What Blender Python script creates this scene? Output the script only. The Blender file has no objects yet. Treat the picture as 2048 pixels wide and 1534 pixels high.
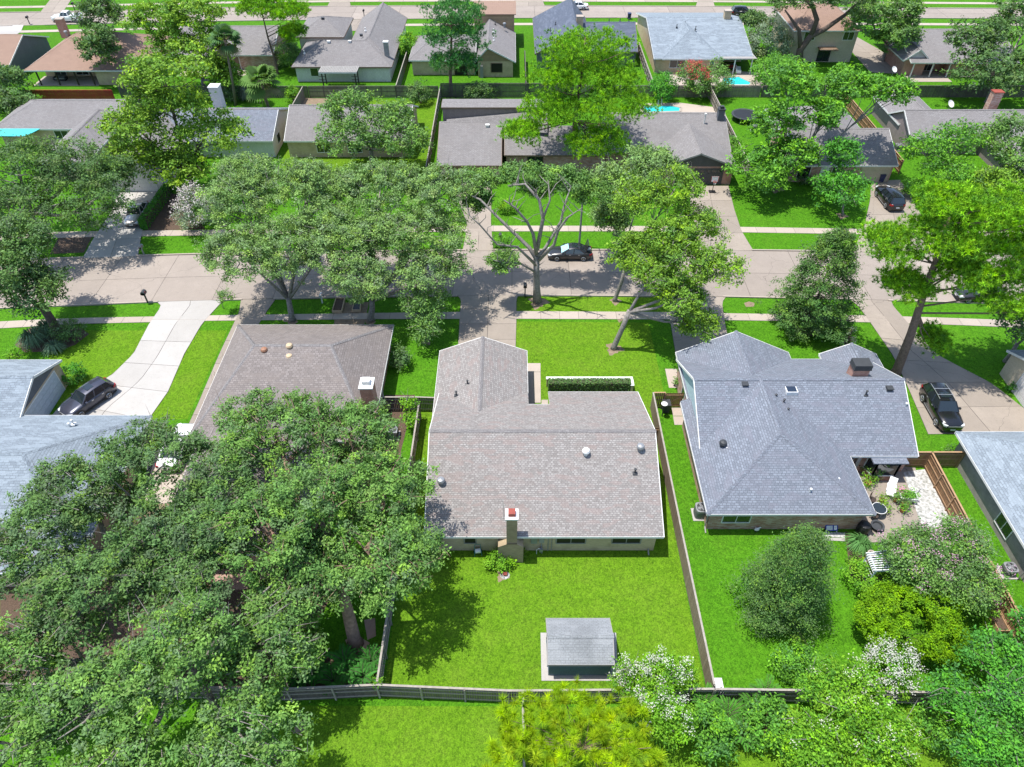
import bpy, math, random
import numpy as np
from mathutils import Vector, Matrix
random.seed(7)
RNG = np.random.default_rng(7)
SC = bpy.context.scene
COL = SC.collection
R = math.radians

# ------------------------------------------------------------------ camera, sky, sun, exposure
CAM_H, PITCH, FPX = 44.7, R(43.9), 1421.0
cd = bpy.data.cameras.new('camera')
cd.sensor_width = 36.0
cd.lens = 36.0 * FPX / 2048.0
cd.clip_end = 3000.0
cam = bpy.data.objects.new('camera', cd)
cam.location = (0, 0, CAM_H)
cam.rotation_euler = (R(90) - PITCH, 0, 0)
COL.objects.link(cam)
SC.camera = cam

SUN_EL, SUN_AZ = R(75.0), R(-84.0)          # azimuth from +Y, negative is towards -X
sun_dir = Vector((math.sin(SUN_AZ) * math.cos(SUN_EL), math.cos(SUN_AZ) * math.cos(SUN_EL), math.sin(SUN_EL)))
world = bpy.data.worlds.new('World')
SC.world = world
world.use_nodes = True
wn = world.node_tree.nodes
wl = world.node_tree.links
sky = wn.new('ShaderNodeTexSky')
sky.sky_type = 'NISHITA'
sky.sun_disc = False
sky.sun_elevation = SUN_EL
sky.sun_rotation = SUN_AZ
bg = wn['Background']
bg.inputs['Strength'].default_value = 0.15
wl.new(sky.outputs['Color'], bg.inputs['Color'])
sl = bpy.data.lights.new('sun', 'SUN')
sl.energy = 3.8
sl.angle = R(0.53)
sl.color = (1.0, 0.96, 0.90)
so = bpy.data.objects.new('sun', sl)
so.rotation_euler = sun_dir.to_track_quat('Z', 'Y').to_euler()
so.location = (0, 0, 90)
COL.objects.link(so)
SC.view_settings.view_transform = 'Standard'
SC.view_settings.look = 'None'
SC.view_settings.exposure = 0.86
SC.view_settings.gamma = 1.0
SC.cycles.use_denoising = True
SC.cycles.max_bounces = 6
SC.cycles.diffuse_bounces = 3
SC.cycles.glossy_bounces = 2
SC.cycles.transmission_bounces = 3
SC.cycles.transparent_max_bounces = 4

# ------------------------------------------------------------------ survey: photo pixel (2048 px wide) -> place on a level z
CP, TP = math.cos(PITCH), math.tan(PITCH)
YH = 767.0 - FPX * TP
QA = FPX / CP ** 2
def P(px, py, z=0.0):
    h = CAM_H - z
    return ((px - 1024.0) * h / (CP * (py - YH)), h * (QA / (py - YH) - TP))
def P3(px, py, z=0.0):
    x, y = P(px, py, z)
    return Vector((x, y, z))
def PV(px, py, Y):
    z = CAM_H - Y / (QA / (py - YH) - TP)
    return P3(px, py, z)
def PPM(py, z=0.0):
    return CP * (py - YH) / (CAM_H - z)

# ------------------------------------------------------------------ materials
M = {}
def _nt(name):
    m = bpy.data.materials.new(name)
    m.use_nodes = True
    nt = m.node_tree
    b = nt.nodes['Principled BSDF']
    M[name] = m
    return m, nt, b
def _c(c):
    return (c[0], c[1], c[2], 1.0)
def _mix(nt, fac, a, b, mode='MIX'):
    n = nt.nodes.new('ShaderNodeMix')
    n.data_type = 'RGBA'
    n.blend_type = mode
    for sock, v in ((n.inputs[0], fac), (n.inputs[6], a), (n.inputs[7], b)):
        if isinstance(v, (tuple, list)):
            sock.default_value = _c(v)
        elif isinstance(v, (int, float)):
            sock.default_value = v
        else:
            nt.links.new(v, sock)
    return n.outputs[2]
def _ramp(nt, src, lo, hi):
    n = nt.nodes.new('ShaderNodeMapRange')
    n.inputs[1].default_value = lo
    n.inputs[2].default_value = hi
    nt.links.new(src, n.inputs[0])
    return n.outputs[0]
def _coord(nt, kind):
    if kind == 'pos':
        return nt.nodes.new('ShaderNodeNewGeometry').outputs['Position']
    t = nt.nodes.new('ShaderNodeTexCoord')
    return t.outputs['UV' if kind == 'uv' else 'Object']
def _map(nt, vec, scale):
    n = nt.nodes.new('ShaderNodeMapping')
    n.inputs['Scale'].default_value = scale
    nt.links.new(vec, n.inputs['Vector'])
    return n.outputs['Vector']
def _noise(nt, vec, scale, detail=4.0, rough=0.6):
    n = nt.nodes.new('ShaderNodeTexNoise')
    n.inputs['Scale'].default_value = scale
    n.inputs['Detail'].default_value = detail
    n.inputs['Roughness'].default_value = rough
    nt.links.new(vec, n.inputs['Vector'])
    return n.outputs['Fac']
def _bump(nt, b, h, strength, dist):
    n = nt.nodes.new('ShaderNodeBump')
    n.inputs['Strength'].default_value = strength
    n.inputs['Distance'].default_value = dist
    nt.links.new(h, n.inputs['Height'])
    nt.links.new(n.outputs['Normal'], b.inputs['Normal'])
def plain(name, c1, c2=None, scale=3.0, rough=0.8, bump=0.0, coord='pos', metal=0.0, spec=0.4, vary=0.0):
    m, nt, b = _nt(name)
    b.inputs['Roughness'].default_value = rough
    b.inputs['Metallic'].default_value = metal
    b.inputs['Specular IOR Level'].default_value = spec
    c2 = c2 or tuple(x * 0.8 for x in c1)
    v = _coord(nt, coord)
    n1 = _noise(nt, v, scale, 5)
    col = _mix(nt, _ramp(nt, n1, 0.3, 0.7), c1, c2)
    if vary:
        oi = nt.nodes.new('ShaderNodeObjectInfo')
        col = _mix(nt, _ramp(nt, oi.outputs['Random'], 0.0, 1.0 / vary), col, tuple(x * 0.55 for x in c2))
    nt.links.new(col, b.inputs['Base Color'])
    if bump:
        _bump(nt, b, _noise(nt, v, scale * 8, 3), bump, 0.02)
    return m
def shingle(name, c1, c2, tint, mortar, w=0.34, h=0.17, stain=(0.05, 0.045, 0.045), stain_amt=0.45, cbias=0.0):
    m, nt, b = _nt(name)
    b.inputs['Roughness'].default_value = 0.92
    b.inputs['Specular IOR Level'].default_value = 0.2
    uv = _coord(nt, 'uv')
    br = nt.nodes.new('ShaderNodeTexBrick')
    br.offset = 0.37
    br.squash = 1.0
    br.inputs['Color1'].default_value = _c(c1)
    br.inputs['Color2'].default_value = _c(c2)
    br.inputs['Mortar'].default_value = _c(mortar)
    br.inputs['Scale'].default_value = 1.0
    br.inputs['Mortar Size'].default_value = 0.022
    br.inputs['Mortar Smooth'].default_value = 0.2
    br.inputs['Bias'].default_value = cbias
    br.inputs['Brick Width'].default_value = w
    br.inputs['Row Height'].default_value = h
    nt.links.new(uv, br.inputs['Vector'])
    # second, offset tab pattern gives the random dark / light tabs
    wn_ = nt.nodes.new('ShaderNodeTexVoronoi')
    wn_.inputs['Scale'].default_value = 1.0
    nt.links.new(_map(nt, uv, (0.32 / w, 0.5 / h, 1)), wn_.inputs['Vector'])
    sep = nt.nodes.new('ShaderNodeSeparateColor')
    nt.links.new(wn_.outputs['Color'], sep.inputs[0])
    col = _mix(nt, _ramp(nt, sep.outputs[0], 0.60, 0.90), br.outputs['Color'], _mix(nt, 0.55, br.outputs['Color'], tint))
    pos = _coord(nt, 'pos')
    big = _noise(nt, pos, 0.35, 5, 0.65)
    st = _ramp(nt, big, 0.48, 0.75)
    mm = nt.nodes.new('ShaderNodeMath'); mm.operation = 'MULTIPLY'; mm.inputs[1].default_value = stain_amt
    nt.links.new(st, mm.inputs[0])
    col = _mix(nt, mm.outputs[0], col, stain)
    fine = _noise(nt, pos, 18.0, 2)
    col = _mix(nt, 0.35, col, _mix(nt, _ramp(nt, fine, 0.3, 0.7), tuple(x * 0.55 for x in c1), tuple(min(1, x * 1.35) for x in c1)))
    nt.links.new(col, b.inputs['Base Color'])
    _bump(nt, b, br.outputs['Fac'], -0.5, 0.012)
    return m
def brickmat(name, c1, c2, mortar, w=0.23, h=0.085, ms=0.012):
    m, nt, b = _nt(name)
    b.inputs['Roughness'].default_value = 0.9
    b.inputs['Specular IOR Level'].default_value = 0.2
    uv = _coord(nt, 'uv')
    br = nt.nodes.new('ShaderNodeTexBrick')
    br.inputs['Color1'].default_value = _c(c1)
    br.inputs['Color2'].default_value = _c(c2)
    br.inputs['Mortar'].default_value = _c(mortar)
    br.inputs['Scale'].default_value = 1.0
    br.inputs['Mortar Size'].default_value = ms
    br.inputs['Brick Width'].default_value = w
    br.inputs['Row Height'].default_value = h
    nt.links.new(uv, br.inputs['Vector'])
    n = _noise(nt, _coord(nt, 'pos'), 1.2, 5)
    col = _mix(nt, _ramp(nt, n, 0.45, 0.9), br.outputs['Color'], tuple(x * 0.55 for x in c1))
    nt.links.new(col, b.inputs['Base Color'])
    _bump(nt, b, br.outputs['Fac'], -0.6, 0.01)
    return m
def boards(name, c1, c2, w=0.14, vertical=True, dirt=0.4):
    """planks with a colour of their own, grain and dirt"""
    m, nt, b = _nt(name)
    b.inputs['Roughness'].default_value = 0.85
    b.inputs['Specular IOR Level'].default_value = 0.25
    uv = _coord(nt, 'uv')
    s = (1 / w, 0.02, 1) if vertical else (0.02, 1 / w, 1)
    v = nt.nodes.new('ShaderNodeTexWhiteNoise')
    fl = nt.nodes.new('ShaderNodeVectorMath'); fl.operation = 'FLOOR'
    nt.links.new(_map(nt, uv, s), fl.inputs[0])
    nt.links.new(fl.outputs[0], v.inputs['Vector'])
    col = _mix(nt, v.outputs['Value'], c1, c2)
    g = _noise(nt, _map(nt, uv, (40, 3, 1) if vertical else (3, 40, 1)), 1.0, 3)
    col = _mix(nt, _ramp(nt, g, 0.35, 0.75), col, tuple(x * 0.55 for x in c1))
    d = _noise(nt, _coord(nt, 'pos'), 1.1, 5)
    mm = nt.nodes.new('ShaderNodeMath'); mm.operation = 'MULTIPLY'; mm.inputs[1].default_value = dirt
    nt.links.new(_ramp(nt, d, 0.4, 0.8), mm.inputs[0])
    col = _mix(nt, mm.outputs[0], col, (0.05, 0.04, 0.03))
    nt.links.new(col, b.inputs['Base Color'])
    return m
def concrete(name, c1, c2, stain, rough=0.9, crack=True):
    m, nt, b = _nt(name)
    b.inputs['Roughness'].default_value = rough
    b.inputs['Specular IOR Level'].default_value = 0.25
    pos = _coord(nt, 'pos')
    oi = nt.nodes.new('ShaderNodeObjectInfo')
    base = _mix(nt, _ramp(nt, _noise(nt, pos, 0.5, 6, 0.7), 0.3, 0.7), c1, c2)
    base = _mix(nt, _ramp(nt, oi.outputs['Random'], 0.0, 2.2), base, stain)
    sp = _ramp(nt, _noise(nt, pos, 2.7, 6, 0.75), 0.55, 0.8)
    mm = nt.nodes.new('ShaderNodeMath'); mm.operation = 'MULTIPLY'; mm.inputs[1].default_value = 0.75
    nt.links.new(sp, mm.inputs[0])
    base = _mix(nt, mm.outputs[0], base, stain)
    f = _noise(nt, pos, 25.0, 3, 0.7)
    base = _mix(nt, 0.28, base, _mix(nt, _ramp(nt, f, 0.3, 0.7), tuple(x * 0.6 for x in c2), tuple(min(1, x * 1.3) for x in c1)))
    if crack:
        vo = nt.nodes.new('ShaderNodeTexVoronoi')
        vo.feature = 'DISTANCE_TO_EDGE'
        vo.inputs['Scale'].default_value = 0.13
        wob = nt.nodes.new('ShaderNodeVectorMath'); wob.operation = 'ADD'
        nz = nt.nodes.new('ShaderNodeTexNoise'); nz.inputs['Scale'].default_value = 0.8
        nt.links.new(pos, nz.inputs['Vector'])
        nt.links.new(pos, wob.inputs[0]); nt.links.new(nz.outputs['Color'], wob.inputs[1])
        nt.links.new(wob.outputs[0], vo.inputs['Vector'])
        lt = nt.nodes.new('ShaderNodeMath'); lt.operation = 'LESS_THAN'; lt.inputs[1].default_value = 0.0016
        nt.links.new(vo.outputs['Distance'], lt.inputs[0])
        cm_ = nt.nodes.new('ShaderNodeMath'); cm_.operation = 'MULTIPLY'; cm_.inputs[1].default_value = 0.5
        nt.links.new(lt.outputs[0], cm_.inputs[0])
        base = _mix(nt, cm_.outputs[0], base, tuple(x * 0.4 for x in stain))
    nt.links.new(base, b.inputs['Base Color'])
    _bump(nt, b, f, 0.25, 0.01)
    return m
def leafmat(name, trans=0.28, rough=0.6, spec=0.12):
    """leaf: colour from the mesh's own leaf tint; light shines partly through"""
    m, nt, b = _nt(name)
    at = nt.nodes.new('ShaderNodeAttribute')
    at.attribute_name = 'tint'
    nt.links.new(at.outputs['Color'], b.inputs['Base Color'])
    b.inputs['Roughness'].default_value = rough
    b.inputs['Specular IOR Level'].default_value = spec
    tr = nt.nodes.new('ShaderNodeBsdfTranslucent')
    yel = _mix(nt, 1.0, at.outputs['Color'], (1.15, 1.1, 0.55), 'MULTIPLY')
    nt.links.new(yel, tr.inputs['Color'])
    mx = nt.nodes.new('ShaderNodeMixShader')
    mx.inputs[0].default_value = trans
    nt.links.new(b.outputs[0], mx.inputs[1])
    nt.links.new(tr.outputs[0], mx.inputs[2])
    nt.links.new(mx.outputs[0], nt.nodes['Material Output'].inputs['Surface'])
    return m
def _cells(nt, vec, scale):
    n = nt.nodes.new('ShaderNodeTexVoronoi')
    n.inputs['Scale'].default_value = scale
    nt.links.new(vec, n.inputs['Vector'])
    s = nt.nodes.new('ShaderNodeSeparateColor')
    nt.links.new(n.outputs['Color'], s.inputs[0])
    return s.outputs[0], s.outputs[1]
def grassmat(name, g1, g2, dry, dry_lo=0.5, dry_hi=0.8):
    """mown turf: green and straw-coloured patches, tufts and blade-sized grain"""
    m, nt, b = _nt(name)
    b.inputs['Roughness'].default_value = 0.9
    b.inputs['Specular IOR Level'].default_value = 0.08
    pos = _coord(nt, 'pos')
    big = _ramp(nt, _noise(nt, pos, 0.07, 4, 0.6), 0.38, 0.62)
    col = _mix(nt, big, g1, g2)
    mid = _ramp(nt, _noise(nt, pos, 0.42, 7, 0.75), dry_lo, dry_hi)
    col = _mix(nt, mid, col, dry)
    med = _noise(nt, pos, 1.7, 5, 0.7)
    col = _mix(nt, 0.5, col, _mix(nt, _ramp(nt, med, 0.36, 0.64), tuple(x * 0.6 for x in g2), tuple(x * 1.35 for x in g1)))
    c1, c2 = _cells(nt, _map(nt, pos, (1.0, 0.75, 1.0)), 7.5)
    col = _mix(nt, 0.5, col, _mix(nt, c1, tuple(x * 0.42 for x in g2), (g1[0] * 1.75, g1[1] * 1.5, g1[2] * 1.6)))
    c3, c4 = _cells(nt, pos, 19.0)
    col = _mix(nt, 0.42, col, _mix(nt, c3, tuple(x * 0.25 for x in g2), (g1[0] * 2.0, g1[1] * 1.75, g1[2] * 2)))
    nt.links.new(col, b.inputs['Base Color'])
    _bump(nt, b, c1, 0.35, 0.04)
    return m
def glassmat(name, c, rough=0.06, spec=0.8):
    m, nt, b = _nt(name)
    b.inputs['Base Color'].default_value = _c(c)
    b.inputs['Roughness'].default_value = rough
    b.inputs['Specular IOR Level'].default_value = spec
    return m
def paint(name, c, metal=0.0, rough=0.25):
    m, nt, b = _nt(name)
    n = _noise(nt, _coord(nt, 'pos'), 3.0, 3)
    nt.links.new(_mix(nt, _ramp(nt, n, 0.3, 0.7), c, tuple(x * 0.88 for x in c)), b.inputs['Base Color'])
    b.inputs['Metallic'].default_value = metal
    b.inputs['Roughness'].default_value = rough
    b.inputs['Coat Weight'].default_value = 0.6
    b.inputs['Coat Roughness'].default_value = 0.06
    return m

grassmat('grass', (0.052, 0.172, 0.006), (0.032, 0.125, 0.006), (0.165, 0.205, 0.035), 0.50, 0.82)
grassmat('grass_dry', (0.080, 0.185, 0.007), (0.055, 0.150, 0.007), (0.245, 0.24, 0.055), 0.44, 0.78)
concrete('road', (0.33, 0.283, 0.243), (0.255, 0.218, 0.186), (0.145, 0.125, 0.107))
concrete('walk', (0.42, 0.36, 0.30), (0.35, 0.30, 0.255), (0.22, 0.185, 0.155), crack=False)
concrete('drive', (0.325, 0.278, 0.23), (0.245, 0.21, 0.175), (0.14, 0.12, 0.10))
concrete('new_drive', (0.43, 0.41, 0.385), (0.35, 0.335, 0.31), (0.22, 0.205, 0.185), crack=False)
concrete('joint', (0.10, 0.085, 0.075), (0.07, 0.06, 0.05), (0.04, 0.035, 0.03), crack=False)
shingle('shingle_main', (0.305, 0.288, 0.272), (0.145, 0.128, 0.118), (0.20, 0.135, 0.118), (0.085, 0.075, 0.07), w=0.24, h=0.15, stain_amt=0.18, stain=(0.16, 0.135, 0.125))
shingle('shingle_blue', (0.205, 0.228, 0.268), (0.105, 0.117, 0.14), (0.135, 0.13, 0.155), (0.055, 0.06, 0.07), w=0.3, h=0.18, stain_amt=0.28, stain=(0.11, 0.10, 0.115))
shingle('shingle_brown', (0.235, 0.208, 0.195), (0.13, 0.113, 0.105), (0.16, 0.135, 0.12), (0.072, 0.062, 0.058), w=0.32, h=0.2, stain_amt=0.5, stain=(0.10, 0.09, 0.086))
shingle('shingle_sky', (0.235, 0.275, 0.31), (0.135, 0.16, 0.185), (0.28, 0.325, 0.36), (0.09, 0.105, 0.12), w=0.42, h=0.2, stain_amt=0.2, stain=(0.2, 0.23, 0.26))
shingle('shingle_grey', (0.24, 0.228, 0.225), (0.155, 0.145, 0.142), (0.165, 0.15, 0.145), (0.09, 0.083, 0.082), stain_amt=0.6, stain=(0.105, 0.095, 0.092))
shingle('shingle_rust', (0.30, 0.20, 0.15), (0.25, 0.17, 0.13), (0.21, 0.14, 0.11), (0.13, 0.09, 0.07), stain_amt=0.6, stain=(0.16, 0.10, 0.075))
shingle('shingle_navy', (0.105, 0.125, 0.165), (0.075, 0.09, 0.125), (0.14, 0.16, 0.205), (0.04, 0.045, 0.06), stain_amt=0.1)
shingle('shingle_shed', (0.25, 0.265, 0.275), (0.215, 0.23, 0.24), (0.28, 0.29, 0.30), (0.14, 0.145, 0.15), w=0.3, h=0.15, stain=(0.075, 0.08, 0.082), stain_amt=0.75)
brickmat('brick_tan', (0.56, 0.43, 0.27), (0.46, 0.34, 0.21), (0.50, 0.41, 0.30))
brickmat('brick_buff', (0.37, 0.285, 0.17), (0.28, 0.21, 0.125), (0.33, 0.27, 0.19))
brickmat('brick_red', (0.36, 0.15, 0.10), (0.44, 0.22, 0.16), (0.42, 0.33, 0.28))
brickmat('brick_rose', (0.40, 0.185, 0.125), (0.56, 0.40, 0.33), (0.44, 0.34, 0.29), w=0.4, h=0.13, ms=0.014)
brickmat('brick_grey', (0.30, 0.27, 0.25), (0.25, 0.22, 0.21), (0.30, 0.28, 0.26))
boards('siding_white', (0.76, 0.72, 0.69), (0.70, 0.665, 0.64), w=0.2, dirt=0.12)
boards('siding_mint', (0.50, 0.66, 0.66), (0.46, 0.61, 0.62), w=0.2, vertical=False, dirt=0.1)
boards('siding_dark', (0.105, 0.10, 0.095), (0.09, 0.088, 0.084), w=0.3, dirt=0.2)
boards('siding_lilac', (0.30, 0.245, 0.235), (0.27, 0.22, 0.21), w=0.25, dirt=0.2)
boards('siding_tan', (0.46, 0.32, 0.19), (0.31, 0.235, 0.145), w=0.2, vertical=False, dirt=0.25)
boards('siding_cream', (0.62, 0.52, 0.38), (0.57, 0.48, 0.35), w=0.22, vertical=False, dirt=0.12)
boards('siding_navy', (0.17, 0.25, 0.36), (0.145, 0.22, 0.32), w=0.22, dirt=0.2)
boards('siding_slate', (0.155, 0.165, 0.185), (0.14, 0.15, 0.17), w=0.25, dirt=0.2)
boards('door_blue', (0.52, 0.58, 0.63), (0.50, 0.555, 0.605), w=0.5, vertical=False, dirt=0.05)
boards('fence_grey', (0.27, 0.24, 0.195), (0.185, 0.16, 0.13), dirt=0.35)
boards('fence_tan', (0.33, 0.26, 0.19), (0.235, 0.18, 0.13), dirt=0.25)
boards('fence_dark', (0.15, 0.135, 0.12), (0.095, 0.085, 0.075), dirt=0.5)
boards('fence_brown', (0.32, 0.185, 0.095), (0.235, 0.13, 0.068), dirt=0.25)
boards('fence_red', (0.42, 0.055, 0.04), (0.35, 0.045, 0.032), dirt=0.2)
plain('rail_grey', (0.33, 0.30, 0.255), (0.23, 0.205, 0.175), 4.0)
plain('rail_brown', (0.38, 0.235, 0.13), (0.28, 0.17, 0.09), 4.0)
plain('trim_white', (0.74, 0.73, 0.70), (0.62, 0.61, 0.58), 2.0, 0.6)
plain('trim_brown', (0.20, 0.135, 0.09), None, 2.0, 0.7)
plain('trim_grey', (0.30, 0.285, 0.27), None, 2.0, 0.7)
plain('soffit', (0.46, 0.43, 0.39), None, 2.0, 0.8)
plain('bark_grey', (0.30, 0.275, 0.245), (0.13, 0.115, 0.10), 6.0, 0.95, 0.6)
plain('bark_oak', (0.30, 0.20, 0.145), (0.15, 0.10, 0.075), 3.5, 0.95, 0.8)
plain('bark_brown', (0.13, 0.095, 0.075), (0.065, 0.048, 0.04), 6.0, 0.95, 0.6)
plain('bark_pine', (0.22, 0.15, 0.11), (0.11, 0.075, 0.058), 5.0, 0.95, 0.8)
plain('palm_bark', (0.24, 0.195, 0.15), (0.13, 0.10, 0.08), 8.0, 0.95, 0.6)
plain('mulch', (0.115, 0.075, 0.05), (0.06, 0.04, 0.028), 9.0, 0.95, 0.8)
plain('soil', (0.25, 0.19, 0.125), (0.15, 0.11, 0.075), 2.5, 0.95, 0.6)
plain('gravel_white', (0.58, 0.57, 0.55), (0.15, 0.155, 0.13), 5.0, 0.9, 1.0)
plain('paver', (0.42, 0.28, 0.22), (0.33, 0.215, 0.165), 3.0, 0.9, 0.4, vary=0.4)
plain('metal_grey', (0.30, 0.31, 0.32), None, 3.0, 0.5, metal=0.4)
plain('metal_dark', (0.045, 0.048, 0.052), None, 3.0, 0.55)
plain('metal_white', (0.72, 0.72, 0.70), (0.60, 0.60, 0.58), 3.0, 0.45)
plain('flue_red', (0.30, 0.06, 0.04), (0.22, 0.05, 0.035), 5.0, 0.7)
plain('rust_copper', (0.30, 0.15, 0.09), None, 4.0, 0.6)
plain('plastic_blue', (0.02, 0.03, 0.10), None, 3.0, 0.45)
plain('plastic_teal', (0.06, 0.22, 0.22), None, 3.0, 0.45)
plain('plastic_black', (0.018, 0.018, 0.02), None, 3.0, 0.5)
plain('terracotta', (0.42, 0.16, 0.08), None, 5.0, 0.8)
plain('wood_raw', (0.52, 0.40, 0.26), (0.42, 0.31, 0.19), 5.0, 0.85)
plain('wood_dark', (0.05, 0.035, 0.028), None, 4.0, 0.8)
plain('awning_turquoise', (0.05, 0.50, 0.50), (0.04, 0.43, 0.44), 1.5, 0.5)
plain('paint_white', (0.80, 0.80, 0.79), None, 4.0, 0.5)
plain('paint_paleblue', (0.50, 0.58, 0.64), None, 4.0, 0.6)
plain('sign_blue', (0.025, 0.05, 0.32), None, 4.0, 0.5)
plain('net_red', (0.5, 0.06, 0.05), None, 4.0, 0.6)
plain('tyre', (0.016, 0.016, 0.016), None, 5.0, 0.9)
plain('rim', (0.55, 0.56, 0.57), None, 5.0, 0.3, metal=0.7)
plain('lamp_clear', (0.65, 0.67, 0.68), None, 5.0, 0.15)
plain('lamp_red', (0.32, 0.01, 0.012), None, 5.0, 0.2)
plain('shade_foil', (0.22, 0.58, 0.62), (0.55, 0.78, 0.80), 14.0, 0.3)
glassmat('glass', (0.018, 0.024, 0.026))
glassmat('glass_screen', (0.018, 0.016, 0.016), 0.45, 0.3)
glassmat('glass_car', (0.015, 0.022, 0.026), 0.03, 1.0)
glassmat('solar', (0.02, 0.03, 0.05), 0.2, 0.6)
paint('paint_slate', (0.05, 0.054, 0.078), 0.4, 0.3)
paint('paint_black', (0.010, 0.010, 0.012), 0.0, 0.22)
paint('paint_silver', (0.40, 0.37, 0.345), 0.6, 0.32)
paint('paint_charcoal', (0.028, 0.028, 0.031), 0.2, 0.28)
paint('paint_gloss_white', (0.78, 0.78, 0.77), 0.0, 0.25)
m, nt, b = _nt('water')
b.inputs['Base Color'].default_value = (0.03, 0.52, 0.56, 1)
b.inputs['Roughness'].default_value = 0.08
_bump(nt, b, _noise(nt, _coord(nt, 'pos'), 2.5, 3), 0.15, 0.05)
leafmat('leaf')
leafmat('needle', 0.18, 0.6, 0.1)
leafmat('petal', 0.2, 0.7, 0.1)

# ------------------------------------------------------------------ mesh builder
class MB:
    def __init__(self):
        self.v = []; self.f = []; self.smooth = False
    def face(self, pts):
        i = len(self.v)
        self.v += [tuple(p) for p in pts]
        self.f.append(tuple(range(i, i + len(pts))))
        return self
    def box(self, x0, x1, y0, y1, z0, z1, mat=None):
        c = [(x0, y0, z0), (x1, y0, z0), (x1, y1, z0), (x0, y1, z0), (x0, y0, z1), (x1, y0, z1), (x1, y1, z1), (x0, y1, z1)]
        if mat is not None:
            c = [tuple(mat @ Vector(p)) for p in c]
        i = len(self.v)
        self.v += c
        self.f += [tuple(i + k for k in q) for q in ((3, 2, 1, 0), (4, 5, 6, 7), (0, 1, 5, 4), (1, 2, 6, 5), (2, 3, 7, 6), (3, 0, 4, 7))]
        return self
    def beam(self, a, b, w, h, up=(0, 0, 1)):
        """box from point a to point b, w wide, h high"""
        a = Vector(a); b = Vector(b)
        d = (b - a); L = d.length; d.normalize()
        u = Vector(up)
        s = d.cross(u)
        if s.length < 1e-4:
            s = d.cross(Vector((1, 0, 0)))
        s.normalize()
        u = s.cross(d)
        m = Matrix(((d.x, s.x, u.x, a.x), (d.y, s.y, u.y, a.y), (d.z, s.z, u.z, a.z), (0, 0, 0, 1)))
        return self.box(0, L, -w / 2, w / 2, -h / 2, h / 2, m)
    def prism(self, poly, z0, z1):
        n = len(poly)
        area = sum(poly[k][0] * poly[(k + 1) % n][1] - poly[(k + 1) % n][0] * poly[k][1] for k in range(n))
        if area < 0:
            poly = list(poly)[::-1]
        i = len(self.v)
        self.v += [(p[0], p[1], z0) for p in poly] + [(p[0], p[1], z1) for p in poly]
        self.f.append(tuple(i + n + k for k in range(n)))
        self.f.append(tuple(i + k for k in reversed(range(n))))
        for k in range(n):
            l = (k + 1) % n
            self.f.append((i + k, i + l, i + n + l, i + n + k))
        return self
    def tube(self, pts, rad, sides=6, cap=True):
        pts = [Vector(p) for p in pts]
        if isinstance(rad, (int, float)):
            rad = [rad] * len(pts)
        base = len(self.v)
        n = len(pts)
        ref = None
        for k in range(n):
            d = (pts[min(k + 1, n - 1)] - pts[max(k - 1, 0)])
            if d.length < 1e-6:
                d = Vector((0, 0, 1))
            d.normalize()
            if ref is None:
                ref = Vector((1, 0, 0)) if abs(d.x) < 0.8 else Vector((0, 1, 0))
            s = (ref - d * ref.dot(d)).normalized()
            ref = s
            t = d.cross(s)
            for q in range(sides):
                a = 2 * math.pi * q / sides
                self.v.append(tuple(pts[k] + (s * math.cos(a) + t * math.sin(a)) * rad[k]))
        for k in range(n - 1):
            for q in range(sides):
                r = (q + 1) % sides
                self.f.append((base + k * sides + q, base + k * sides + r, base + (k + 1) * sides + r, base + (k + 1) * sides + q))
        if cap:
            self.f.append(tuple(base + q for q in reversed(range(sides))))
            self.f.append(tuple(base + (n - 1) * sides + q for q in range(sides)))
        return self
    def lathe(self, prof, cx, cy, sides=14):
        return self.tube_prof([(cx, cy)], prof, sides)
    def tube_prof(self, c, prof, sides):
        cx, cy = c[0]
        base = len(self.v)
        for (r, z) in prof:
            for q in range(sides):
                a = 2 * math.pi * q / sides
                self.v.append((cx + r * math.cos(a), cy + r * math.sin(a), z))
        for k in range(len(prof) - 1):
            for q in range(sides):
                r = (q + 1) % sides
                self.f.append((base + k * sides + q, base + k * sides + r, base + (k + 1) * sides + r, base + (k + 1) * sides + q))
        self.f.append(tuple(base + q for q in reversed(range(sides))))
        self.f.append(tuple(base + (len(prof) - 1) * sides + q for q in range(sides)))
        return self
    def mesh(self, name, mat):
        me = bpy.data.meshes.new(name)
        me.from_pydata(self.v, [], self.f)
        me.update()
        uvl = me.uv_layers.new(name='UVMap')
        co = np.empty(len(me.vertices) * 3); me.vertices.foreach_get('co', co); co = co.reshape(-1, 3)
        uv = np.zeros((len(me.loops), 2))
        for p in me.polygons:
            n = p.normal
            if abs(n.z) > 0.999:
                u = Vector((1, 0, 0)); w = Vector((0, 1, 0))
            else:
                u = Vector((0, 0, 1)).cross(n).normalized(); w = n.cross(u)
            for li, vi in zip(p.loop_indices, p.vertices):
                c = co[vi]
                uv[li, 0] = c[0] * u.x + c[1] * u.y + c[2] * u.z
                uv[li, 1] = c[0] * w.x + c[1] * w.y + c[2] * w.z
        uvl.data.foreach_set('uv', uv.ravel())
        if self.smooth:
            me.shade_smooth()
        me.materials.append(M[mat] if isinstance(mat, str) else mat)
        return me
    def build(self, name, mat, parent=None):
        return link(name, self.mesh(name, mat), parent)
def link(name, data, parent=None):
    o = bpy.data.objects.new(name, data)
    COL.objects.link(o)
    if parent is not None:
        o.parent = parent
    return o
def tag(o, label=None, cat=None, group=None, kind=None):
    if label: o['label'] = label
    if cat: o['category'] = cat
    if group: o['group'] = group
    if kind: o['kind'] = kind
    return o
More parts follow.
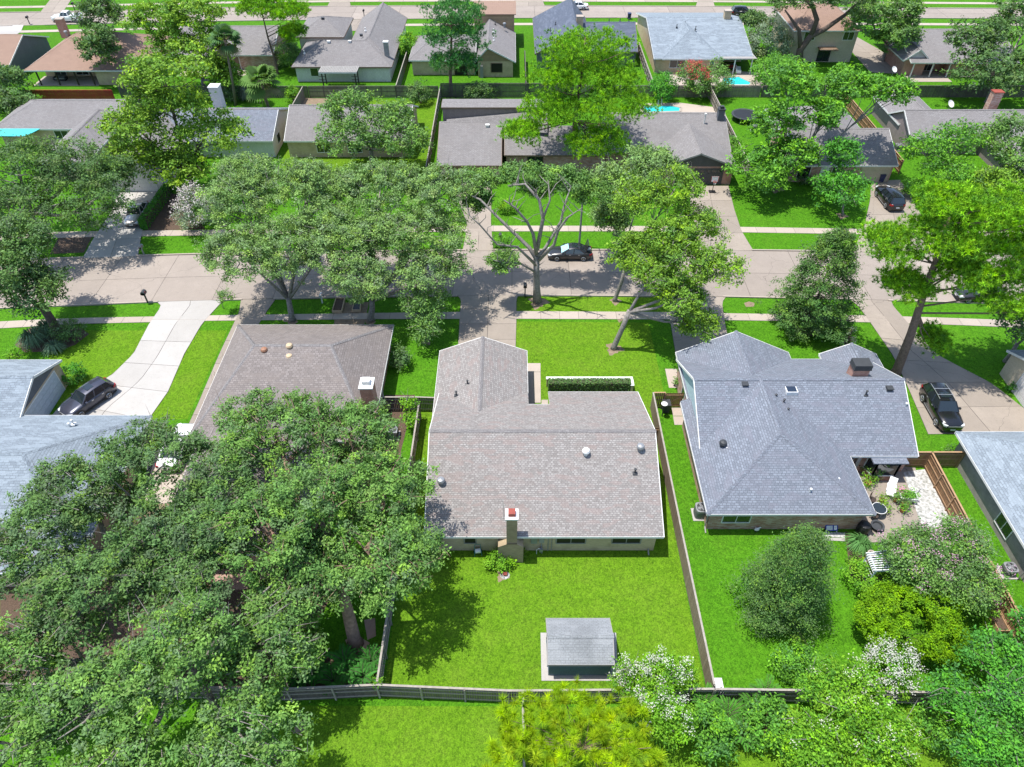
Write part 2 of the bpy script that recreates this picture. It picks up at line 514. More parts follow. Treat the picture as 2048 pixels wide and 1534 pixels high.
def thing(name, label, cat, loc=(0, 0, 0), rz=0.0, group=None):
    o = link(name, None)
    o.location = loc
    o.rotation_euler = (0, 0, rz)
    return tag(o, label, cat, group)
def bx(name, mat, parent, *dims):
    return MB().box(*dims).build(name, mat, parent)
# ------------------------------------------------------------------ ground, roads, walks, drives
def wthing(name, label, cat, loc, group=None):
    """thing whose parts are written in place (world metres); its Empty stands at loc"""
    o = thing(name, label, cat, loc, 0.0, group)
    o['_w'] = 1
    return o
_link0 = link
def link(name, data, parent=None):
    o = _link0(name, data, parent)
    if parent is not None and parent.get('_w'):
        o.location = -parent.location
    return o

g = MB()
xs = np.linspace(-260, 260, 14); ys = np.linspace(-60, 460, 14)
for i in range(13):
    for j in range(13):
        g.face([(xs[i], ys[j], 0), (xs[i + 1], ys[j], 0), (xs[i + 1], ys[j + 1], 0), (xs[i], ys[j + 1], 0)])
tag(g.build('lawn', 'grass'), kind='structure')

for q in ([(-8.0, 18.2), (12.1, 18.2), (12.1, 43.4), (13.6, 43.4), (13.6, 55.2), (0.4, 55.4), (0.4, 43), (-8.0, 43)], [(0.4, 56.3), (15.6, 56.2), (15.6, 59.5), (0.4, 59.6)], [(-14, 2), (40, 2), (40, 17.6), (-14, 17.8)], [(-39, 42), (-28, 42), (-28, 54), (-46, 54)], [(-11, 84), (-31, 84), (-31, 110), (-11, 110)]):
    tag(MB().prism(q, -0.01, 0.004).build('lawn', 'grass_dry'), kind='structure')
def interp(tab, x):
    return float(np.interp(x, [t[0] for t in tab], [t[1] for t in tab]))
def px_line(pts):
    return sorted(P(*p) for p in pts)
NEAR_KERB = px_line([(-160, 622), (100, 612.5), (300, 604), (480, 599), (760, 592.5), (1035, 590.5), (1446, 593), (1709, 599), (1900, 604), (2200, 613)])
FAR_KERB = px_line([(-120, 527), (100, 519), (273, 513), (500, 507), (980, 501.5), (1450, 501.5), (1750, 505), (2160, 513)])
NEAR_KERB2 = px_line([(-120, 55), (100, 50), (400, 43), (700, 39), (1000, 36.5), (1300, 35.5), (1700, 36), (2160, 38)])
FAR_KERB2 = px_line([(-120, 28), (100, 24.5), (400, 17), (700, 13), (1000, 12), (1400, 13.5), (1700, 16), (2160, 19)])

def slabs(pname, cname, mat, lo, hi, x0, x1, step, lanes, z, gap=0.03, base='joint'):
    """a paved strip between two kerb lines: a dark joint bed with the slabs laid on it"""
    bed = MB()
    n = int(round((x1 - x0) / step))
    e = [x0 + (x1 - x0) * k / n for k in range(n + 1)]
    for a, b in zip(e[:-1], e[1:]):
        bed.face([(a, interp(lo, a), z - 0.012), (b, interp(lo, b), z - 0.012), (b, interp(hi, b), z - 0.012), (a, interp(hi, a), z - 0.012)])
    root = tag(bed.build(pname, base), kind='structure')
    for a, b in zip(e[:-1], e[1:]):
        for l in range(lanes):
            def pt(x, t):
                return interp(lo, x) + (interp(hi, x) - interp(lo, x)) * t
            t0 = l / lanes; t1 = (l + 1) / lanes
            m = MB()
            q = [(a + gap, pt(a, t0) + gap), (b - gap, pt(b, t0) + gap), (b - gap, pt(b, t1) - gap), (a + gap, pt(a, t1) - gap)]
            m.prism(q, z - 0.011, z + random.uniform(0, 0.003))
            m.build(cname, mat, root)
    return root
slabs('road', 'road_slab', 'road', NEAR_KERB, FAR_KERB, -62, 62, 6.2, 2, 0.03, 0.02)
slabs('far_road', 'road_slab', 'road', NEAR_KERB2, FAR_KERB2, -112, 112, 9.0, 2, 0.03, 0.025)

def shift(tab, d):
    return [(x, y + d) for x, y in tab]
WALK_LO = px_line([(-160, 666), (40, 655), (164, 648), (420, 642), (760, 638.5), (1035, 638), (1300, 639), (1470, 641), (1738, 645), (1900, 650), (2200, 662)])
WALK_HI = px_line([(-160, 652), (40, 641), (164, 636), (420, 631), (760, 626), (1035, 622.5), (1300, 624), (1470, 627), (1738, 631), (1900, 636), (2200, 647)])
WALK2_LO = px_line([(-120, 484), (160, 475), (411, 471), (700, 466), (982, 463), (1250, 463), (1480, 465), (1727, 469), (2160, 476)])
WALK2_HI = px_line([(-120, 470), (160, 463), (411, 460), (700, 455), (982, 451.5), (1250, 452), (1480, 454), (1727, 458), (2160, 464)])
slabs('sidewalk', 'walk_slab', 'walk', WALK_LO, WALK_HI, -56, 58, 1.9, 1, 0.034, 0.014)
slabs('far_sidewalk', 'walk_slab', 'walk', WALK2_LO, WALK2_HI, -66, 66, 2.2, 1, 0.034, 0.014)
slabs('back_street_sidewalk', 'walk_slab', 'walk', shift(NEAR_KERB2, -4.2), shift(NEAR_KERB2, -2.9), -110, 110, 5.0, 1, 0.034, 0.02)
slabs('opposite_sidewalk', 'walk_slab', 'walk', shift(FAR_KERB2, 3.0), shift(FAR_KERB2, 4.3), -112, 112, 5.0, 1, 0.034, 0.02)

def kerb(tab, off, x0, x1, gaps):
    """raised kerb strip broken where drives cross it"""
    segs = []
    cur = x0
    for a, b in sorted(gaps):
        segs.append((cur, a)); cur = b
    segs.append((cur, x1))
    m = MB()
    for a, b in segs:
        if b - a < 0.3: continue
        n = max(1, int((b - a) / 4))
        e = [a + (b - a) * k / n for k in range(n + 1)]
        for p, q in zip(e[:-1], e[1:]):
            y0, y1 = interp(tab, p), interp(tab, q)
            m.prism([(p, y0), (q, y1), (q, y1 + off), (p, y0 + off)], 0.0, 0.14)
    return tag(m.build('kerb', 'walk'), kind='structure')
def gx(px, py):
    return P(px, py)[0]
kerb(NEAR_KERB, -0.18, -60, 60, [(gx(318, 602), gx(447, 600)), (gx(485, 599), gx(548, 598)), (gx(915, 592), gx(1036, 591)), (gx(1340, 593), gx(1445, 594)), (gx(1706, 599), gx(1775, 601))])
kerb(FAR_KERB, 0.18, -66, 66, [(gx(168, 516), gx(272, 513)), (gx(930, 502), gx(984, 502)), (gx(1385, 502), gx(1504, 502)), (gx(1706, 504), gx(1880, 506))])
kerb(NEAR_KERB2, -0.18, -112, 112, [(-95, -89), (-46, -41), (-31, -26), (20.5, 24), (57, 61)])
kerb(FAR_KERB2, 0.18, -112, 112, [(gx(80, 25), gx(125, 24)), (gx(655, 13), gx(700, 13)), (gx(1025, 12), gx(1088, 12)), (gx(1392, 13), gx(1428, 13))])

def drive(name, mat, left, right, nrow, z=0.045, lanes=2, gap=0.018):
    """paving between a left and a right edge line (photo pixels, far to near), in slabs"""
    L = [Vector((*P(*p), 0)) for p in left]; Rr = [Vector((*P(*p), 0)) for p in right]
    def along(c, t):
        d = [0.0]
        for a, b in zip(c[:-1], c[1:]): d.append(d[-1] + (b - a).length)
        s = t * d[-1]
        for k in range(len(c) - 1):
            if s <= d[k + 1] + 1e-9:
                return c[k].lerp(c[k + 1], (s - d[k]) / max(1e-6, d[k + 1] - d[k]))
        return c[-1]
    root = None
    bed = MB()
    K = nrow * 3
    for k in range(K):
        a, b = k / K, (k + 1) / K
        q = [along(L, a), along(L, b), along(Rr, b), along(Rr, a)]
        if (q[1] - q[0]).cross(q[2] - q[0]).z < 0: q = q[::-1]
        bed.face([(p.x, p.y, z - 0.012) for p in q])
    root = tag(bed.build(name, 'joint'), kind='structure')
    for k in range(nrow):
        for l in range(lanes):
            poly = []
            tt = [k / nrow + (1 / nrow) * s / 4 for s in range(5)]
            u0, u1 = l / lanes, (l + 1) / lanes
            A = [along(L, t).lerp(along(Rr, t), u0) for t in tt]
            B = [along(L, t).lerp(along(Rr, t), u1) for t in tt]
            c = sum(A + B, Vector()) / 10
            poly = [p + (c - p).normalized() * gap * 1.4 for p in A + B[::-1]]
            MB().prism([(p.x, p.y) for p in poly], z - 0.011, z + random.uniform(0, 0.002)).build('drive_slab', mat, root)
    return root
drive('driveway', 'drive', [(915, 591.5), (922, 600), (919, 640), (915, 712)], [(1037, 590.5), (1033, 600), (1033, 640), (1031, 712)], 4)
drive('driveway', 'drive', [(482, 599.5), (478, 625), (440, 705), (393, 815), (330, 950)], [(552, 598), (528, 632), (474, 720), (432, 830), (395, 950)], 7, lanes=1)
drive('driveway', 'new_drive', [(314, 604), (323, 612), (297, 650), (267, 708), (222, 752), (130, 800), (80, 860)], [(448, 600), (437, 612), (405, 647), (369, 708), (337, 783), (290, 850), (270, 900)], 6)
drive('driveway', 'drive', [(1335, 593), (1341, 610), (1340, 642), (1353, 720)], [(1452, 594), (1444, 605), (1449, 642), (1466, 720)], 3)
drive('driveway', 'drive', [(1700, 599), (1716, 612), (1738, 642), (1786, 712), (1815, 774), (1856, 869)], [(1782, 601), (1786, 612), (1822, 653), (1872, 709), (1985, 768), (2110, 866)], 6, lanes=2)
drive('driveway', 'new_drive', [(236, 385), (225, 420), (186, 479), (165, 517)], [(316, 381), (300, 420), (284, 465), (276, 513)], 4)
drive('driveway', 'drive', [(893, 345), (916, 400), (935, 450), (925, 503)], [(986, 342), (983, 400), (982, 450), (987, 502)], 4)
drive('driveway', 'drive', [(1378, 372), (1382, 420), (1392, 460), (1384, 502)], [(1457, 372), (1469, 420), (1483, 462), (1507, 502)], 4)
drive('driveway', 'drive', [(1742, 362), (1740, 400), (1729, 450), (1704, 505)], [(1800, 360), (1826, 400), (1852, 450), (1884, 506)], 4)
drive('driveway', 'drive', [(103, -4), (80, 25.5)], [(145, -4), (126, 24.5)], 2)
drive('driveway', 'drive', [(664, -4), (654, 13.5)], [(698, -4), (702, 13.5)], 2, lanes=1)
drive('driveway', 'drive', [(1031, -4), (1024, 12.5)], [(1083, -4), (1090, 12.5)], 2)
drive('driveway', 'drive', [(1397, -4), (1391, 13.5)], [(1424, -4), (1430, 13.5)], 2, lanes=1)
drive('driveway', 'new_drive', [(-60, 51.5), (-60, 66), (-80, 80)], [(48, 50), (42, 64), (20, 78)], 2)
drive('driveway', 'drive', [(702, 39.5), (690, 50), (660, 62)], [(742, 39), (735, 50), (716, 62)], 2)
drive('driveway', 'drive', [(1598, 36), (1650, 60), (1700, 100), (1740, 145)], [(1640, 36), (1688, 60), (1760, 100), (1830, 150)], 3)

def patch(name, mat, pts, z=0.02, kind='structure', world_pts=False):
    poly = [p if world_pts else P(*p) for p in pts]
    return tag(MB().prism(poly, z - 0.018, z).build(name, mat), kind=kind)
# front walk of the house in the middle, the shade along it painted as a darker slab
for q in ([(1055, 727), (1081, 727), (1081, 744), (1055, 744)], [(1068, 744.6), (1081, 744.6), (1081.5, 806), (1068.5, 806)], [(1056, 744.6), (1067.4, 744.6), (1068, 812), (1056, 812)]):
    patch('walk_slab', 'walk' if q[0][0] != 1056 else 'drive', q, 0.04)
patch('walk_slab', 'walk', [(1083, 800), (1096, 800), (1096, 815), (1083, 815)], 0.035)
# side walks at the blue-roofed house
patch('walk_slab', 'walk', [(1330, 738), (1354, 738), (1354, 776), (1338, 776)], 0.03)
patch('walk_slab', 'walk', [(1343, 815), (1377, 815), (1378, 832), (1346, 832)], 0.03)
patch('walk_slab', 'walk', [(1346, 833), (1378, 833), (1379, 850), (1349, 850)], 0.03)
# courtyard patio, white gravel bed and curved edging strip
patch('patio', 'drive', [(1680, 925), (1830, 935), (1880, 1085), (1725, 1085)], 0.03)
patch('gravel_bed', 'gravel_white', [(1806, 945), (1856, 938), (1925, 1075), (1845, 1060)], 0.05)
patch('gravel_bed', 'gravel_white', [(1598, 1062), (1690, 1066), (1690, 1076), (1598, 1070)], 0.03)
patch('walk_slab', 'new_drive', [(1598, 1070.5), (1645, 1075), (1690, 1077), (1690, 1083), (1645, 1081), (1600, 1077)], 0.05)
# shed slab and its apron
patch('slab', 'new_drive', [(1081, 1266), (1232, 1266), (1236, 1362), (1083, 1362)], 0.05)
# planting beds and bare spots
patch('planting_bed', 'mulch', [(30, 690), (60, 655), (160, 655), (178, 668), (150, 690), (115, 702), (50, 705)], 0.012)
patch('planting_bed', 'mulch', [(1595, 655), (1640, 652), (1660, 664), (1640, 674), (1602, 670)], 0.012)
patch('bare_soil', 'soil', [(1488, 606), (1498, 603), (1509, 606), (1508, 613), (1492, 614)], 0.010)
patch('bare_soil', 'soil', [(672, 606), (738, 604), (728, 652), (668, 652)], 0.010)
patch('bare_soil', 'mulch', [(770, 790), (830, 790), (800, 910), (765, 910)], 0.010)
patch('planting_bed', 'mulch', [(300, 385), (352, 388), (410, 458), (290, 462)], 0.010)
patch('planting_bed', 'mulch', [(120, 470), (185, 472), (168, 505), (100, 508)], 0.010)
patch('planting_bed', 'mulch', [(1690, 1062), (1735, 1085), (1770, 1160), (1745, 1200), (1700, 1150)], 0.010)
patch('planting_bed', 'mulch', [(590, 1320), (760, 1290), (762, 1390), (560, 1395)], 0.008)
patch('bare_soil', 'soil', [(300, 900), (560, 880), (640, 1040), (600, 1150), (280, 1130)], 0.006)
patch('bare_soil', 'soil', [(590, 195), (680, 198), (690, 212), (600, 212)], 0.008)
patch('patio', 'paver', [(420, 1085), (570, 1075), (600, 1165), (430, 1185)], 0.02)
patch('patio', 'walk', [(300, 900), (440, 890), (440, 1000), (290, 1010)], 0.03)
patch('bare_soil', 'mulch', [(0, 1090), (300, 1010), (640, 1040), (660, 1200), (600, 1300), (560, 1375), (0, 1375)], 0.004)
patch('planting_bed', 'paver', [(690, 1280), (712, 1270), (740, 1286), (728, 1304), (700, 1302)], 0.015)
patch('planting_bed', 'paver', [(728, 1240), (750, 1236), (752, 1272), (735, 1280)], 0.012)
def worn(px, py, r, mat='soil'):
    x, y = P(px, py); ph = random.uniform(0, 6)
    pts = [(x + r * (1 + 0.28 * math.sin(3 * t + ph) + 0.18 * math.sin(7 * t + 2 * ph)) * math.cos(t), y + r * (1 + 0.28 * math.sin(3 * t + ph) + 0.18 * math.sin(7 * t + 2 * ph)) * math.sin(t)) for t in np.linspace(0, 2 * math.pi, 25)[:-1]]
    tag(MB().prism(pts, -0.01, 0.006).build('bare_soil', mat), kind='structure')
for wx_, wy_, wr in ((1228, 698, 0.75), (1076, 605, 0.9), (1231, 603, 0.5), (740, 641, 0.7), (585, 641, 0.7), (853, 684, 0.4), (1553, 379, 0.8), (1684, 432, 0.6), (1005, 1152, 0.4), (600, 1455, 0.35), (1240, 640, 0.3)):
    worn(wx_, wy_, wr)
# pools
def pool(label, pts, deck, grp=None):
    o = wthing('swimming_pool', label, 'pool', (*P(*pts[0]), 0), grp)
    c = [P(*p) for p in pts]
    MB().prism([P(*p) for p in deck], 0.0, 0.03).build('deck', 'walk', o)
    m = MB()
    for a, b in zip(c, c[1:] + c[:1]):
        m.beam((a[0], a[1], 0.06), (b[0], b[1], 0.06), 0.35, 0.10)
    m.build('coping', 'walk', o)
    MB().prism(c, 0.0, 0.05).build('water', 'water', o)
    return o
pool('turquoise pool behind the roof beside the round trampoline', [(1286, 212), (1340, 211.5), (1362, 216), (1360, 224), (1286, 226)], [(1270, 207), (1362, 206), (1432, 215), (1436, 232), (1270, 234)])
pool('turquoise pool with pale deck beside the covered brick patio', [(1445, 157), (1478, 154), (1503, 166), (1500, 171), (1440, 171)], [(1330, 148), (1440, 140), (1520, 146), (1538, 176), (1330, 178)])
for k, xx in enumerate((20.6, 21.1)):
    pass
# ------------------------------------------------------------------ houses
def cap_run(m, a, b, rnd=0.02, step=0.32, w=0.34):
    """overlapping cap shingles along a ridge or hip"""
    a = Vector(a); b = Vector(b); L = (b - a).length
    n = max(1, int(L / step))
    d = (b - a).normalized()
    s = d.cross(Vector((0, 0, 1)))
    if s.length < 1e-4: return
    s.normalize(); u = s.cross(d)
    for k in range(n):
        p = a + d * (L * k / n) + u * (0.03 + random.uniform(0, rnd))
        q = a + d * (L * (k + 1) / n + 0.05) + u * (0.045 + random.uniform(0, rnd))
        dr = -u * w * 0.26
        m.face([p - s * w / 2 + dr, q - s * w / 2 + dr, q, p])
        m.face([p, q, q + s * w / 2 + dr, p + s * w / 2 + dr])
        m.face([p - s * w / 2 + dr, p, p + s * w / 2 + dr])
class House:
    def __init__(self, name, label, loc, roof, wall, trim='trim_white', gable=None, cat='house', cap=None):
        self.o = wthing(name, label, cat, loc)
        self.roofm, self.wallm, self.trim = roof, wall, trim
        self.gable = gable or wall
        self.capm = cap or roof
        self.caps = MB()
    def walls(self, x0, x1, y0, y1, z1, mat=None):
        return bx('wall', mat or self.wallm, self.o, x0, x1, y0, y1, 0, z1)
    def block(self, x0, x1, y0, y1, ze, zr, axis='x', h0=0.0, h1=0.0, ridge=None, over=0.45, over_g=0.25, walls=True, notch=None, wall=None, gable=None, cut=None, z_floor=0.0, roof=None):
        """eave outline x0..x1, y0..y1; h0/h1 hip runs at the two ridge ends (0 = gable)"""
        T = 0.13
        mid = ((y0 + y1) if axis == 'x' else (x0 + x1)) / 2 if ridge is None else ridge
        A, B, C, D = (x0, y0, ze), (x1, y0, ze), (x1, y1, ze), (x0, y1, ze)
        if axis == 'x':
            R0, R1 = (x0 + h0, mid, zr), (x1 - h1, mid, zr)
            sides = [[A, B, R1, R0], [C, D, R0, R1]]
            ends = [(h0, [D, A, R0]), (h1, [B, C, R1])]
        else:
            R0, R1 = (mid, y0 + h0, zr), (mid, y1 - h1, zr)
            sides = [[D, A, R0, R1], [B, C, R1, R0]]
            ends = [(h0, [A, B, R0]), (h1, [C, D, R1])]
        if notch:                                   # notch (xa, xb, yc) cut into the far slope
            xa, xb, yc = notch
            zc = ze + (zr - ze) * (y1 - yc) / (y1 - mid)
            sides[1] = [C, (xb, y1, ze), (xb, yc, zc), (xa, yc, zc), (xa, y1, ze), D, R0, R1]
        m = MB()
        for f in sides:
            m.face(f)
        for h, f in ends:
            if h > 0: m.face(f)
        top = list(m.f)
        rf = m.build('roof', roof or self.roofm, self.o)
        u = MB()
        for f in sides + [f for h, f in ends if h > 0]:
            u.face([(p[0], p[1], p[2] - T) for p in reversed(f)])
        u.build('soffit', 'soffit', rf)
        # fascia boards round the edge
        fm = MB()
        def edge(a, b):
            a = Vector(a) - Vector((0, 0, 0.105)); b = Vector(b) - Vector((0, 0, 0.105))
            fm.beam(a, b, 0.05, 0.2)
        if axis == 'x':
            edge(A, B)
            if notch:
                edge(D, (notch[0], y1, ze)); edge((notch[1], y1, ze), C)
                edge((notch[0], notch[2], zc), (notch[1], notch[2], zc))
            else:
                edge(D, C)
            for h, (p, q, r) in ends:
                if h > 0: edge(p, q)
                else: edge(p, r); edge(q, r)
        else:
            edge(A, D); edge(B, C)
            for h, (p, q, r) in ends:
                if h > 0: edge(p, q)
                else: edge(p, r); edge(q, r)
        fm.build('fascia', self.trim, rf)
        cap_run(self.caps, R0, R1)
        for h, (p, q, r) in ends:
            if h > 0:
                cap_run(self.caps, p, r); cap_run(self.caps, q, r)
        if walls:
            ox0 = over_g if (axis == 'x' and h0 == 0) else over
            ox1 = over_g if (axis == 'x' and h1 == 0) else over
            oy0 = over_g if (axis == 'y' and h0 == 0) else over
            oy1 = over_g if (axis == 'y' and h1 == 0) else over
            wx0, wx1, wy0, wy1 = x0 + ox0, x1 - ox1, y0 + oy0, y1 - oy1
            zt = ze - 0.02
            w = MB().box(wx0, wx1, wy0, wy1, z_floor, zt)
            w.build('wall', wall or self.wallm, self.o)
            # gable triangles
            for k, (h, f) in enumerate(ends):
                if h > 0: continue
                gm = MB()
                if axis == 'x':
                    xx = wx0 if k == 0 else wx1; xi = xx + (0.12 if k == 0 else -0.12)
                    tri = [(wy0, zt), (wy1, zt), (mid, zr - T - 0.03)]
                    pts = [(xx, y, z) for y, z in tri]; ins = [(xi, y, z) for y, z in tri]
                else:
                    yy = wy0 if k == 0 else wy1; yi = yy + (0.12 if k == 0 else -0.12)
                    tri = [(wx0, zt), (wx1, zt), (mid, zr - T - 0.03)]
                    pts = [(x, yy, z) for x, z in tri]; ins = [(x, yi, z) for x, z in tri]
                gm.face(pts).face(ins[::-1])
                for q in range(3):
                    r = (q + 1) % 3
                    gm.face([pts[q], ins[q], ins[r], pts[r]])
                gm.build('gable', gable or self.gable, self.o)
        return rf
    def window(self, side, at, u0, u1, z0, z1, panes=2, frame='trim_white', glass='glass', name='window'):
        """window on a wall: side 'S' (y=at, facing -Y), 'E' (x=at, facing +X), 'W' (x=at, facing -X)"""
        def place(m, a, b, c, d, n0, n1):
            if side == 'S': m.box(a, b, at - n1, at - n0, c, d)
            elif side == 'N': m.box(a, b, at + n0, at + n1, c, d)
            elif side == 'E': m.box(at + n0, at + n1, a, b, c, d)
            else: m.box(at - n1, at - n0, a, b, c, d)
        f = MB(); t = 0.07
        place(f, u0, u1, z0 - t, z0, 0.0, 0.07); place(f, u0, u1, z1, z1 + t, 0.0, 0.06)
        place(f, u0 - t, u0, z0 - t, z1 + t, 0.0, 0.06); place(f, u1, u1 + t, z0 - t, z1 + t, 0.0, 0.06)
        for k in range(1, panes):
            u = u0 + (u1 - u0) * k / panes
            place(f, u - 0.025, u + 0.025, z0, z1, 0.0, 0.05)
        w = f.build(name, frame, self.o)
        for k in range(panes):
            p = MB()
            a = u0 + (u1 - u0) * k / panes + 0.026; b = u0 + (u1 - u0) * (k + 1) / panes - 0.026
            place(p, a, b, z0 + 0.002, z1 - 0.002, 0.003, 0.02)
            p.build('pane', glass, w)
        return w
    def door(self, side, at, u0, u1, z1, mat='trim_brown', frame='trim_white', lights=0, rows=0, name='door'):
        def place(m, a, b, c, d, n0, n1):
            if side == 'S': m.box(a, b, at - n1, at - n0, c, d)
            elif side == 'E': m.box(at + n0, at + n1, a, b, c, d)
            else: m.box(at - n1, at - n0, a, b, c, d)
        p = MB()
        if rows:
            h = z1 / rows
            for r in range(rows):
                place(p, u0, u1, r * h + 0.012, (r + 1) * h - 0.012, 0.003, 0.04)
            place(p, u0, u1, 0, z1, 0.001, 0.015)
        else:
            place(p, u0, u1, 0.02, z1, 0.003, 0.04)
        d = p.build(name, mat, self.o)
        f = MB(); t = 0.09
        place(f, u0 - t, u0, 0, z1 + t, 0.0, 0.06); place(f, u1, u1 + t, 0, z1 + t, 0.0, 0.06); place(f, u0, u1, z1, z1 + t, 0.0, 0.06)
        f.build('frame', frame, d)
        for k in range(lights):
            q = MB(); w = (u1 - u0) / lights
            place(q, u0 + w * k + 0.12, u0 + w * (k + 1) - 0.12, z1 - 0.42, z1 - 0.16, 0.041, 0.048)
            q.build('pane', 'glass', d)
        if not rows:
            q = MB(); place(q, u1 - 0.16, u1 - 0.08, 0.95, 1.05, 0.041, 0.09); q.build('handle', 'metal_dark', d)
        return d
    def chimney(self, x0, x1, y0, y1, z0, z1, mat=None, cap='walk', pots=None, flue=None):
        c = bx('chimney', mat or self.wallm, self.o, x0, x1, y0, y1, z0, z1)
        bx('chimney_cap', cap, c, x0 - 0.07, x1 + 0.07, y0 - 0.07, y1 + 0.07, z1, z1 + 0.12)
        if flue:
            mx, my = (x0 + x1) / 2, (y0 + y1) / 2
            bx('flue', flue, c, mx - 0.24, mx + 0.24, my - 0.24, my + 0.24, z1 + 0.12, z1 + 0.42)
        return c
    def vent(self, x, y, z, kind='pipe', mat='metal_dark'):
        m = MB()
        if kind == 'pipe':
            m.lathe([(0.06, z - 0.3), (0.06, z + 0.38), (0.10, z + 0.40), (0.10, z + 0.46), (0.03, z + 0.5)], x, y, 8)
            m.box(x - 0.17, x + 0.17, y - 0.17, y + 0.17, z - 0.02, z + 0.03)
        elif kind == 'turbine':
            m.lathe([(0.15, z - 0.3), (0.15, z + 0.12), (0.26, z + 0.2), (0.30, z + 0.36), (0.24, z + 0.5), (0.04, z + 0.56)], x, y, 12)
        else:
            m.box(x - 0.22, x + 0.22, y - 0.2, y + 0.2, z - 0.15, z + 0.16)
            m.box(x - 0.26, x + 0.26, y - 0.27, y + 0.2, z + 0.16, z + 0.2)
        return m.build('roof_vent', mat, self.o)
    def gutter_pipe(self, x, y, z1, dx=0.0, dy=-0.35, mat='trim_grey'):
        m = MB()
        m.tube([(x, y, z1), (x - dx * 0.2, y - dy, z1 - 0.45), (x - dx * 0.2, y - dy, 0.25), (x, y + dy * 0.4, 0.06)], 0.05, 6)
        return m.build('downspout', mat, self.o)
    def done(self):
        if self.caps.f:
            self.caps.build('ridge_caps', self.capm, self.o)['kind'] = 'stuff'
        return self.o

# --- house in the middle: long gable, garage wing with its own ridge, porch notch
h = House('brick_house', 'tan brick house with mottled pink-grey shingle roof behind the blue shed', (2.2, 35, 0), 'shingle_main', 'brick_tan', 'trim_white', cap='shingle_grey')
h.block(-6.15, 10.65, 28.4, 42.85, 2.5, 5.6, 'x', notch=(1.35, 3.05, 40.3), ridge=35.6, walls=False)
h.block(-6.5, 1.35, 39.0, 48.1, 2.5, 4.15, 'y', walls=False, ridge=-2.58)
h.walls(-5.85, 10.3, 28.9, 39.95, 2.45)
h.walls(3.5, 10.3, 39.96, 42.4, 2.45)
h.walls(-6.1, 0.95, 39.97, 47.8, 2.45)
for xx, s in ((-5.85, 1), (10.3, -1)):
    g = MB(); pts = [(xx, 28.9, 2.44), (xx, 42.4, 2.44), (xx, 35.6, 5.42)]; ins = [(x + 0.12 * s, y, z) for x, y, z in pts]
    g.face(pts).face(ins[::-1]).face([pts[0], ins[0], ins[2], pts[2]]).face([pts[1], pts[2], ins[2], ins[1]])
    g.build('gable', 'siding_tan', h.o)
c = h.chimney(-0.38, 0.36, 27.98, 28.75, 2.2, 5.1, 'brick_buff', 'metal_white', flue='flue_red')
m = MB()
m.face([(-0.98, 27.9, 0), (0.80, 27.9, 0), (0.80, 27.9, 1.95), (0.36, 27.9, 2.3), (-0.38, 27.9, 2.3), (-0.98, 27.9, 1.95)])
m.face([(-0.98, 27.9, 0), (-0.98, 27.9, 1.95), (-0.98, 28.88, 1.95), (-0.98, 28.88, 0)]).face([(0.8, 27.9, 0), (0.8, 28.88, 0), (0.8, 28.88, 1.95), (0.8, 27.9, 1.95)])
m.face([(-0.98, 27.9, 1.95), (-0.38, 27.9, 2.3), (-0.38, 28.88, 2.3), (-0.98, 28.88, 1.95)]).face([(0.36, 27.9, 2.3), (0.8, 27.9, 1.95), (0.8, 28.88, 1.95), (0.36, 28.88, 2.3)])
m.build('chimney_base', 'brick_buff', c)
h.window('S', 28.9, 3.2, 5.25, 1.0, 2.15, 2, 'trim_grey', 'glass_screen')
h.window('S', 28.9, 7.2, 9.2, 1.0, 2.15, 2, 'trim_grey', 'glass_screen')
h.window('S', 28.9, -3.4, -2.6, 1.0, 2.15, 1, 'trim_grey', 'glass_screen')
h.window('E', 10.3, 33.0, 34.2, 0.9, 2.1, 1)
MB().box(1.35, 1.8, 28.74, 28.89, 1.1, 1.9).build('meter_box', 'metal_grey', h.o)
MB().box(1.95, 2.3, 28.72, 28.89, 1.25, 2.1).box(2.08, 2.16, 28.8, 28.88, 0.1, 1.25).build('meter_box', 'trim_grey', h.o)
MB().tube([(2.6, 28.82, 0.1), (2.6, 28.82, 2.3)], 0.035).tube([(2.85, 28.82, 0.1), (2.85, 28.82, 2.3)], 0.03).build('conduit', 'trim_grey', h.o)
h.gutter_pipe(9.9, 28.6, 2.4)
h.vent(-5.1, 31.9, 4.02, 'turbine', 'metal_grey'); h.vent(5.4, 33.9, 4.9, 'turbine', 'metal_white'); h.vent(9.4, 34.2, 5.05, 'turbine', 'metal_grey')
h.vent(8.9, 32.6, 4.33); h.vent(-3.7, 42.6, 3.6); h.vent(-4.6, 41.6, 3.3)
MB().tube([(-0.55, 28.1, 5.0), (-0.6, 28.3, 6.8)], 0.015, 4).build('antenna', 'metal_grey', h.o)
h.door('S', 39.95, 1.55, 2.5, 2.1, 'trim_brown')
m = MB().tube([(10.36, 31.3, 2.35), (10.5, 31.3, 2.1), (10.5, 31.3, 0.2)], 0.05); m.build('downspout', 'trim_white', h.o)
h.done()

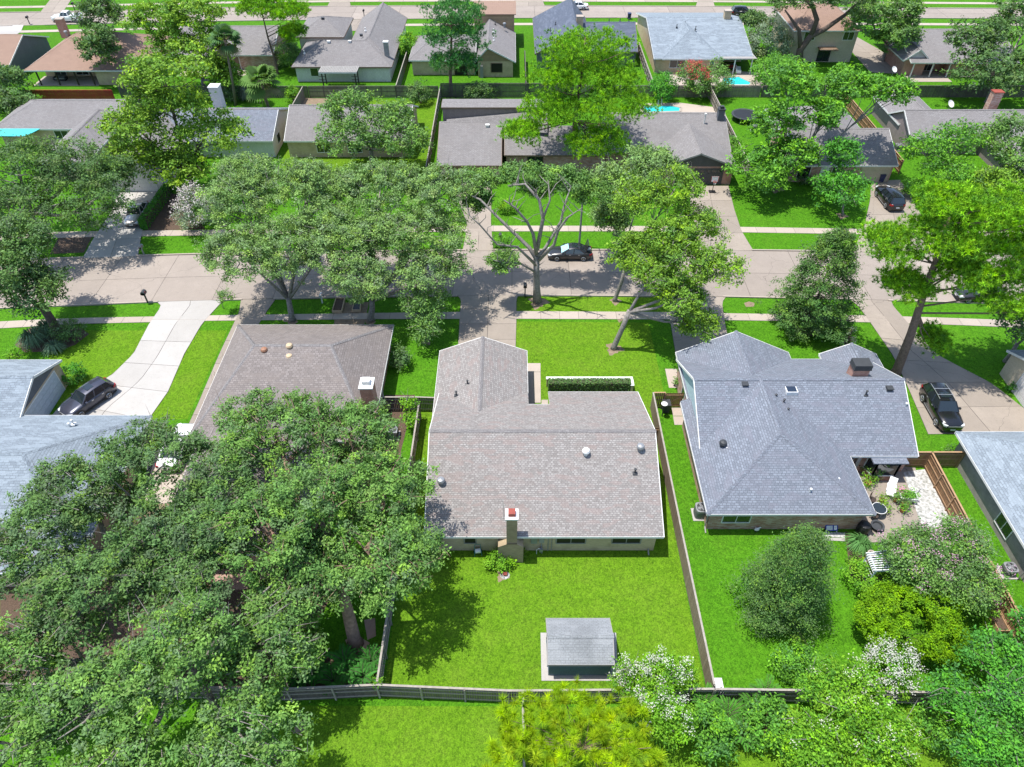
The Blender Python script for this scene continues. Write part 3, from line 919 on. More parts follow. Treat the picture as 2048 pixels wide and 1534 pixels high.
# --- blue-grey roofed house
h = House('brick_house', 'red brick house with blue-grey shingle hip roof and courtyard patio', (22, 39, 0), 'shingle_blue', 'brick_rose', 'trim_white', gable='siding_mint')
h.block(14.6, 31.5, 35.76, 47.0, 2.5, 5.4, 'x', ridge=41.4)
h.block(14.05, 26.2, 30.3, 41.6, 2.5, 5.38, 'y', h0=5.3, h1=0.01, ridge=20.0)
h.block(14.7, 24.8, 41.0, 47.9, 2.5, 4.95, 'y', ridge=19.6, gable='siding_mint')
h.block(27.5, 32.6, 42.0, 47.7, 2.5, 3.75, 'y')
h.chimney(27.6, 28.9, 42.0, 42.9, 4.6, 5.75, 'brick_red', 'metal_dark')
MB().box(27.55, 28.95, 41.95, 42.95, 5.87, 6.25).build('chimney_hood', 'metal_dark', h.o)
for px, py, z, k in ((1490, 768, 5.2, 'box'), (1779, 776, 5.1, 'box'), (1551, 795, 4.75, 'pipe'), (1567, 805, 4.65, 'pipe'), (1575, 823, 4.4, 'pipe'), (1732, 788, 4.85, 'pipe'), (1445, 890, 3.6, 'turbine'), (1552, 820, 4.75, 'box')):
    x, y = P(px, py, z); h.vent(x, y, z - 0.1, k)
for px, py, z in ((1454, 899, 3.4), (1497, 892, 3.9), (1621, 981, 3.4), (1676, 960, 3.3), (1812, 810, 4.4)):
    x, y = P(px, py, z); h.vent(x, y, z - 0.25, 'pipe', 'metal_white')
x, y = P(1582, 779, 5.0)
sp = MB().box(x - 0.45, x + 0.45, y - 0.42, y + 0.42, 4.75, 5.1).build('solar_vent', 'metal_white', h.o)
MB().face([(x - 0.38, y - 0.36, 5.105), (x + 0.38, y - 0.36, 5.105), (x + 0.38, y + 0.36, 5.105), (x - 0.38, y + 0.36, 5.105)]).build('panel', 'solar', sp)
h.window('S', 30.75, 15.5, 17.5, 0.9, 2.1, 2)
h.gutter_pipe(14.4, 30.5, 2.4); h.gutter_pipe(20.7, 30.5, 2.4)
h.window('W', 14.85, 38.6, 39.4, 0.9, 2.1, 1, 'trim_white')
h.window('W', 14.85, 43.2, 44.2, 0.9, 2.1, 1, 'trim_white')
# bay window towards the courtyard and a porch post
bay = MB().prism([(28.0, 36.25), (28.35, 35.3), (30.1, 35.3), (30.45, 36.25)], 0.0, 0.62).build('bay_base', 'brick_red', h.o)
bw = MB()
for a, b in (((28.0, 36.2), (28.35, 35.3)), ((28.35, 35.3), (30.1, 35.3)), ((30.1, 35.3), (30.45, 36.2))):
    for p in (a, b): bw.beam((p[0], p[1], 0.62), (p[0], p[1], 2.2), 0.1, 0.1, (1, 0, 0))
    for z in (0.66, 2.16): bw.beam((a[0], a[1], z), (b[0], b[1], z), 0.1, 0.08)
bwo = bw.build('bay_window', 'trim_white', h.o)
for a, b in (((28.0, 36.2), (28.35, 35.3)), ((28.35, 35.3), (30.1, 35.3)), ((30.1, 35.3), (30.45, 36.2))):
    MB().face([(a[0], a[1], 0.66), (b[0], b[1], 0.66), (b[0], b[1], 2.16), (a[0], a[1], 2.16)]).build('pane', 'glass', bwo)
bx('bay_roof', 'shingle_blue', h.o, 27.9, 30.6, 35.15, 36.3, 2.2, 2.32)
MB().box(26.9, 27.15, 35.7, 35.95, 0, 2.4).build('porch_post', 'trim_grey', h.o)
h.door('S', 36.21, 26.25, 26.85, 2.1, 'glass')
h.done()

# --- brown hip roof house beside it
h = House('brick_house', 'red brick house with weathered brown hip roof under the big oaks', (-18.4, 44, 0), 'shingle_brown', 'brick_red', 'trim_white', cap='shingle_grey')
h.block(-25.7, -11.1, 37.3, 51.8, 2.5, 5.0, 'x', h0=3.7, h1=4.4, ridge=46.0)
h.block(-24.8, -14.2, 27.0, 40.0, 2.5, 4.7, 'y', h0=4.8, h1=0.01)
h.chimney(-12.2, -11.2, 40.6, 41.8, 0.0, 5.0, 'brick_red', 'metal_white')
bx('chimney_hood', 'metal_white', h.o, -12.0, -11.4, 40.9, 41.5, 5.12, 5.5)
for px, py, z in ((530, 705, 4.6), (580, 697, 4.75), (580, 718, 4.3)):
    x, y = P(px, py, z); h.vent(x, y, z - 0.05, 'turbine', 'wood_raw' if px > 550 else 'rust_copper')
for px, py, z in ((600, 741, 4.0), (543, 778, 3.5), (549, 822, 3.0)):
    x, y = P(px, py, z); h.vent(x, y, z - 0.15, 'pipe', 'metal_white' if py < 800 else 'rust_copper')
h.gutter_pipe(-11.2, 44.0, 2.4, 0.4, 0.0, 'trim_white')
h.window('E', -11.55, 48.0, 49.4, 0.9, 2.1, 1)
h.done()

# --- house at the edge of the oaks: garage gable and main roof
h = House('garage_house', 'house with pale blue-grey roof and pale blue garage door facing the white driveway', (-44, 38, 0), 'shingle_sky', 'brick_tan', 'trim_white', gable='siding_slate')
h.block(-56, -40.0, 39.3, 46.9, 2.5, 4.0, 'x', over=0.3, over_g=0.2)
h.block(-52, -29.5, 25.5, 40.1, 2.5, 5.3, 'x', h0=0, h1=6.0, ridge=33.6)
h.door('E', -40.2, 40.1, 45.6, 2.25, 'door_blue', 'trim_white', rows=4, name='garage_door')
for px, py, z in ((146, 846, 3.6), (140, 853, 3.4)):
    x, y = P(px, py, z); h.vent(x, y, z - 0.1, 'pipe', 'metal_white')
h.window('S', 39.6, -42.6, -41.2, 0.8, 2.0, 1)
h.done()

# --- houses at the other edge
h = House('brick_house', 'grey brick house with pale speckled roof behind the brown courtyard fence', (43, 30, 0), 'shingle_sky', 'brick_grey', 'trim_white')
h.block(35.5, 51, 14.0, 38.3, 2.5, 5.4, 'y', h0=0, h1=5.5)
h.window('W', 35.95, 29.4, 31.0, 0.7, 1.95, 2, 'trim_white')
h.window('W', 35.95, 22.5, 23.6, 0.8, 1.95, 1, 'trim_white')
h.gutter_pipe(35.7, 26.5, 2.4, 0.5, 0.0, 'trim_grey')
h.done()
h = House('garage_house', 'pale walled garage with blue-grey eave beside the parked black suv', (50, 43.5, 0), 'shingle_sky', 'siding_cream', 'trim_white')
h.block(44.6, 60, 39.6, 48.2, 2.5, 4.3, 'x')
h.door('W', 44.85, 40.6, 45.4, 2.2, 'siding_white', 'trim_white', rows=4, name='garage_door')
h.done()

# --- row across the street
h = House('ranch_house', 'long grey-roofed house with turquoise awning beside the red fence', (-62, 98, 0), 'shingle_grey', 'brick_tan')
h.block(-71, -54, 94.0, 104.0, 2.5, 4.4, 'x', h0=4.5, h1=0.01)
h.block(-60, -53.8, 84, 99.5, 2.5, 4.1, 'y', h0=3.0, h1=3.0)
MB().face([(-72.4, 92.4, 2.2), (-65.8, 92.4, 2.2), (-63.9, 94.6, 2.62), (-71.0, 94.6, 2.62)]).face([(-72.4, 92.4, 2.12), (-71.0, 94.6, 2.54), (-63.9, 94.6, 2.54), (-65.8, 92.4, 2.12)]).build('awning', 'awning_turquoise', h.o)
h.window('S', 94.45, -63, -61.2, 0.9, 2.0, 2)
h.done()
h = House('ranch_house', 'grey-roofed house with white garage door behind the silver sedan', (-42, 90, 0), 'shingle_grey', 'siding_white')
h.block(-51, -43.2, 81.2, 98, 2.5, 4.3, 'y', h0=0, h1=3)
h.block(-51, -31.8, 90.3, 101, 2.5, 4.6, 'x', h0=3, h1=0, roof='shingle_blue')
h.door('S', 81.45, -49.6, -44.6, 2.2, 'siding_white', 'trim_white', rows=4, name='garage_door')
h.chimney(-41.4, -40.1, 97.6, 98.9, 3.0, 6.6, 'siding_white', 'metal_white')
h.window('E', -32.05, 93, 94.4, 0.8, 2.0, 1)
h.done()
h = House('ranch_house', 'tan brick house with plain grey gable roof behind the leafy oak', (-22, 96, 0), 'shingle_grey', 'brick_tan')
h.block(-30.3, -13.5, 90.3, 101.6, 2.5, 5.0, 'x')
h.window('S', 90.75, -26.2, -24.4, 0.7, 2.05, 2); h.window('S', 90.75, -22.0, -20.2, 0.7, 2.05, 2)
h.done()
h = House('ranch_house', 'brown house with steep grey front roof and lilac clerestory wall beside tall pine', (-3, 92, 0), 'shingle_grey', 'brick_rose', 'trim_brown')
h.block(-9.5, -1.3, 83.4, 91.4, 2.5, 4.9, 'x', ridge=90.8)
h.block(-9.2, 4.6, 91.5, 94.2, 6.5, 6.62, 'x', wall='siding_lilac', over=0.12, over_g=0.12)
h.block(-9.2, 4.6, 94.0, 102, 2.5, 4.6, 'x')
h.block(-1.0, 12.5, 86.2, 95, 2.5, 4.4, 'x', h1=3.0)
m = MB(); m.face([(-8.6, 91.1, 4.78), (4.6, 88.9, 4.2), (4.6, 91.45, 6.1), (-8.6, 91.45, 4.95)]); m.build('roof', 'shingle_grey', h.o)
h.door('S', 83.85, -8.3, -3.0, 2.15, 'trim_brown', 'trim_brown', rows=4, name='garage_door')
h.vent(-3.2, 90.0, 4.7, 'box', 'metal_white')
h.window('S', 86.65, 2.0, 4.0, 0.6, 2.1, 2, 'trim_brown')
h.done()
h = House('ranch_house', 'grey-roofed house with dark gable over a charcoal garage door', (22, 90, 0), 'shingle_grey', 'brick_red', 'trim_grey', gable='siding_dark')
h.block(12.0, 28.4, 87.2, 99.4, 2.5, 5.0, 'x', ridge=93.3, wall='brick_red', gable='siding_slate')
h.block(18.5, 28.3, 82.9, 93.0, 2.5, 4.35, 'y', ridge=23.4)
h.door('S', 83.15, 20.6, 26.6, 2.15, 'siding_dark', 'siding_dark', lights=8, rows=4, name='garage_door')
h.chimney(27.2, 28.0, 92.0, 92.8, 3.5, 5.9, 'siding_slate', 'metal_dark', flue='metal_dark')
MB().lathe([(0.09, 4.0), (0.09, 5.4), (0.16, 5.5), (0.16, 5.65)], 25.4, 91.6, 8).build('roof_vent', 'metal_white', h.o)
MB().lathe([(0.16, 0), (0.16, 0.06)], 0, 0, 10)
h.done()
h = House('ranch_house', 'rose brick house with grey gable roof behind the black driveway suv', (42, 90, 0), 'shingle_grey', 'brick_rose')
h.block(35.4, 48.6, 83.4, 94.2, 2.5, 4.9, 'x', ridge=88.8)
h.block(36.2, 47.6, 90.0, 100.5, 2.5, 4.9, 'y', h0=0.01, h1=4.5)
h.window('S', 83.85, 36.4, 37.9, 0.5, 2.15, 1, 'trim_white', 'glass_screen')
h.door('S', 83.85, 39.3, 40.3, 2.1, 'paint_white', 'trim_white')
h.window('S', 83.85, 40.7, 41.2, 0.4, 2.1, 1)
h.door('S', 83.85, 44.4, 48.0, 2.15, 'siding_cream', 'siding_cream', rows=4, name='garage_door')
h.vent(40.5, 92.5, 4.8, 'pipe', 'metal_white'); h.vent(43.5, 93.0, 4.7, 'box', 'metal_white')
h.done()
h = House('ranch_house', 'smooth grey-roofed house with brick chimney and white dish by the back fence', (62, 95, 0), 'shingle_grey', 'siding_lilac')
h.block(53.3, 74, 91.2, 99.2, 2.5, 4.6, 'x', ridge=95.3)
h.block(53.4, 60.0, 95.4, 105, 2.5, 4.2, 'y')
h.block(63, 73, 80.5, 93, 2.5, 4.3, 'y')
h.chimney(67.3, 68.6, 99.4, 100.4, 0, 5.2, 'brick_rose', 'flue_red')
h.door('S', 80.75, 64.5, 70.5, 2.2, 'siding_white', 'trim_white', rows=4, name='garage_door')
h.window('S', 91.65, 55, 57, 0.8, 2.0, 2)
h.done()

# --- row behind, seen from the rear
h = House('ranch_house', 'brown-roofed house with grey plank side wall beside the patio house', (-88, 124, 0), 'shingle_rust', 'siding_slate')
h.block(-98, -80.6, 117.4, 131, 2.5, 5.0, 'x')
h.done()
h = House('patio_house', 'rust-brown roofed house with deep shaded patio on dark posts', (-68, 122, 0), 'shingle_rust', 'brick_tan')
h.block(-77.2, -59, 115.2, 131, 2.5, 5.4, 'x', h0=6.0, h1=6.0, ridge=124, walls=False)
h.walls(-76.6, -59.5, 119.4, 130.5, 2.45); h.walls(-66.4, -59.5, 115.8, 119.3, 2.45)
bx('patio_slab', 'walk', h.o, -77.0, -66.4, 115.4, 119.4, 0, 0.05)
for xx in (-75.6, -72.6, -69.6, -67.0):
    bx('post', 'wood_dark', h.o, xx - 0.09, xx + 0.09, 115.5, 115.68, 0.05, 2.4)
h.window('S', 119.4, -75, -73.2, 0.3, 2.1, 2); h.window('S', 119.4, -71.5, -69.5, 0.3, 2.1, 2)
h.chimney(-77.0, -75.8, 128.5, 129.5, 3, 5.9, 'brick_red')
h.vent(-74.2, 125.6, 4.6, 'turbine', 'metal_grey')
h.done()
h = House('ranch_house', 'small grey-roofed brick house behind the tall fan palms', (-48, 128, 0), 'shingle_grey', 'brick_rose')
h.block(-56, -39.4, 122, 135, 2.5, 5.0, 'x')
h.window('S', 122.45, -52.5, -50.5, 0.3, 2.1, 2); h.door('S', 122.45, -46.4, -45.4, 2.1, 'trim_brown')
bx('patio_slab', 'walk', h.o, -55, -44, 119.5, 122.4, 0, 0.05)
h.done()
h = House('siding_house', 'white board house with grey hip roofs and dark pergola at its back', (-27, 125, 0), 'shingle_grey', 'siding_white', 'trim_brown')
h.block(-35.2, -19.2, 116.7, 128, 2.5, 4.7, 'x', h0=4.5, h1=4.5, ridge=122.3)
h.block(-27.6, -19.3, 119, 141, 2.5, 5.1, 'y', h0=4.0, h1=0)
h.block(-36.8, -28.6, 127.8, 138, 3.4, 5.2, 'x', h0=4.0, h1=4.0)
h.window('S', 117.15, -32.4, -31.2, 0.9, 2.1, 1)
h.chimney(-20.6, -19.9, 119.6, 120.3, 3.0, 5.2, 'metal_grey', 'metal_white')
for x, y in ((-29.8, 121.8), (-26.4, 121.9)): h.vent(x, y, 4.6, 'box', 'metal_white')
h.vent(-33.5, 119.6, 3.6, 'pipe', 'metal_white'); h.vent(-24.6, 127, 4.7, 'pipe', 'metal_white'); h.vent(-25.0, 125, 4.6, 'box'); h.vent(-32.7, 132.2, 5.0, 'box')
h.done()
h = House('brick_house', 'tan brick house with tan plank gable behind the dark pine', (-6, 126, 0), 'shingle_grey', 'brick_tan', gable='siding_tan')
h.block(-6.0, 0.6, 118.9, 133, 2.5, 4.7, 'y', ridge=-3.9)
h.block(-16.8, -5.9, 119.6, 131, 2.5, 4.6, 'x', h0=4)
bx('dormer_wall', 'siding_tan', h.o, -6.6, 0.4, 133, 140, 0, 5.4)
bx('dormer_roof', 'shingle_rust', h.o, -6.9, 0.7, 132.8, 140.4, 5.4, 5.52)
h.window('S', 119.15, -3.4, -1.6, 0.8, 2.15, 1, 'trim_brown', 'glass_screen')
h.door('S', 120.05, -9.4, -7.4, 2.15, 'glass_screen', 'trim_brown')
h.vent(-1.3, 131, 4.2, 'turbine', 'metal_grey'); h.vent(-2.9, 131.5, 4.3, 'pipe'); h.vent(-3.1, 127, 4.5, 'pipe', 'metal_white'); h.vent(-3.0, 123.5, 4.3, 'pipe', 'metal_white')
bx('water_heater', 'trim_grey', h.o, -5.2, -4.7, 118.7, 119.14, 0, 1.9)
h.done()
h = House('navy_roof_house', 'house with dark navy shingle roof and sharp gables behind the broad pine', (12, 130, 0), 'shingle_navy', 'siding_slate', 'trim_brown')
h.block(3.8, 13.5, 122.5, 141, 2.5, 5.9, 'y', ridge=10.6)
h.block(12.0, 21.0, 123.5, 136, 2.5, 5.2, 'x')
h.chimney(10.9, 12.0, 128.5, 129.5, 4, 6.3, 'brick_tan')
for x, y in ((7.5, 131), (6.5, 128), (16.6, 130.6), (18.5, 130.8), (20.0, 130.7)): h.vent(x, y, 5.0 if x > 12 else 4.4, 'pipe')
h.done()
h = House('brick_house', 'tan brick house with pale blue-grey roof and covered patio by the pool', (31, 130, 0), 'shingle_sky', 'brick_tan')
h.block(23.2, 39.5, 120.4, 144, 2.5, 5.2, 'x', ridge=132.3, walls=False)
h.block(24.5, 34.6, 120.2, 134, 2.5, 5.0, 'y', h0=6, h1=0.01, walls=False)
h.walls(23.6, 34.4, 120.85, 143.5, 2.45); h.walls(34.42, 39.2, 126, 143.5, 2.45)
for s, x in ((1, 23.6), (-1, 39.2)):
    g = MB(); pts = [(x, 121, 2.44), (x, 143.5, 2.44), (x, 132.3, 5.0)]; g.face(pts).face([(a + 0.1 * s, b, c) for a, b, c in pts][::-1]); g.build('gable', 'siding_cream', h.o)
h.window('S', 120.85, 26.0, 28.4, 0.9, 2.2, 2); h.window('S', 120.85, 32.6, 33.2, 0.9, 2.2, 1)
MB().prism([(34.3, 120.0), (39.9, 120.0), (39.5, 126.4), (34.3, 126.4)], 2.52, 2.62).build('patio_roof', 'trim_grey', h.o)
for xx in (39.3, 36.5): bx('post', 'trim_white', h.o, xx - 0.08, xx + 0.08, 120.2, 120.36, 0, 2.52)
h.chimney(36.5, 37.6, 131.6, 132.6, 4, 6.3, 'brick_tan')
for x, y in ((28, 129), (29.6, 130.4), (31, 128)): h.vent(x, y, 4.6, 'pipe')
h.done()
h = House('tall_house', 'cream two-storey house with brown roof behind the leaning oak trunk', (52.5, 130, 0), 'shingle_rust', 'siding_cream')
h.block(46.8, 58.2, 125.4, 138, 5.2, 7.6, 'x', h0=4, h1=4)
for a in (48.9, 55.4): h.window('S', 125.85, a, a + 1.7, 3.6, 4.8, 2)
h.window('S', 125.85, 52.0, 54.0, 0.2, 2.1, 2, 'wood_dark')
MB().prism([(51.6, 124.2), (54.6, 124.2), (54.6, 125.8), (51.6, 125.8)], 2.4, 2.52).build('awning', 'trim_brown', h.o)
h.done()
h = House('brick_house', 'brown-grey roofed house with white gabled porch by the opening in the trees', (71, 126, 0), 'shingle_grey', 'brick_red', gable='siding_white')
h.block(64.5, 82, 118.6, 135, 2.5, 5.0, 'x', walls=False)
h.walls(67.0, 81.5, 121.5, 134.5, 2.45); h.walls(71.5, 81.5, 119.1, 121.45, 2.45)
h.block(63.6, 68.0, 119.5, 127, 2.5, 4.2, 'y', gable='siding_white')
bx('patio_slab', 'walk', h.o, 64.6, 71.4, 117.0, 121.4, 0, 0.05)
for xx in (65.3, 68.4, 71.2): bx('post', 'trim_white', h.o, xx - 0.08, xx + 0.08, 118.9, 119.06, 0.05, 2.4)
h.window('S', 121.5, 68.0, 70.0, 0.2, 2.1, 2)
h.done()

# --- garden shed
x0, x1, y0, y1 = 2.2, 6.3, 19.5, 22.55
h = House('garden_shed', 'dark blue plank shed with patchy grey shingle roof on a slab', (4.2, 21, 0), 'shingle_shed', 'siding_navy', 'trim_grey', cat='shed')
h.block(x0, x1, y0, y1, 1.95, 2.7, 'x', over=0.16, over_g=0.1)
h.door('W', x0 + 0.1, 20.3, 21.8, 1.75, 'siding_navy', 'paint_paleblue')
h.done()
# ------------------------------------------------------------------ fences
def fence(label, pts, h=1.8, pick='fence_grey', rail='rail_grey', side=1, bay=2.4, gaps=(), name='wooden_fence', cap=True, gate=None):
    """board fence along pts (metres): pickets joined, every post and rail its own part; side = where posts stand"""
    o = wthing(name, label, 'fence', (pts[0][0], pts[0][1], 0))
    pk = MB()
    post_me = None
    for a, b in zip(pts[:-1], pts[1:]):
        A = Vector((*a, 0)); B = Vector((*b, 0)); L = (B - A).length; d = (B - A) / L
        n = Vector((-d.y, d.x, 0)) * side
        rot = Matrix.Rotation(math.atan2(d.y, d.x), 4, 'Z')
        k = int(L / 0.15)
        for i in range(k):
            p = A + d * (i + 0.5) * L / k
            hh = h + random.uniform(-0.025, 0.02)
            pk.box(-0.066, 0.066, -0.01, 0.01, 0.03, hh, Matrix.Translation(p + n * random.uniform(-0.004, 0.004)) @ rot)
        nb = max(1, round(L / bay))
        for i in range(nb + 1):
            p = A + d * L * i / nb + n * 0.065
            MB().box(-0.05, 0.05, -0.05, 0.05, 0, h - 0.05, Matrix.Translation(p) @ rot).build('post', rail, o)
        for i in range(nb):
            p = A + d * L * i / nb; q = A + d * L * (i + 1) / nb
            for z in (0.3, 0.98, h - 0.28):
                MB().beam(p + n * 0.031 + Vector((0, 0, z)), q + n * 0.031 + Vector((0, 0, z)), 0.038, 0.09).build('rail', rail, o)
            if cap:
                MB().beam(p + n * 0.02 + Vector((0, 0, h + 0.035)), q + n * 0.02 + Vector((0, 0, h + 0.035)), 0.13, 0.03).build('cap_board', rail, o)
    pk.build('pickets', pick, o)['kind'] = 'stuff'
    return o
def gate(label, a, b, h=1.75, mat='fence_brown', rail='rail_brown'):
    o = wthing('wooden_gate', label, 'gate', (a[0], a[1], 0))
    A = Vector((*a, 0)); B = Vector((*b, 0)); L = (B - A).length; d = (B - A) / L; n = Vector((-d.y, d.x, 0))
    rot = Matrix.Rotation(math.atan2(d.y, d.x), 4, 'Z'); pk = MB()
    k = int(L / 0.15)
    for i in range(k):
        pk.box(-0.068, 0.068, -0.01, 0.01, 0.05, h, Matrix.Translation(A + d * (i + 0.5) * L / k) @ rot)
    pk.build('pickets', mat, o)['kind'] = 'stuff'
    for z in (0.3, h - 0.25):
        MB().beam(A - n * 0.03 + Vector((0, 0, z)), B - n * 0.03 + Vector((0, 0, z)), 0.04, 0.1).build('rail', rail, o)
    MB().beam(A - n * 0.032 + Vector((0, 0, 0.32)), B - n * 0.032 + Vector((0, 0, h - 0.27)), 0.04, 0.1).build('brace', rail, o)
    return o
fence('weathered fence between the tan brick house and the blue-roofed house', [(12.1, 43.4), (12.12, 30), (12.2, 18.3)], 1.85, pick='fence_tan', rail='rail_grey', side=1)
fence('shaded grey fence between the shed lawn and the big oaks', [(-7.9, 42.0), (-8.05, 30), (-8.2, 18.5)], pick='fence_grey', rail='rail_grey', side=1)
fence('low grey back fence with open rails behind the blue shed', [(-42, 18.6), (-26, 18.35), (-13.6, 18.1), (-8.2, 18.35), (-0.2, 18.0), (0.6, 18.0), (12.2, 18.1)], 1.75, 'fence_dark', 'rail_grey', side=-1, bay=2.5)
fence('dark back fence behind the white crape myrtle', [(12.25, 18.1), (25.5, 17.9), (34, 17.8)], 1.75, 'fence_dark', 'rail_grey', side=-1, bay=2.5)
fence('narrow fence running under the bushy long-needled pine', [(0.62, 17.9), (0.7, 9.0), (0.8, 2)], 1.75, 'fence_grey', 'rail_grey', side=1)
fence('fresh brown fence round the gravel courtyard', [(31.4, 36.75), (33.25, 36.75), (33.1, 28), (33.0, 18)], 1.8, 'fence_brown', 'rail_brown', side=-1)
fence('short brown fence closing the strip to the grey brick house', [(33.35, 36.75), (35.85, 36.75)], 1.8, 'fence_brown', 'rail_brown', side=-1)
fence('brown fence panel beside the gate at the blue-roofed house', [(12.2, 43.45), (13.2, 43.45)], 1.8, 'fence_brown', 'rail_brown', side=-1)
gate('brown cross-braced gate against the mint gable wall', (13.25, 43.45), (14.8, 43.45))
gate('brown gate between tan brick house corner and weathered fence', (10.6, 39.4), (12.05, 39.4))
fence('dark board fence between the brown hip roof and the garage wing', [(-11.1, 43.0), (-8.0, 43.0), (-6.2, 42.9)], 1.7, 'fence_dark', 'rail_grey', side=-1, bay=1.6)
# behind the row across the street
fence('red painted fence behind the house with turquoise awning', [(-74.5, 109.2), (-61.2, 109.2)], 1.75, 'fence_red', 'fence_red', side=1)
fence('dark back fence behind the fan palms', [(-60.8, 110.6), (-31.6, 110.6)], 1.8, 'fence_dark', 'fence_dark', side=1)
fence('grey back fence in front of the pergola house', [(-31.4, 110.6), (-18, 110.7), (-11.4, 110.6)], 1.8, 'fence_grey', 'fence_dark', side=-1)
fence('tall dark fence with climbing shrubs behind the dark pine', [(-11.0, 110.7), (9.5, 110.7)], 2.2, 'fence_dark', 'fence_dark', side=-1)
fence('grey board fence between the two swimming pools', [(9.7, 110.8), (30.4, 110.8), (38.5, 110.8)], 1.8, 'fence_grey', 'fence_dark', side=1)
fence('dark fence behind the house with white dish', [(38.8, 110.8), (90, 110.8)], 1.8, 'fence_dark', 'fence_dark', side=1)
fence('side fence beside the lilac clerestory house', [(-11.0, 84.5), (-11.1, 110.4)], 1.8, 'fence_dark', 'rail_grey', side=-1)
fence('side fence beside the round trampoline', [(30.5, 85), (30.6, 110.5)], 1.8, 'fence_grey', 'rail_grey', side=1)
fence('short tan fence beside the plain grey gable house', [(-31.6, 96.5), (-30.4, 96.5), (-30.2, 96.5)], 1.8, 'fence_grey', 'rail_grey', side=1)
fence('side fence running from the fan palms to the street houses', [(-32.3, 98), (-32.2, 110.4)], 1.8, 'fence_grey', 'rail_grey', side=1)
fence('tan side fence between pergola house and dark pine', [(-17.9, 111), (-17.8, 127)], 1.8, 'fence_grey', 'rail_grey', side=1)
fence('side fence between rose brick house and smooth grey roof', [(50.6, 86), (50.7, 110.5)], 1.8, 'fence_brown', 'rail_brown', side=1)
fence('dark side fence between tan gable house and navy roof house', [(2.2, 111), (2.2, 126)], 1.8, 'fence_dark', 'fence_dark', side=1)
fence('side fence between navy roof house and pool house', [(22.0, 111), (22.1, 130)], 1.8, 'fence_dark', 'rail_grey', side=1)
fence('wooden fence beside the white board house lawn', [(-38.2, 127), (-36.9, 127)], 1.8, 'fence_brown', 'rail_brown', side=1)
# low garden wall behind the clipped hedge
o = wthing('garden_wall', 'low white-capped wall along the clipped hedge', 'wall', (7, 46.1, 0))
bx('wall', 'brick_tan', o, 3.1, 10.75, 46.02, 46.24, 0, 0.95)
bx('wall', 'brick_tan', o, 10.55, 10.77, 45.2, 46.0, 0, 0.95)
bx('coping', 'metal_white', o, 3.05, 10.8, 45.97, 46.29, 0.95, 1.01)
bx('coping', 'metal_white', o, 10.5, 10.82, 45.15, 45.965, 0.95, 1.01)
# ------------------------------------------------------------------ trees and plants
def leaf_mesh(name, c, nrm, size, tint, aspect=0.5, mat='leaf', parent=None):
    """one diamond face per leaf"""
    n = len(c)
    nrm = nrm / (np.linalg.norm(nrm, axis=1, keepdims=True) + 1e-9)
    t = RNG.normal(size=(n, 3)); t -= nrm * (t * nrm).sum(1, keepdims=True)
    t /= np.linalg.norm(t, axis=1, keepdims=True) + 1e-9
    b = np.cross(nrm, t)
    s = size[:, None]
    v = np.empty((n, 4, 3))
    v[:, 0] = c - t * s; v[:, 1] = c - b * s * aspect + nrm * s * 0.12
    v[:, 2] = c + t * s; v[:, 3] = c + b * s * aspect + nrm * s * 0.12
    return raw_mesh(name, v.reshape(-1, 3), 4, np.repeat(tint, 4, axis=0), mat, parent)
def raw_mesh(name, v, k, tint, mat, parent):
    nf = len(v) // k
    me = bpy.data.meshes.new(name)
    me.vertices.add(len(v)); me.vertices.foreach_set('co', v.astype(np.float32).ravel())
    me.loops.add(len(v)); me.loops.foreach_set('vertex_index', np.arange(len(v), dtype=np.int32))
    me.polygons.add(nf); me.polygons.foreach_set('loop_start', np.arange(0, len(v), k, dtype=np.int32))
    a = me.attributes.new('tint', 'FLOAT_COLOR', 'POINT')
    rgba = np.ones((len(v), 4), np.float32); rgba[:, :3] = tint
    a.data.foreach_set('color', rgba.ravel())
    me.materials.append(M[mat])
    me.update(calc_edges=True)
    return link(name, me, parent)
def needle_mesh(name, c, axis, n_per, length, width, tint, parent, mat='needle', spread=1.0):
    """tufts: thin blades radiating from each centre"""
    n = len(c)
    C = np.repeat(c, n_per, 0); A = np.repeat(axis, n_per, 0)
    d = A * 0.75 + RNG.normal(size=(n * n_per, 3)) * 0.75 * spread
    d /= np.linalg.norm(d, axis=1, keepdims=True) + 1e-9
    s = np.cross(d, RNG.normal(size=d.shape)); s /= np.linalg.norm(s, axis=1, keepdims=True) + 1e-9
    L = length * RNG.uniform(0.7, 1.15, (n * n_per, 1))
    v = np.empty((n * n_per, 3, 3))
    v[:, 0] = C - s * width / 2 - d * 0.03; v[:, 1] = C + s * width / 2 - d * 0.03; v[:, 2] = C + d * L
    T = np.repeat(tint, n_per, 0) * RNG.uniform(0.8, 1.2, (n * n_per, 1))
    return raw_mesh(name, v.reshape(-1, 3), 3, np.repeat(T, 3, axis=0), mat, parent)
def lobe(x0, y0, x1, y1, zc, k=0.75):
    cx, cy = (x0 + x1) / 2, (y0 + y1) / 2
    X, Y = P(cx, cy, zc)
    ppm = PPM(cy, zc)
    rx = (x1 - x0) / 2 / ppm; hm = (y1 - y0) / 2 / ppm
    d = math.atan2(CAM_H - zc, Y)
    ry = hm / math.sqrt(math.sin(d) ** 2 + (k * math.cos(d)) ** 2)
    ry = min(max(ry, 0.55 * rx), 1.5 * rx)
    rz = min(k * ry, zc * 0.93)
    return np.array((X, Y, zc)), np.array((rx, ry, rz))
def _area(r):
    return 4 * math.pi * ((r[0] * r[1]) ** 1.6 / 3 + (r[0] * r[2]) ** 1.6 / 3 + (r[1] * r[2]) ** 1.6 / 3) ** (1 / 1.6)
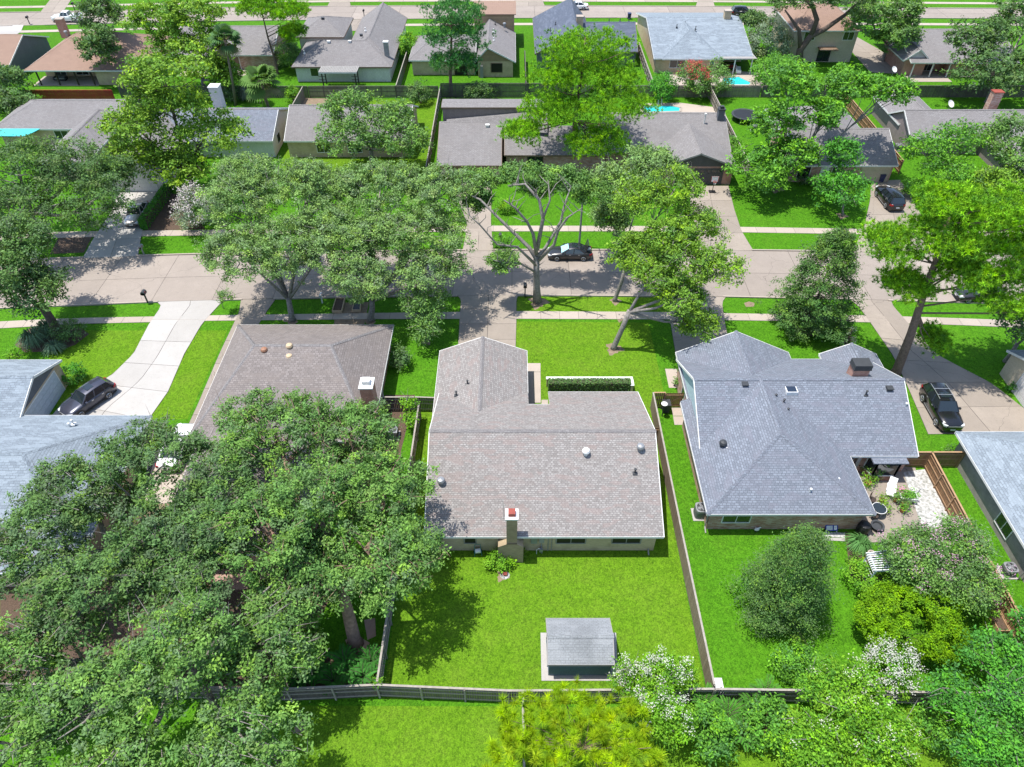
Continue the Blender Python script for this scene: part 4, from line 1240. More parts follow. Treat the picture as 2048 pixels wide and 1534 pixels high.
def boughs(lobes, sub, low):
    """the crown's lobes broken up into leafy boughs with gaps between them"""
    res = []
    for c, r in lobes:
        rs = float(np.clip(sub * r.mean(), 0.5, 1.5))
        n = max(5, int(_area(r) * 0.85 / (math.pi * rs * rs) * 1.12))
        d = RNG.normal(size=(n * 3, 3)); d /= np.linalg.norm(d, axis=1, keepdims=True)
        d = d[(d[:, 2] > low) | (RNG.random(len(d)) < 0.2)][:n]
        for dd in d:
            k = rs * RNG.uniform(0.65, 1.3)
            q = np.maximum(0.3, 1 - 0.75 * k / r) * RNG.uniform(0.62, 1.12)
            p = c + dd * r * q
            p[2] = max(p[2], 0.5)
            res.append((p, np.array((k, k, k * RNG.uniform(0.6, 0.85)))))
    return res
def clumps(lobes, dens, rc, low=-0.35, shell=0.5, sub=0.0):
    cs, outs = [], []
    if sub:
        inner = clumps(lobes, dens * 0.16, rc, low, 0.25)
        cs.append(inner[0]); outs.append(inner[1])
        lobes = boughs(lobes, sub, low); dens = dens * 0.205; low = -0.15; shell = 0.6
    for c, r in lobes:
        n = max(3, int(_area(r) * dens))
        d = RNG.normal(size=(n * 3, 3)); d /= np.linalg.norm(d, axis=1, keepdims=True)
        keep = (d[:, 2] > low) | (RNG.random(len(d)) < 0.25)
        d = d[keep][:n]
        ph = RNG.uniform(0, 6.28, 4); fr = RNG.normal(size=(4, 3)) * 3.2
        bumpy = 1 + 0.10 * sum(np.sin(d @ fr[i] + ph[i]) for i in range(4))
        q = (shell + (1 - shell) * RNG.random(len(d)) ** 0.5) * bumpy
        p = c + d * r * q[:, None] * max(0.2, 1 - 0.4 * rc / r.mean())
        p[:, 2] = np.maximum(p[:, 2], 0.25)
        cs.append(p); outs.append(d * (1 / r) / np.linalg.norm(d / r, axis=1, keepdims=True))
    return np.vstack(cs), np.vstack(outs)
PAL = {  # three leaf tints each
    'oak': ((0.082, 0.175, 0.042), (0.130, 0.240, 0.046), (0.105, 0.168, 0.072)),
    'liveoak': ((0.118, 0.208, 0.066), (0.165, 0.268, 0.068), (0.150, 0.212, 0.106)),
    'dark': ((0.066, 0.135, 0.042), (0.100, 0.182, 0.046), (0.092, 0.136, 0.070)),
    'cypress': ((0.115, 0.215, 0.036), (0.165, 0.260, 0.040), (0.075, 0.150, 0.038)),
    'yellow': ((0.110, 0.205, 0.034), (0.155, 0.255, 0.038), (0.072, 0.140, 0.040)),
    'green': ((0.080, 0.200, 0.032), (0.125, 0.270, 0.035), (0.070, 0.155, 0.050)),
    'pine': ((0.132, 0.285, 0.026), (0.180, 0.330, 0.030), (0.072, 0.170, 0.030)),
    'darkpine': ((0.055, 0.165, 0.050), (0.080, 0.210, 0.055), (0.060, 0.130, 0.065)),
    'goldpine': ((0.195, 0.300, 0.020), (0.150, 0.255, 0.020), (0.235, 0.305, 0.028)),
    'globe': ((0.100, 0.205, 0.014), (0.130, 0.240, 0.016), (0.062, 0.145, 0.016)),
    'deep': ((0.055, 0.175, 0.030), (0.080, 0.230, 0.030), (0.055, 0.135, 0.045)),
    'lime': ((0.098, 0.225, 0.026), (0.150, 0.275, 0.032), (0.062, 0.155, 0.026)),
    'grey': ((0.150, 0.200, 0.130), (0.180, 0.225, 0.150), (0.120, 0.165, 0.110)),
    'conif': ((0.056, 0.125, 0.036), (0.095, 0.165, 0.040), (0.075, 0.115, 0.050)),
}
def tints(pal, n, per):
    a, b, c = (np.array(x) for x in PAL[pal])
    w = RNG.random((n, 1)); u = RNG.random((n, 1))
    t = np.where(u < 0.62, a * (1 - w) + b * w, a * (1 - w) + c * w)
    t = t * RNG.uniform(0.82, 1.18, (n, 1))
    t = np.repeat(t, per, 0)
    j = RNG.uniform(0.72, 1.3, (n * per, 1))
    sp = np.repeat(RNG.random((n, 1)) < 0.14, per, 0)
    t = np.where(sp, t * np.array((1.32, 1.24, 0.85)), t) * j * 1.38
    m_ = t.mean(1, keepdims=True)
    return np.clip(m_ + (t - m_) * (0.98 if pal in ('oak', 'liveoak', 'dark') else 1.1), 0.004, 0.8)
def foliage(root, lobes, pal, dens=1.0, per=34, size=0.17, rc=0.62, low=-0.35, shell=0.5, aspect=0.5, flat=0.6, name='crown', mat='leaf', sub=0.0):
    c, out = clumps(lobes, dens, rc, low, shell, sub)
    n = len(c)
    C = np.repeat(c, per, 0); O = np.repeat(out, per, 0)
    off = RNG.normal(size=(n * per, 3)) * np.array((rc, rc, rc * flat)) * 0.62
    p = C + off
    p[:, 2] = np.maximum(p[:, 2], 0.06)
    nr = O * 0.6 + np.array((0, 0, 0.62)) + RNG.normal(size=(n * per, 3)) * 0.58
    leaf_mesh(name, p, nr, size * RNG.uniform(0.45, 1.3, n * per), tints(pal, n, per), aspect, mat, root)
    return c, out
def limbs(root, base, lobes, c, r0=0.28, bark='bark_grey', n_per=6, twigs=80, fork=None, twig_r=0.026, name='trunk'):
    base = Vector(base)
    mean = Vector(np.mean([l[0] for l in lobes], axis=0))
    lowz = min(l[0][2] - l[1][2] for l in lobes)
    fz = max(1.0, min(mean.z * 0.45, lowz + 0.8)) if fork is None else fork
    top = base.lerp(Vector((mean.x, mean.y, base.z)), 0.16) + Vector((0, 0, fz))
    m = MB()
    m.smooth = True
    m.tube([base + Vector((0, 0, -0.1)), base + Vector((0, 0, 0.35)), base.lerp(top, 0.55) + Vector((random.uniform(-.1, .1), random.uniform(-.1, .1), 0)), top],
           [r0 * 1.5, r0 * 1.1, r0 * 0.95, r0 * 0.85], 8)
    for lc, lr in lobes:
        lc = Vector(lc); lr = Vector(lr)
        mid = top.lerp(lc, 0.55) + Vector((random.uniform(-.4, .4), random.uniform(-.4, .4), -0.1 * (lc - top).length))
        rr = r0 * 0.62
        m.tube([top - Vector((0, 0, 0.2)), mid, lc], [rr, rr * 0.7, rr * 0.42], 6)
        for q in range(n_per):
            d = Vector((random.gauss(0, 1), random.gauss(0, 1), random.uniform(-0.3, 1))).normalized()
            tip = lc + Vector((d.x * lr.x, d.y * lr.y, d.z * lr.z)) * 0.86
            st = mid.lerp(lc, random.uniform(0.1, 1.0))
            k1 = st.lerp(tip, 0.5) + Vector((random.uniform(-.35, .35), random.uniform(-.35, .35), 0.18))
            m.tube([st, k1, tip], [rr * 0.4, rr * 0.26, 0.02], 5, cap=False)
    if twigs and len(c):
        idx = RNG.integers(0, len(c), twigs)
        for i in idx:
            p = Vector(c[i]); q = p + (p - mean).normalized() * 0.45 + Vector((random.gauss(0, .5), random.gauss(0, .5), random.uniform(0.1, 0.5)))
            s = p.lerp(mean, 0.12)
            m.tube([s, p, q], [twig_r * 1.5, twig_r * 1.2, 0.006], 3, cap=False)
    return m.build(name, bark, root)
def tree(label, boxes, pal='oak', base=None, name='oak_tree', cat='tree', bark='bark_grey', r0=0.28, group=None, dens=1.0, per=40, size=0.15, rc=0.55, low=-0.35, shell=0.5, k=0.75, n_per=6, twigs=80, fork=None, aspect=0.5, flowers=None, flat=0.6, sub=0.27):
    L = [lobe(*b, k=k) for b in boxes]
    if base is None:
        mc = np.mean([l[0] for l in L], axis=0); b3 = Vector((mc[0], mc[1], 0))
    else:
        b3 = P3(*base)
    if b3.y > 75:                                   # far trees: fewer, larger leaf faces
        per, size = int(per * 0.6), size * 1.25
    root = wthing(name, label, cat, tuple(b3), group)
    c, out = foliage(root, L, pal, dens, per, size, rc, low, shell, aspect, flat, sub=sub)
    limbs(root, b3, L, c, r0, bark, n_per, twigs, fork)
    if flowers:
        blossom(root, c, out, *flowers)
    return root
def blossom(root, c, out, col, share, per=26, rc=0.22, size=0.06, up=0.0):
    """flower heads at the tips of some clumps"""
    score = out[:, 2] + RNG.normal(size=len(c)) * 0.35
    idx = np.argsort(-score)[:int(len(c) * share)]
    p = c[idx] + out[idx] * 0.35 + np.array((0, 0, 0.12))
    n = len(p)
    C = np.repeat(p, per, 0) + RNG.normal(size=(n * per, 3)) * rc * np.array((1, 1, 0.9))
    nr = np.repeat(out[idx], per, 0) * 0.4 + np.array((0, 0, 0.6)) + RNG.normal(size=(n * per, 3)) * 0.6
    t = np.array(col) * RNG.uniform(0.8, 1.15, (n * per, 1))
    leaf_mesh('blossoms', C, nr, size * RNG.uniform(0.7, 1.3, n * per), np.clip(t, 0, 0.9), 0.8, 'petal', root)
def pine(label, boxes, pal='pine', base=None, r0=0.3, dens=1.0, n_per=15, length=0.36, width=0.062, k=0.5, shell=0.45, group=None, fork=None, limb_n=5, spread=1.0, star=False, sub=7):
    L = [lobe(*b, k=k) for b in boxes]
    mc = np.mean([l[0] for l in L], axis=0)
    b3 = Vector((mc[0], mc[1], 0)) if base is None else P3(*base)
    root = wthing('pine_tree', label, 'tree', tuple(b3), group)
    c, out = clumps(L, dens, 0.3, -0.3, shell, 0.0 if star else 0.3)
    # every clump is a spray of several tufts
    C = np.repeat(c, sub, 0) + RNG.normal(size=(len(c) * sub, 3)) * (0.05 if star else np.array((0.38, 0.38, 0.2)))
    O = np.repeat(out, sub, 0)
    ax = O * 0.5 + np.array((0, 0, 0.85)) + RNG.normal(size=C.shape) * 0.2
    ax /= np.linalg.norm(ax, axis=1, keepdims=True)
    needle_mesh('crown', C, ax, n_per, length, width, tints(pal, len(c), sub), root, spread=spread)
    m = MB(); m.smooth = True
    tops = sorted(L, key=lambda l: l[0][2])
    ctr = [b3 + Vector((0, 0, -0.1)), b3 + Vector((0, 0, 0.4))]
    z_top = max(l[0][2] + l[1][2] * 0.6 for l in L); tx = Vector(tops[-1][0])
    for t in (0.25, 0.5, 0.75, 1.0):
        q = b3.lerp(Vector((tx.x, tx.y, 0)), t ** 1.3); ctr.append(Vector((q.x + random.uniform(-.12, .12), q.y, z_top * t)))
    m.tube(ctr, [r0 * 1.35, r0 * 1.05, r0 * 0.9, r0 * 0.72, r0 * 0.45, 0.05], 8)
    for lc, lr in L:
        for q in range(limb_n):
            d = Vector((random.gauss(0, 1), random.gauss(0, 1), random.uniform(-0.4, 0.8))).normalized()
            tip = Vector(lc) + Vector((d.x * lr[0], d.y * lr[1], d.z * lr[2])) * 0.85
            zs = max(z_top * 0.38, min(tip.z - 0.42 * (Vector((tip.x, tip.y)) - Vector((tx.x, tx.y))).length, z_top))
            f = zs / z_top
            st = b3.lerp(Vector((tx.x, tx.y, 0)), f ** 1.3); st.z = zs
            k1 = st.lerp(tip, 0.55) + Vector((random.uniform(-.3, .3), random.uniform(-.3, .3), -0.15))
            m.tube([st, k1, tip], [r0 * 0.24, r0 * 0.15, 0.02], 5, cap=False)
    m.build('trunk', 'bark_pine', root)
    return root
def cone_tree(label, base, tip_y, half_w, pal='conif', name='conical_tree', per=30, size=0.15, dens=2.4, rc=0.45, skirt=0.12, power=0.75, droop=0.0, bark='bark_brown', flowers=None):
    """upright tapering tree: base pixel, photo row of its tip, half width in pixels"""
    b3 = P3(*base); H = PV(base[0], tip_y, b3.y).z
    rw = half_w / PPM((base[1] * 0.7 + tip_y * 0.3), H * 0.3)
    root = wthing(name, label, 'tree', tuple(b3))
    n = int(dens * math.pi * rw * math.hypot(rw, H) * 1.3)
    t = RNG.random(n) ** 1.35
    prof = np.minimum(1.0, 0.62 + t * 4.5) * (1.0 - t) ** power + 0.03
    ang = RNG.uniform(0, 6.283, n); lay = 1 + 0.16 * np.sin(t * 30 + ang * 2) + 0.14 * np.sin(ang * 5 + t * 9) + 0.12 * RNG.normal(size=n)
    rr = rw * prof * lay * (0.42 + 0.58 * RNG.random(n) ** 0.45)
    c = np.stack([b3.x + rr * np.cos(ang), b3.y + rr * np.sin(ang), H * (skirt + (1 - skirt) * t) - droop * rr], 1)
    c[:, 2] = np.maximum(c[:, 2], 0.2)
    out = np.stack([np.cos(ang), np.sin(ang), np.full(n, 0.5)], 1); out /= np.linalg.norm(out, axis=1, keepdims=True)
    C = np.repeat(c, per, 0) + RNG.normal(size=(n * per, 3)) * np.array((rc, rc, rc * 0.55)) * 0.6
    C[:, 2] = np.maximum(C[:, 2], 0.05)
    nr = np.repeat(out, per, 0) * 0.6 + np.array((0, 0, 0.6)) + RNG.normal(size=(n * per, 3)) * 0.5
    leaf_mesh('crown', C, nr, size * RNG.uniform(0.65, 1.25, n * per), tints(pal, n, per), 0.45, 'leaf', root)
    m = MB(); m.smooth = True
    m.tube([b3 + Vector((0, 0, -0.1)), b3 + Vector((0, 0, H * 0.5)), b3 + Vector((0, 0, H * 0.95))], [0.14 + H * 0.008, 0.09, 0.02], 7)
    for i in RNG.integers(0, n, 46):
        p = Vector(c[i]); m.tube([Vector((b3.x, b3.y, max(0.2, p.z - 0.3))), p], [0.04, 0.012], 4, cap=False)
    m.build('trunk', bark, root)
    if flowers: blossom(root, c, out, *flowers)
    return root
def palm(label, base, crown, rad_px, fronds=34, trunk_r=0.2, tint=(0.10, 0.19, 0.045), skirt=True):
    b3 = P3(*base); t3 = PV(crown[0], crown[1], b3.y)
    rad = rad_px / PPM(crown[1], t3.z)
    root = wthing('fan_palm', label, 'palm', tuple(b3))
    m = MB(); m.smooth = True
    m.tube([b3, b3.lerp(t3, 0.4) + Vector((0.05, 0, 0)), b3.lerp(t3, 0.8), t3], [trunk_r * 1.4, trunk_r, trunk_r * 0.95, trunk_r * 1.1], 9)
    m.build('trunk', 'palm_bark', root)
    vs, ts = [], []
    st = MB()
    for f in range(fronds):
        az = f * 2.399 + random.uniform(-.2, .2); el = math.radians(random.uniform(-50, 75))
        d = Vector((math.cos(az) * math.cos(el), math.sin(az) * math.cos(el), math.sin(el)))
        hub = t3 + d * rad * 0.5
        st.tube([t3, t3 + d * rad * 0.28 + Vector((0, 0, 0.05)), hub], 0.025, 4, cap=False)
        side = d.cross(Vector((0, 0, 1))).normalized(); up = side.cross(d)
        tn = np.array(tint) * random.uniform(0.75, 1.4)
        if el < -0.5: tn = np.array((0.17, 0.165, 0.07))
        for s in range(15):
            a = math.radians(-105 + 15 * s)
            dd = (d * math.cos(a) + side * math.sin(a)).normalized()
            tip = hub + dd * rad * 0.55 * (0.75 + 0.25 * math.cos(a)) - Vector((0, 0, 0.16 * rad))
            w = dd.cross(up).normalized() * 0.045 * rad
            mid = hub + dd * rad * 0.3
            vs += [hub, mid - w, tip, mid + w]; ts += [tn] * 4
    st.build('leaf_stalks', 'bark_brown', root)
    raw_mesh('crown', np.array([tuple(v) for v in vs]), 4, np.array(ts), 'leaf', root)
    return root
def blades(label, base, rad, h, n=160, tint=(0.12, 0.26, 0.09), name='grass_clump', cat='plant', width=0.035, group=None):
    """arching strap leaves from one crown"""
    b3 = P3(*base) if not isinstance(base, Vector) else base
    root = wthing(name, label, cat, tuple(b3), group)
    vs, ts = [], []
    for i in range(n):
        az = random.uniform(0, 6.283); l = random.uniform(0.55, 1.05); hh = h * random.uniform(0.6, 1.1)
        d = Vector((math.cos(az), math.sin(az), 0)); s = Vector((-d.y, d.x, 0)) * width
        p0 = b3 + d * 0.08 * rad; p1 = b3 + d * rad * 0.5 * l + Vector((0, 0, hh)); p2 = b3 + d * rad * l * 1.1 + Vector((0, 0, hh * 0.35))
        t = np.array(tint) * random.uniform(0.7, 1.35)
        vs += [p0 - s, p0 + s, p1 + s, p1 - s, p1 - s, p1 + s, p2 + s * 0.1, p2 - s * 0.1]; ts += [t] * 8
    raw_mesh('leaves', np.array([tuple(v) for v in vs]), 4, np.array(ts), 'leaf', root)
    MB().lathe([(0.12 * rad, 0.0), (0.1 * rad, h * 0.2), (0.03, h * 0.3)], b3.x, b3.y, 8).build('crown_base', 'bark_brown', root)
    return root
def fronds_plant(label, base, rad, h, n=11, tint=(0.07, 0.23, 0.04), leaf=0.3, name='tropical_plant', cat='plant', group=None, stem=True):
    """arching stalks with paired leaflets"""
    b3 = P3(*base)
    root = wthing(name, label, cat, tuple(b3), group)
    vs, ts = [], []
    sm = MB()
    for i in range(n):
        az = i * 2.399 + random.uniform(-.3, .3); d = Vector((math.cos(az), math.sin(az), 0)); s = Vector((-d.y, d.x, 0))
        l = rad * random.uniform(0.75, 1.1); hh = h * random.uniform(0.7, 1.1)
        def pt(t): return b3 + d * l * (t ** 1.2) + Vector((0, 0, hh * math.sin(min(1.0, t * 0.8 + 0.12) * math.pi * 0.62)))
        sm.tube([b3, pt(0.3), pt(0.6), pt(1.0)], [0.035, 0.03, 0.02, 0.008], 4, cap=False)
        tn = np.array(tint) * random.uniform(0.75, 1.35)
        for q in range(13):
            t = 0.22 + 0.78 * q / 12; p = pt(t); w = leaf * (1.15 - 0.7 * t)
            for sg in (-1, 1):
                tip = p + s * sg * w + d * w * 0.5 - Vector((0, 0, 0.12 * w)); nn = d * w * 0.16
                vs += [p - nn, p + s * sg * w * 0.5 - nn * 1.2 + d * w * 0.2, tip, p + s * sg * w * 0.5 + nn * 1.6 + d * w * 0.25]; ts += [tn * random.uniform(.85, 1.15)] * 4
    raw_mesh('leaves', np.array([tuple(v) for v in vs]), 4, np.array(ts), 'leaf', root)
    sm.build('stalks', 'bark_brown', root)
    return root
def bush(label, box, zc, pal='green', name='shrub', dens=2.2, per=30, size=0.09, rc=0.32, group=None, flowers=None, k=0.8, cat='shrub', shell=0.55, aspect=0.55):
    L = [lobe(*box, zc, k=k)]
    b3 = Vector((L[0][0][0], L[0][0][1], 0))
    root = wthing(name, label, cat, tuple(b3), group)
    c, out = foliage(root, L, pal, dens, per, size, rc, -0.6, shell, aspect, 0.8, 'foliage')
    m = MB()
    for i in RNG.integers(0, len(c), 9):
        m.tube([b3, b3.lerp(Vector(c[i]), 0.5) + Vector((0, 0, 0.1)), Vector(c[i])], [0.035, 0.025, 0.01], 4, cap=False)
    m.build('stem', 'bark_brown', root)
    if flowers: blossom(root, c, out, *flowers)
    return root
def hedge(label, x0, x1, y0, y1, h, pal='dark', rz=0.0, size=0.07, dens=60, cat='hedge'):
    cx, cy = (x0 + x1) / 2, (y0 + y1) / 2
    root = wthing('clipped_hedge', label, cat, (cx, cy, 0))
    vol = []
    n = int(((x1 - x0) * (y1 - y0) + 2 * (x1 - x0) * h + 2 * (y1 - y0) * h) * dens * 3)
    p = RNG.random((n, 3)) * np.array((x1 - x0, y1 - y0, h)) + np.array((x0, y0, 0.0))
    f = RNG.integers(0, 4, n)
    j = RNG.normal(size=n) * 0.03
    p[f == 0, 2] = h + j[f == 0]; p[f == 1, 1] = y0 + j[f == 1]; p[f == 2, 1] = y1 + j[f == 2]
    e = f == 3; p[e, 0] = np.where(RNG.random(e.sum()) < 0.5, x0, x1) + j[e]
    nr = RNG.normal(size=(n, 3)) * 0.6
    nr[f == 0, 2] += 1; nr[f == 1, 1] -= 1; nr[f == 2, 1] += 1
    leaf_mesh('foliage', p, nr, size * RNG.uniform(0.7, 1.3, n), tints(pal, n, 1), 0.6, 'leaf', root)
    MB().box(x0 + 0.1, x1 - 0.1, y0 + 0.1, y1 - 0.1, 0, h - 0.12).build('branches', 'bark_brown', root)
    return root

# --- big oaks over the near corner
O = dict(size=0.106, rc=0.34, per=52, dens=2.9, twigs=420, shell=0.42)
tree('spreading oak over the brown hip roof, nearest to the shed lawn', [(420, 765, 680, 960, 8.0), (600, 790, 800, 960, 7.0), (670, 890, 870, 1090, 7.0), (520, 900, 720, 1120, 8.5), (650, 1020, 905, 1225, 7.0), (440, 960, 640, 1160, 8.5), (540, 1060, 700, 1230, 6.5)], 'oak', (711, 1287), r0=0.42, bark='bark_oak', fork=5.6, **O)
tree('spreading oak over the pale blue-grey roof', [(190, 830, 420, 1010, 7.5), (40, 910, 260, 1080, 6.5), (-60, 990, 160, 1200, 7.0), (200, 980, 430, 1180, 8.5), (360, 900, 520, 1060, 8.0), (60, 1090, 300, 1290, 8.0), (280, 1060, 480, 1240, 8.0), (330, 1000, 500, 1150, 8.5)], 'dark', (240, 1150), r0=0.42, **O)
tree('spreading oak leaning over the low grey back fence', [(60, 1290, 330, 1520, 8.0), (250, 1190, 480, 1420, 9.0), (420, 1200, 640, 1420, 6.5), (360, 1380, 620, 1590, 8.0), (-80, 1230, 150, 1420, 7.0), (-90, 1390, 140, 1600, 7.0), (100, 1460, 380, 1660, 7.5), (480, 1120, 660, 1290, 6.0)], 'oak', (400, 1330), r0=0.42, **O)
# --- street trees
tree('dark leaning elm in the mulched bed by the white driveway', [(-20, 420, 110, 540, 8.5), (10, 520, 130, 640, 5.2), (-60, 480, 60, 610, 7.5)], 'dark', (118, 670), r0=0.42, dens=1.1, per=40, bark='bark_brown', name='elm_tree')
tree('dense dark oak across the street by the silver sedan', [(-60, 260, 130, 410, 8.5), (60, 270, 230, 400, 8.0), (-40, 360, 120, 480, 6.5), (110, 340, 262, 470, 6.0), (200, 300, 265, 390, 6.5)], 'dark', (70, 470), r0=0.4, dens=1.0, per=40)
LO = dict(size=0.112, rc=0.36, per=46, dens=2.9, twigs=260, n_per=7, shell=0.42)
tree('live oak with forked trunk in front of the brown hip roof', [(400, 330, 570, 470, 10), (405, 440, 560, 580, 7.3), (500, 420, 650, 570, 7.6), (540, 310, 690, 440, 10.5), (430, 300, 560, 390, 11), (590, 400, 720, 500, 9)], 'liveoak', (585, 640), r0=0.30, fork=2.2, **LO)
tree('live oak beside the wooden planter boxes', [(660, 310, 860, 450, 10.4), (740, 400, 950, 540, 8.2), (600, 430, 770, 560, 7.6), (780, 490, 930, 590, 6.4), (650, 500, 790, 615, 6.2), (800, 330, 950, 440, 10.6), (600, 330, 740, 430, 10.2), (680, 420, 800, 520, 8.4)], 'liveoak', (742, 640), r0=0.30, fork=2.2, **LO)
tree('leafy oak in front of the plain grey gable house', [(640, 175, 760, 260, 7.5), (625, 230, 760, 325, 5.5), (740, 195, 830, 270, 7), (745, 240, 865, 325, 5.2)], 'oak', (745, 335), r0=0.3, dens=1.0, per=38)
tree('slim young tree on the verge beside the wide driveway', [(800, 560, 905, 650, 3.6), (820, 620, 890, 690, 2.2)], 'oak', (853, 684), name='young_tree', r0=0.06, dens=1.3, per=22, size=0.12, rc=0.45, twigs=40, n_per=4)
tree('thin sapling on the verge between the two driveways', [(432, 575, 470, 612, 1.9)], 'oak', (447, 617), name='sapling', r0=0.03, dens=1.6, per=20, size=0.09, rc=0.25, twigs=10, n_per=3)
# open-crowned oak with the bare grey limbs
def bare_oak():
    b3 = P3(1074, 604)
    root = wthing('oak_tree', 'open-crowned oak with bare grey limbs beside the black mailbox', 'tree', tuple(b3))
    m = MB(); m.smooth = True
    Y0 = b3.y
    def run(pts, radii, dy):
        q = [PV(px, py, Y0 + dy * k / max(1, len(pts) - 1)) for k, (px, py) in enumerate(pts)]
        m.tube(q, radii, 7)
        for a, b in zip(q[1:-1], q[2:]):
            for _ in range(3):
                s = a.lerp(b, random.random()); e = s + Vector((random.uniform(-1.6, 1.6), random.uniform(-1, 1), random.uniform(0.4, 1.8)))
                m.tube([s, s.lerp(e, .5) + Vector((random.uniform(-.3, .3), 0, .15)), e], [0.055, 0.035, 0.012], 4, cap=False)
        return q[-1]
    run([(1074, 606), (1073, 575), (1072, 545), (1073, 512)], [0.50, 0.36, 0.33, 0.32], 0.2)
    run([(1074, 520), (1058, 495), (1008, 447), (960, 399), (935, 388)], [0.24, 0.2, 0.15, 0.1, 0.04], 2.5)
    run([(1073, 508), (1066, 467), (1054, 443), (1030, 415), (1008, 400)], [0.2, 0.16, 0.13, 0.1, 0.04], -1.5)
    run([(1074, 500), (1086, 437), (1078, 399), (1050, 368), (1016, 371)], [0.22, 0.18, 0.14, 0.1, 0.04], 1.5)
    run([(1076, 512), (1090, 497), (1122, 443), (1128, 413), (1142, 372)], [0.22, 0.17, 0.13, 0.1, 0.04], 2.0)
    run([(1078, 520), (1108, 490), (1116, 462), (1134, 436), (1165, 415)], [0.2, 0.15, 0.12, 0.09, 0.03], -2.0)
    run([(1072, 530), (1035, 494), (994, 489), (960, 450), (935, 428)], [0.16, 0.12, 0.09, 0.07, 0.03], -2.5)
    run([(1072, 545), (1040, 527), (1007, 525), (985, 520)], [0.12, 0.09, 0.06, 0.03], -2.0)
    run([(1086, 437), (1100, 400), (1096, 360)], [0.12, 0.09, 0.03], 1.0)
    m.build('trunk', 'bark_grey', root)
    L = [lobe(*b, k=0.6) for b in ((905, 330, 1015, 395, 10.8), (990, 320, 1090, 372, 12), (1070, 325, 1180, 385, 11.8), (1130, 350, 1240, 420, 10.2), (975, 500, 1045, 548, 5.2), (925, 375, 985, 425, 9), (1040, 355, 1110, 395, 10.8))]
    foliage(root, L, 'oak', 2.4, 42, 0.13, 0.4, -0.8, 0.2, sub=0.35)
bare_oak()
YE = dict(size=0.13, rc=0.42, per=38, dens=1.9, twigs=160, sub=0.32)
tree('yellow-green tree on the verge beside the bare-limbed oak', [(1215, 345, 1340, 450, 11.5), (1290, 325, 1410, 430, 12.5), (1340, 400, 1450, 505, 10.5), (1215, 455, 1320, 560, 8.0), (1280, 420, 1390, 530, 10), (1300, 470, 1420, 575, 9)], 'yellow', (1230, 602), name='elm_tree', r0=0.2, fork=4.5, **YE)
tree('yellow-green leaning tree on the lawn by the clipped hedge', [(1250, 500, 1370, 600, 7.6), (1310, 545, 1420, 640, 6.8), (1380, 490, 1488, 590, 8.8), (1350, 600, 1440, 690, 4.2)], 'yellow', (1228, 697), name='elm_tree', r0=0.26, fork=4.6, **YE)
tree('grey-green oak on the verge behind the charcoal sedan', [(1170, 320, 1300, 420, 8.6), (1240, 285, 1360, 370, 9.8), (1180, 390, 1260, 470, 6)], 'liveoak', (1232, 470), r0=0.25, dens=0.85, per=38)
cone_tree('dark bushy cone-shaped tree on the lawn in front of the blue-roofed house', (1614, 654), 462, 78, 'conif', size=0.11, dens=6.5, rc=0.36, power=0.5, skirt=0.05)
cone_tree('small blue-green spire sapling beside the blue-roofed house', (1690, 694), 655, 17, 'grey', size=0.07, dens=4, rc=0.2, per=20)
# --- yard trees across the street
tree('pale yellow-green bald cypress in tiers beside the white garage door', [(232, 102, 420, 190, 14.2), (250, 165, 425, 235, 11.5), (195, 205, 340, 290, 9.0), (330, 215, 500, 320, 7.4), (205, 270, 330, 345, 6.2), (290, 290, 430, 375, 4.4)], 'cypress', (386, 378), name='cypress_tree', r0=0.34, dens=1.0, per=40, size=0.17, rc=0.65, k=0.5, bark='bark_brown')
pine('broad bright green pine towering over the lilac clerestory house', [(1075, 55, 1265, 140, 14.8), (1045, 100, 1295, 200, 12.0), (1035, 180, 1180, 260, 9.0), (1150, 170, 1312, 265, 9.6), (1120, 245, 1270, 325, 5.6), (1000, 235, 1090, 295, 7.0)], 'pine', (1142, 332), r0=0.36, dens=1.75)
tree('bright green sweetgum between the trampoline and the rose brick house', [(1520, 120, 1640, 220, 12), (1500, 200, 1610, 300, 8), (1460, 280, 1590, 400, 3.6), (1640, 130, 1740, 215, 11.5), (1720, 150, 1835, 215, 11), (1540, 270, 1640, 350, 5.5), (1610, 190, 1690, 260, 9.5)], 'green', (1553, 378), name='sweetgum_tree', r0=0.26, dens=1.1, per=36, size=0.17, bark='bark_grey')
tree('small dark round tree on the lawn of the rose brick house', [(1640, 270, 1725, 350, 6.0), (1622, 330, 1745, 428, 3.2)], 'deep', (1684, 432), name='maple_tree', r0=0.12, dens=1.5, per=32, size=0.14, rc=0.5)
tree('many-stemmed pale crape myrtle by the smooth grey roof', [(1800, 265, 1900, 350, 5.4), (1870, 240, 1965, 320, 6.4), (1840, 310, 1960, 380, 4.0)], 'green', (1893, 372), name='crape_myrtle', r0=0.14, dens=1.1, per=28, size=0.14, bark='bark_grey', fork=1.0)
tree('green tree beyond the crape myrtle by the smooth grey roof', [(1960, 225, 2080, 330, 6.5), (1990, 290, 2100, 370, 5)], 'oak', None, r0=0.2, dens=1.0)
tree('low yellow-green shrubby tree behind the broad pine by the street', [(1930, 330, 2060, 400, 4.0)], 'yellow', None, name='privet_tree', r0=0.1, dens=1.2)
pine('tall pine with leaning trunk and bright umbrella crown over the drive', [(1825, 358, 1985, 450, 16.5), (1900, 365, 2110, 470, 16), (1722, 440, 1850, 535, 12.5), (1810, 420, 1960, 520, 14), (1900, 450, 2070, 560, 12), (1940, 530, 2110, 640, 9), (1870, 500, 1980, 590, 11), (1760, 530, 1860, 610, 9.0), (2010, 420, 2170, 540, 13), (1840, 650, 1895, 705, 3.6)], 'pine', (1791, 746), r0=0.4, dens=2.3, n_per=16, limb_n=3)
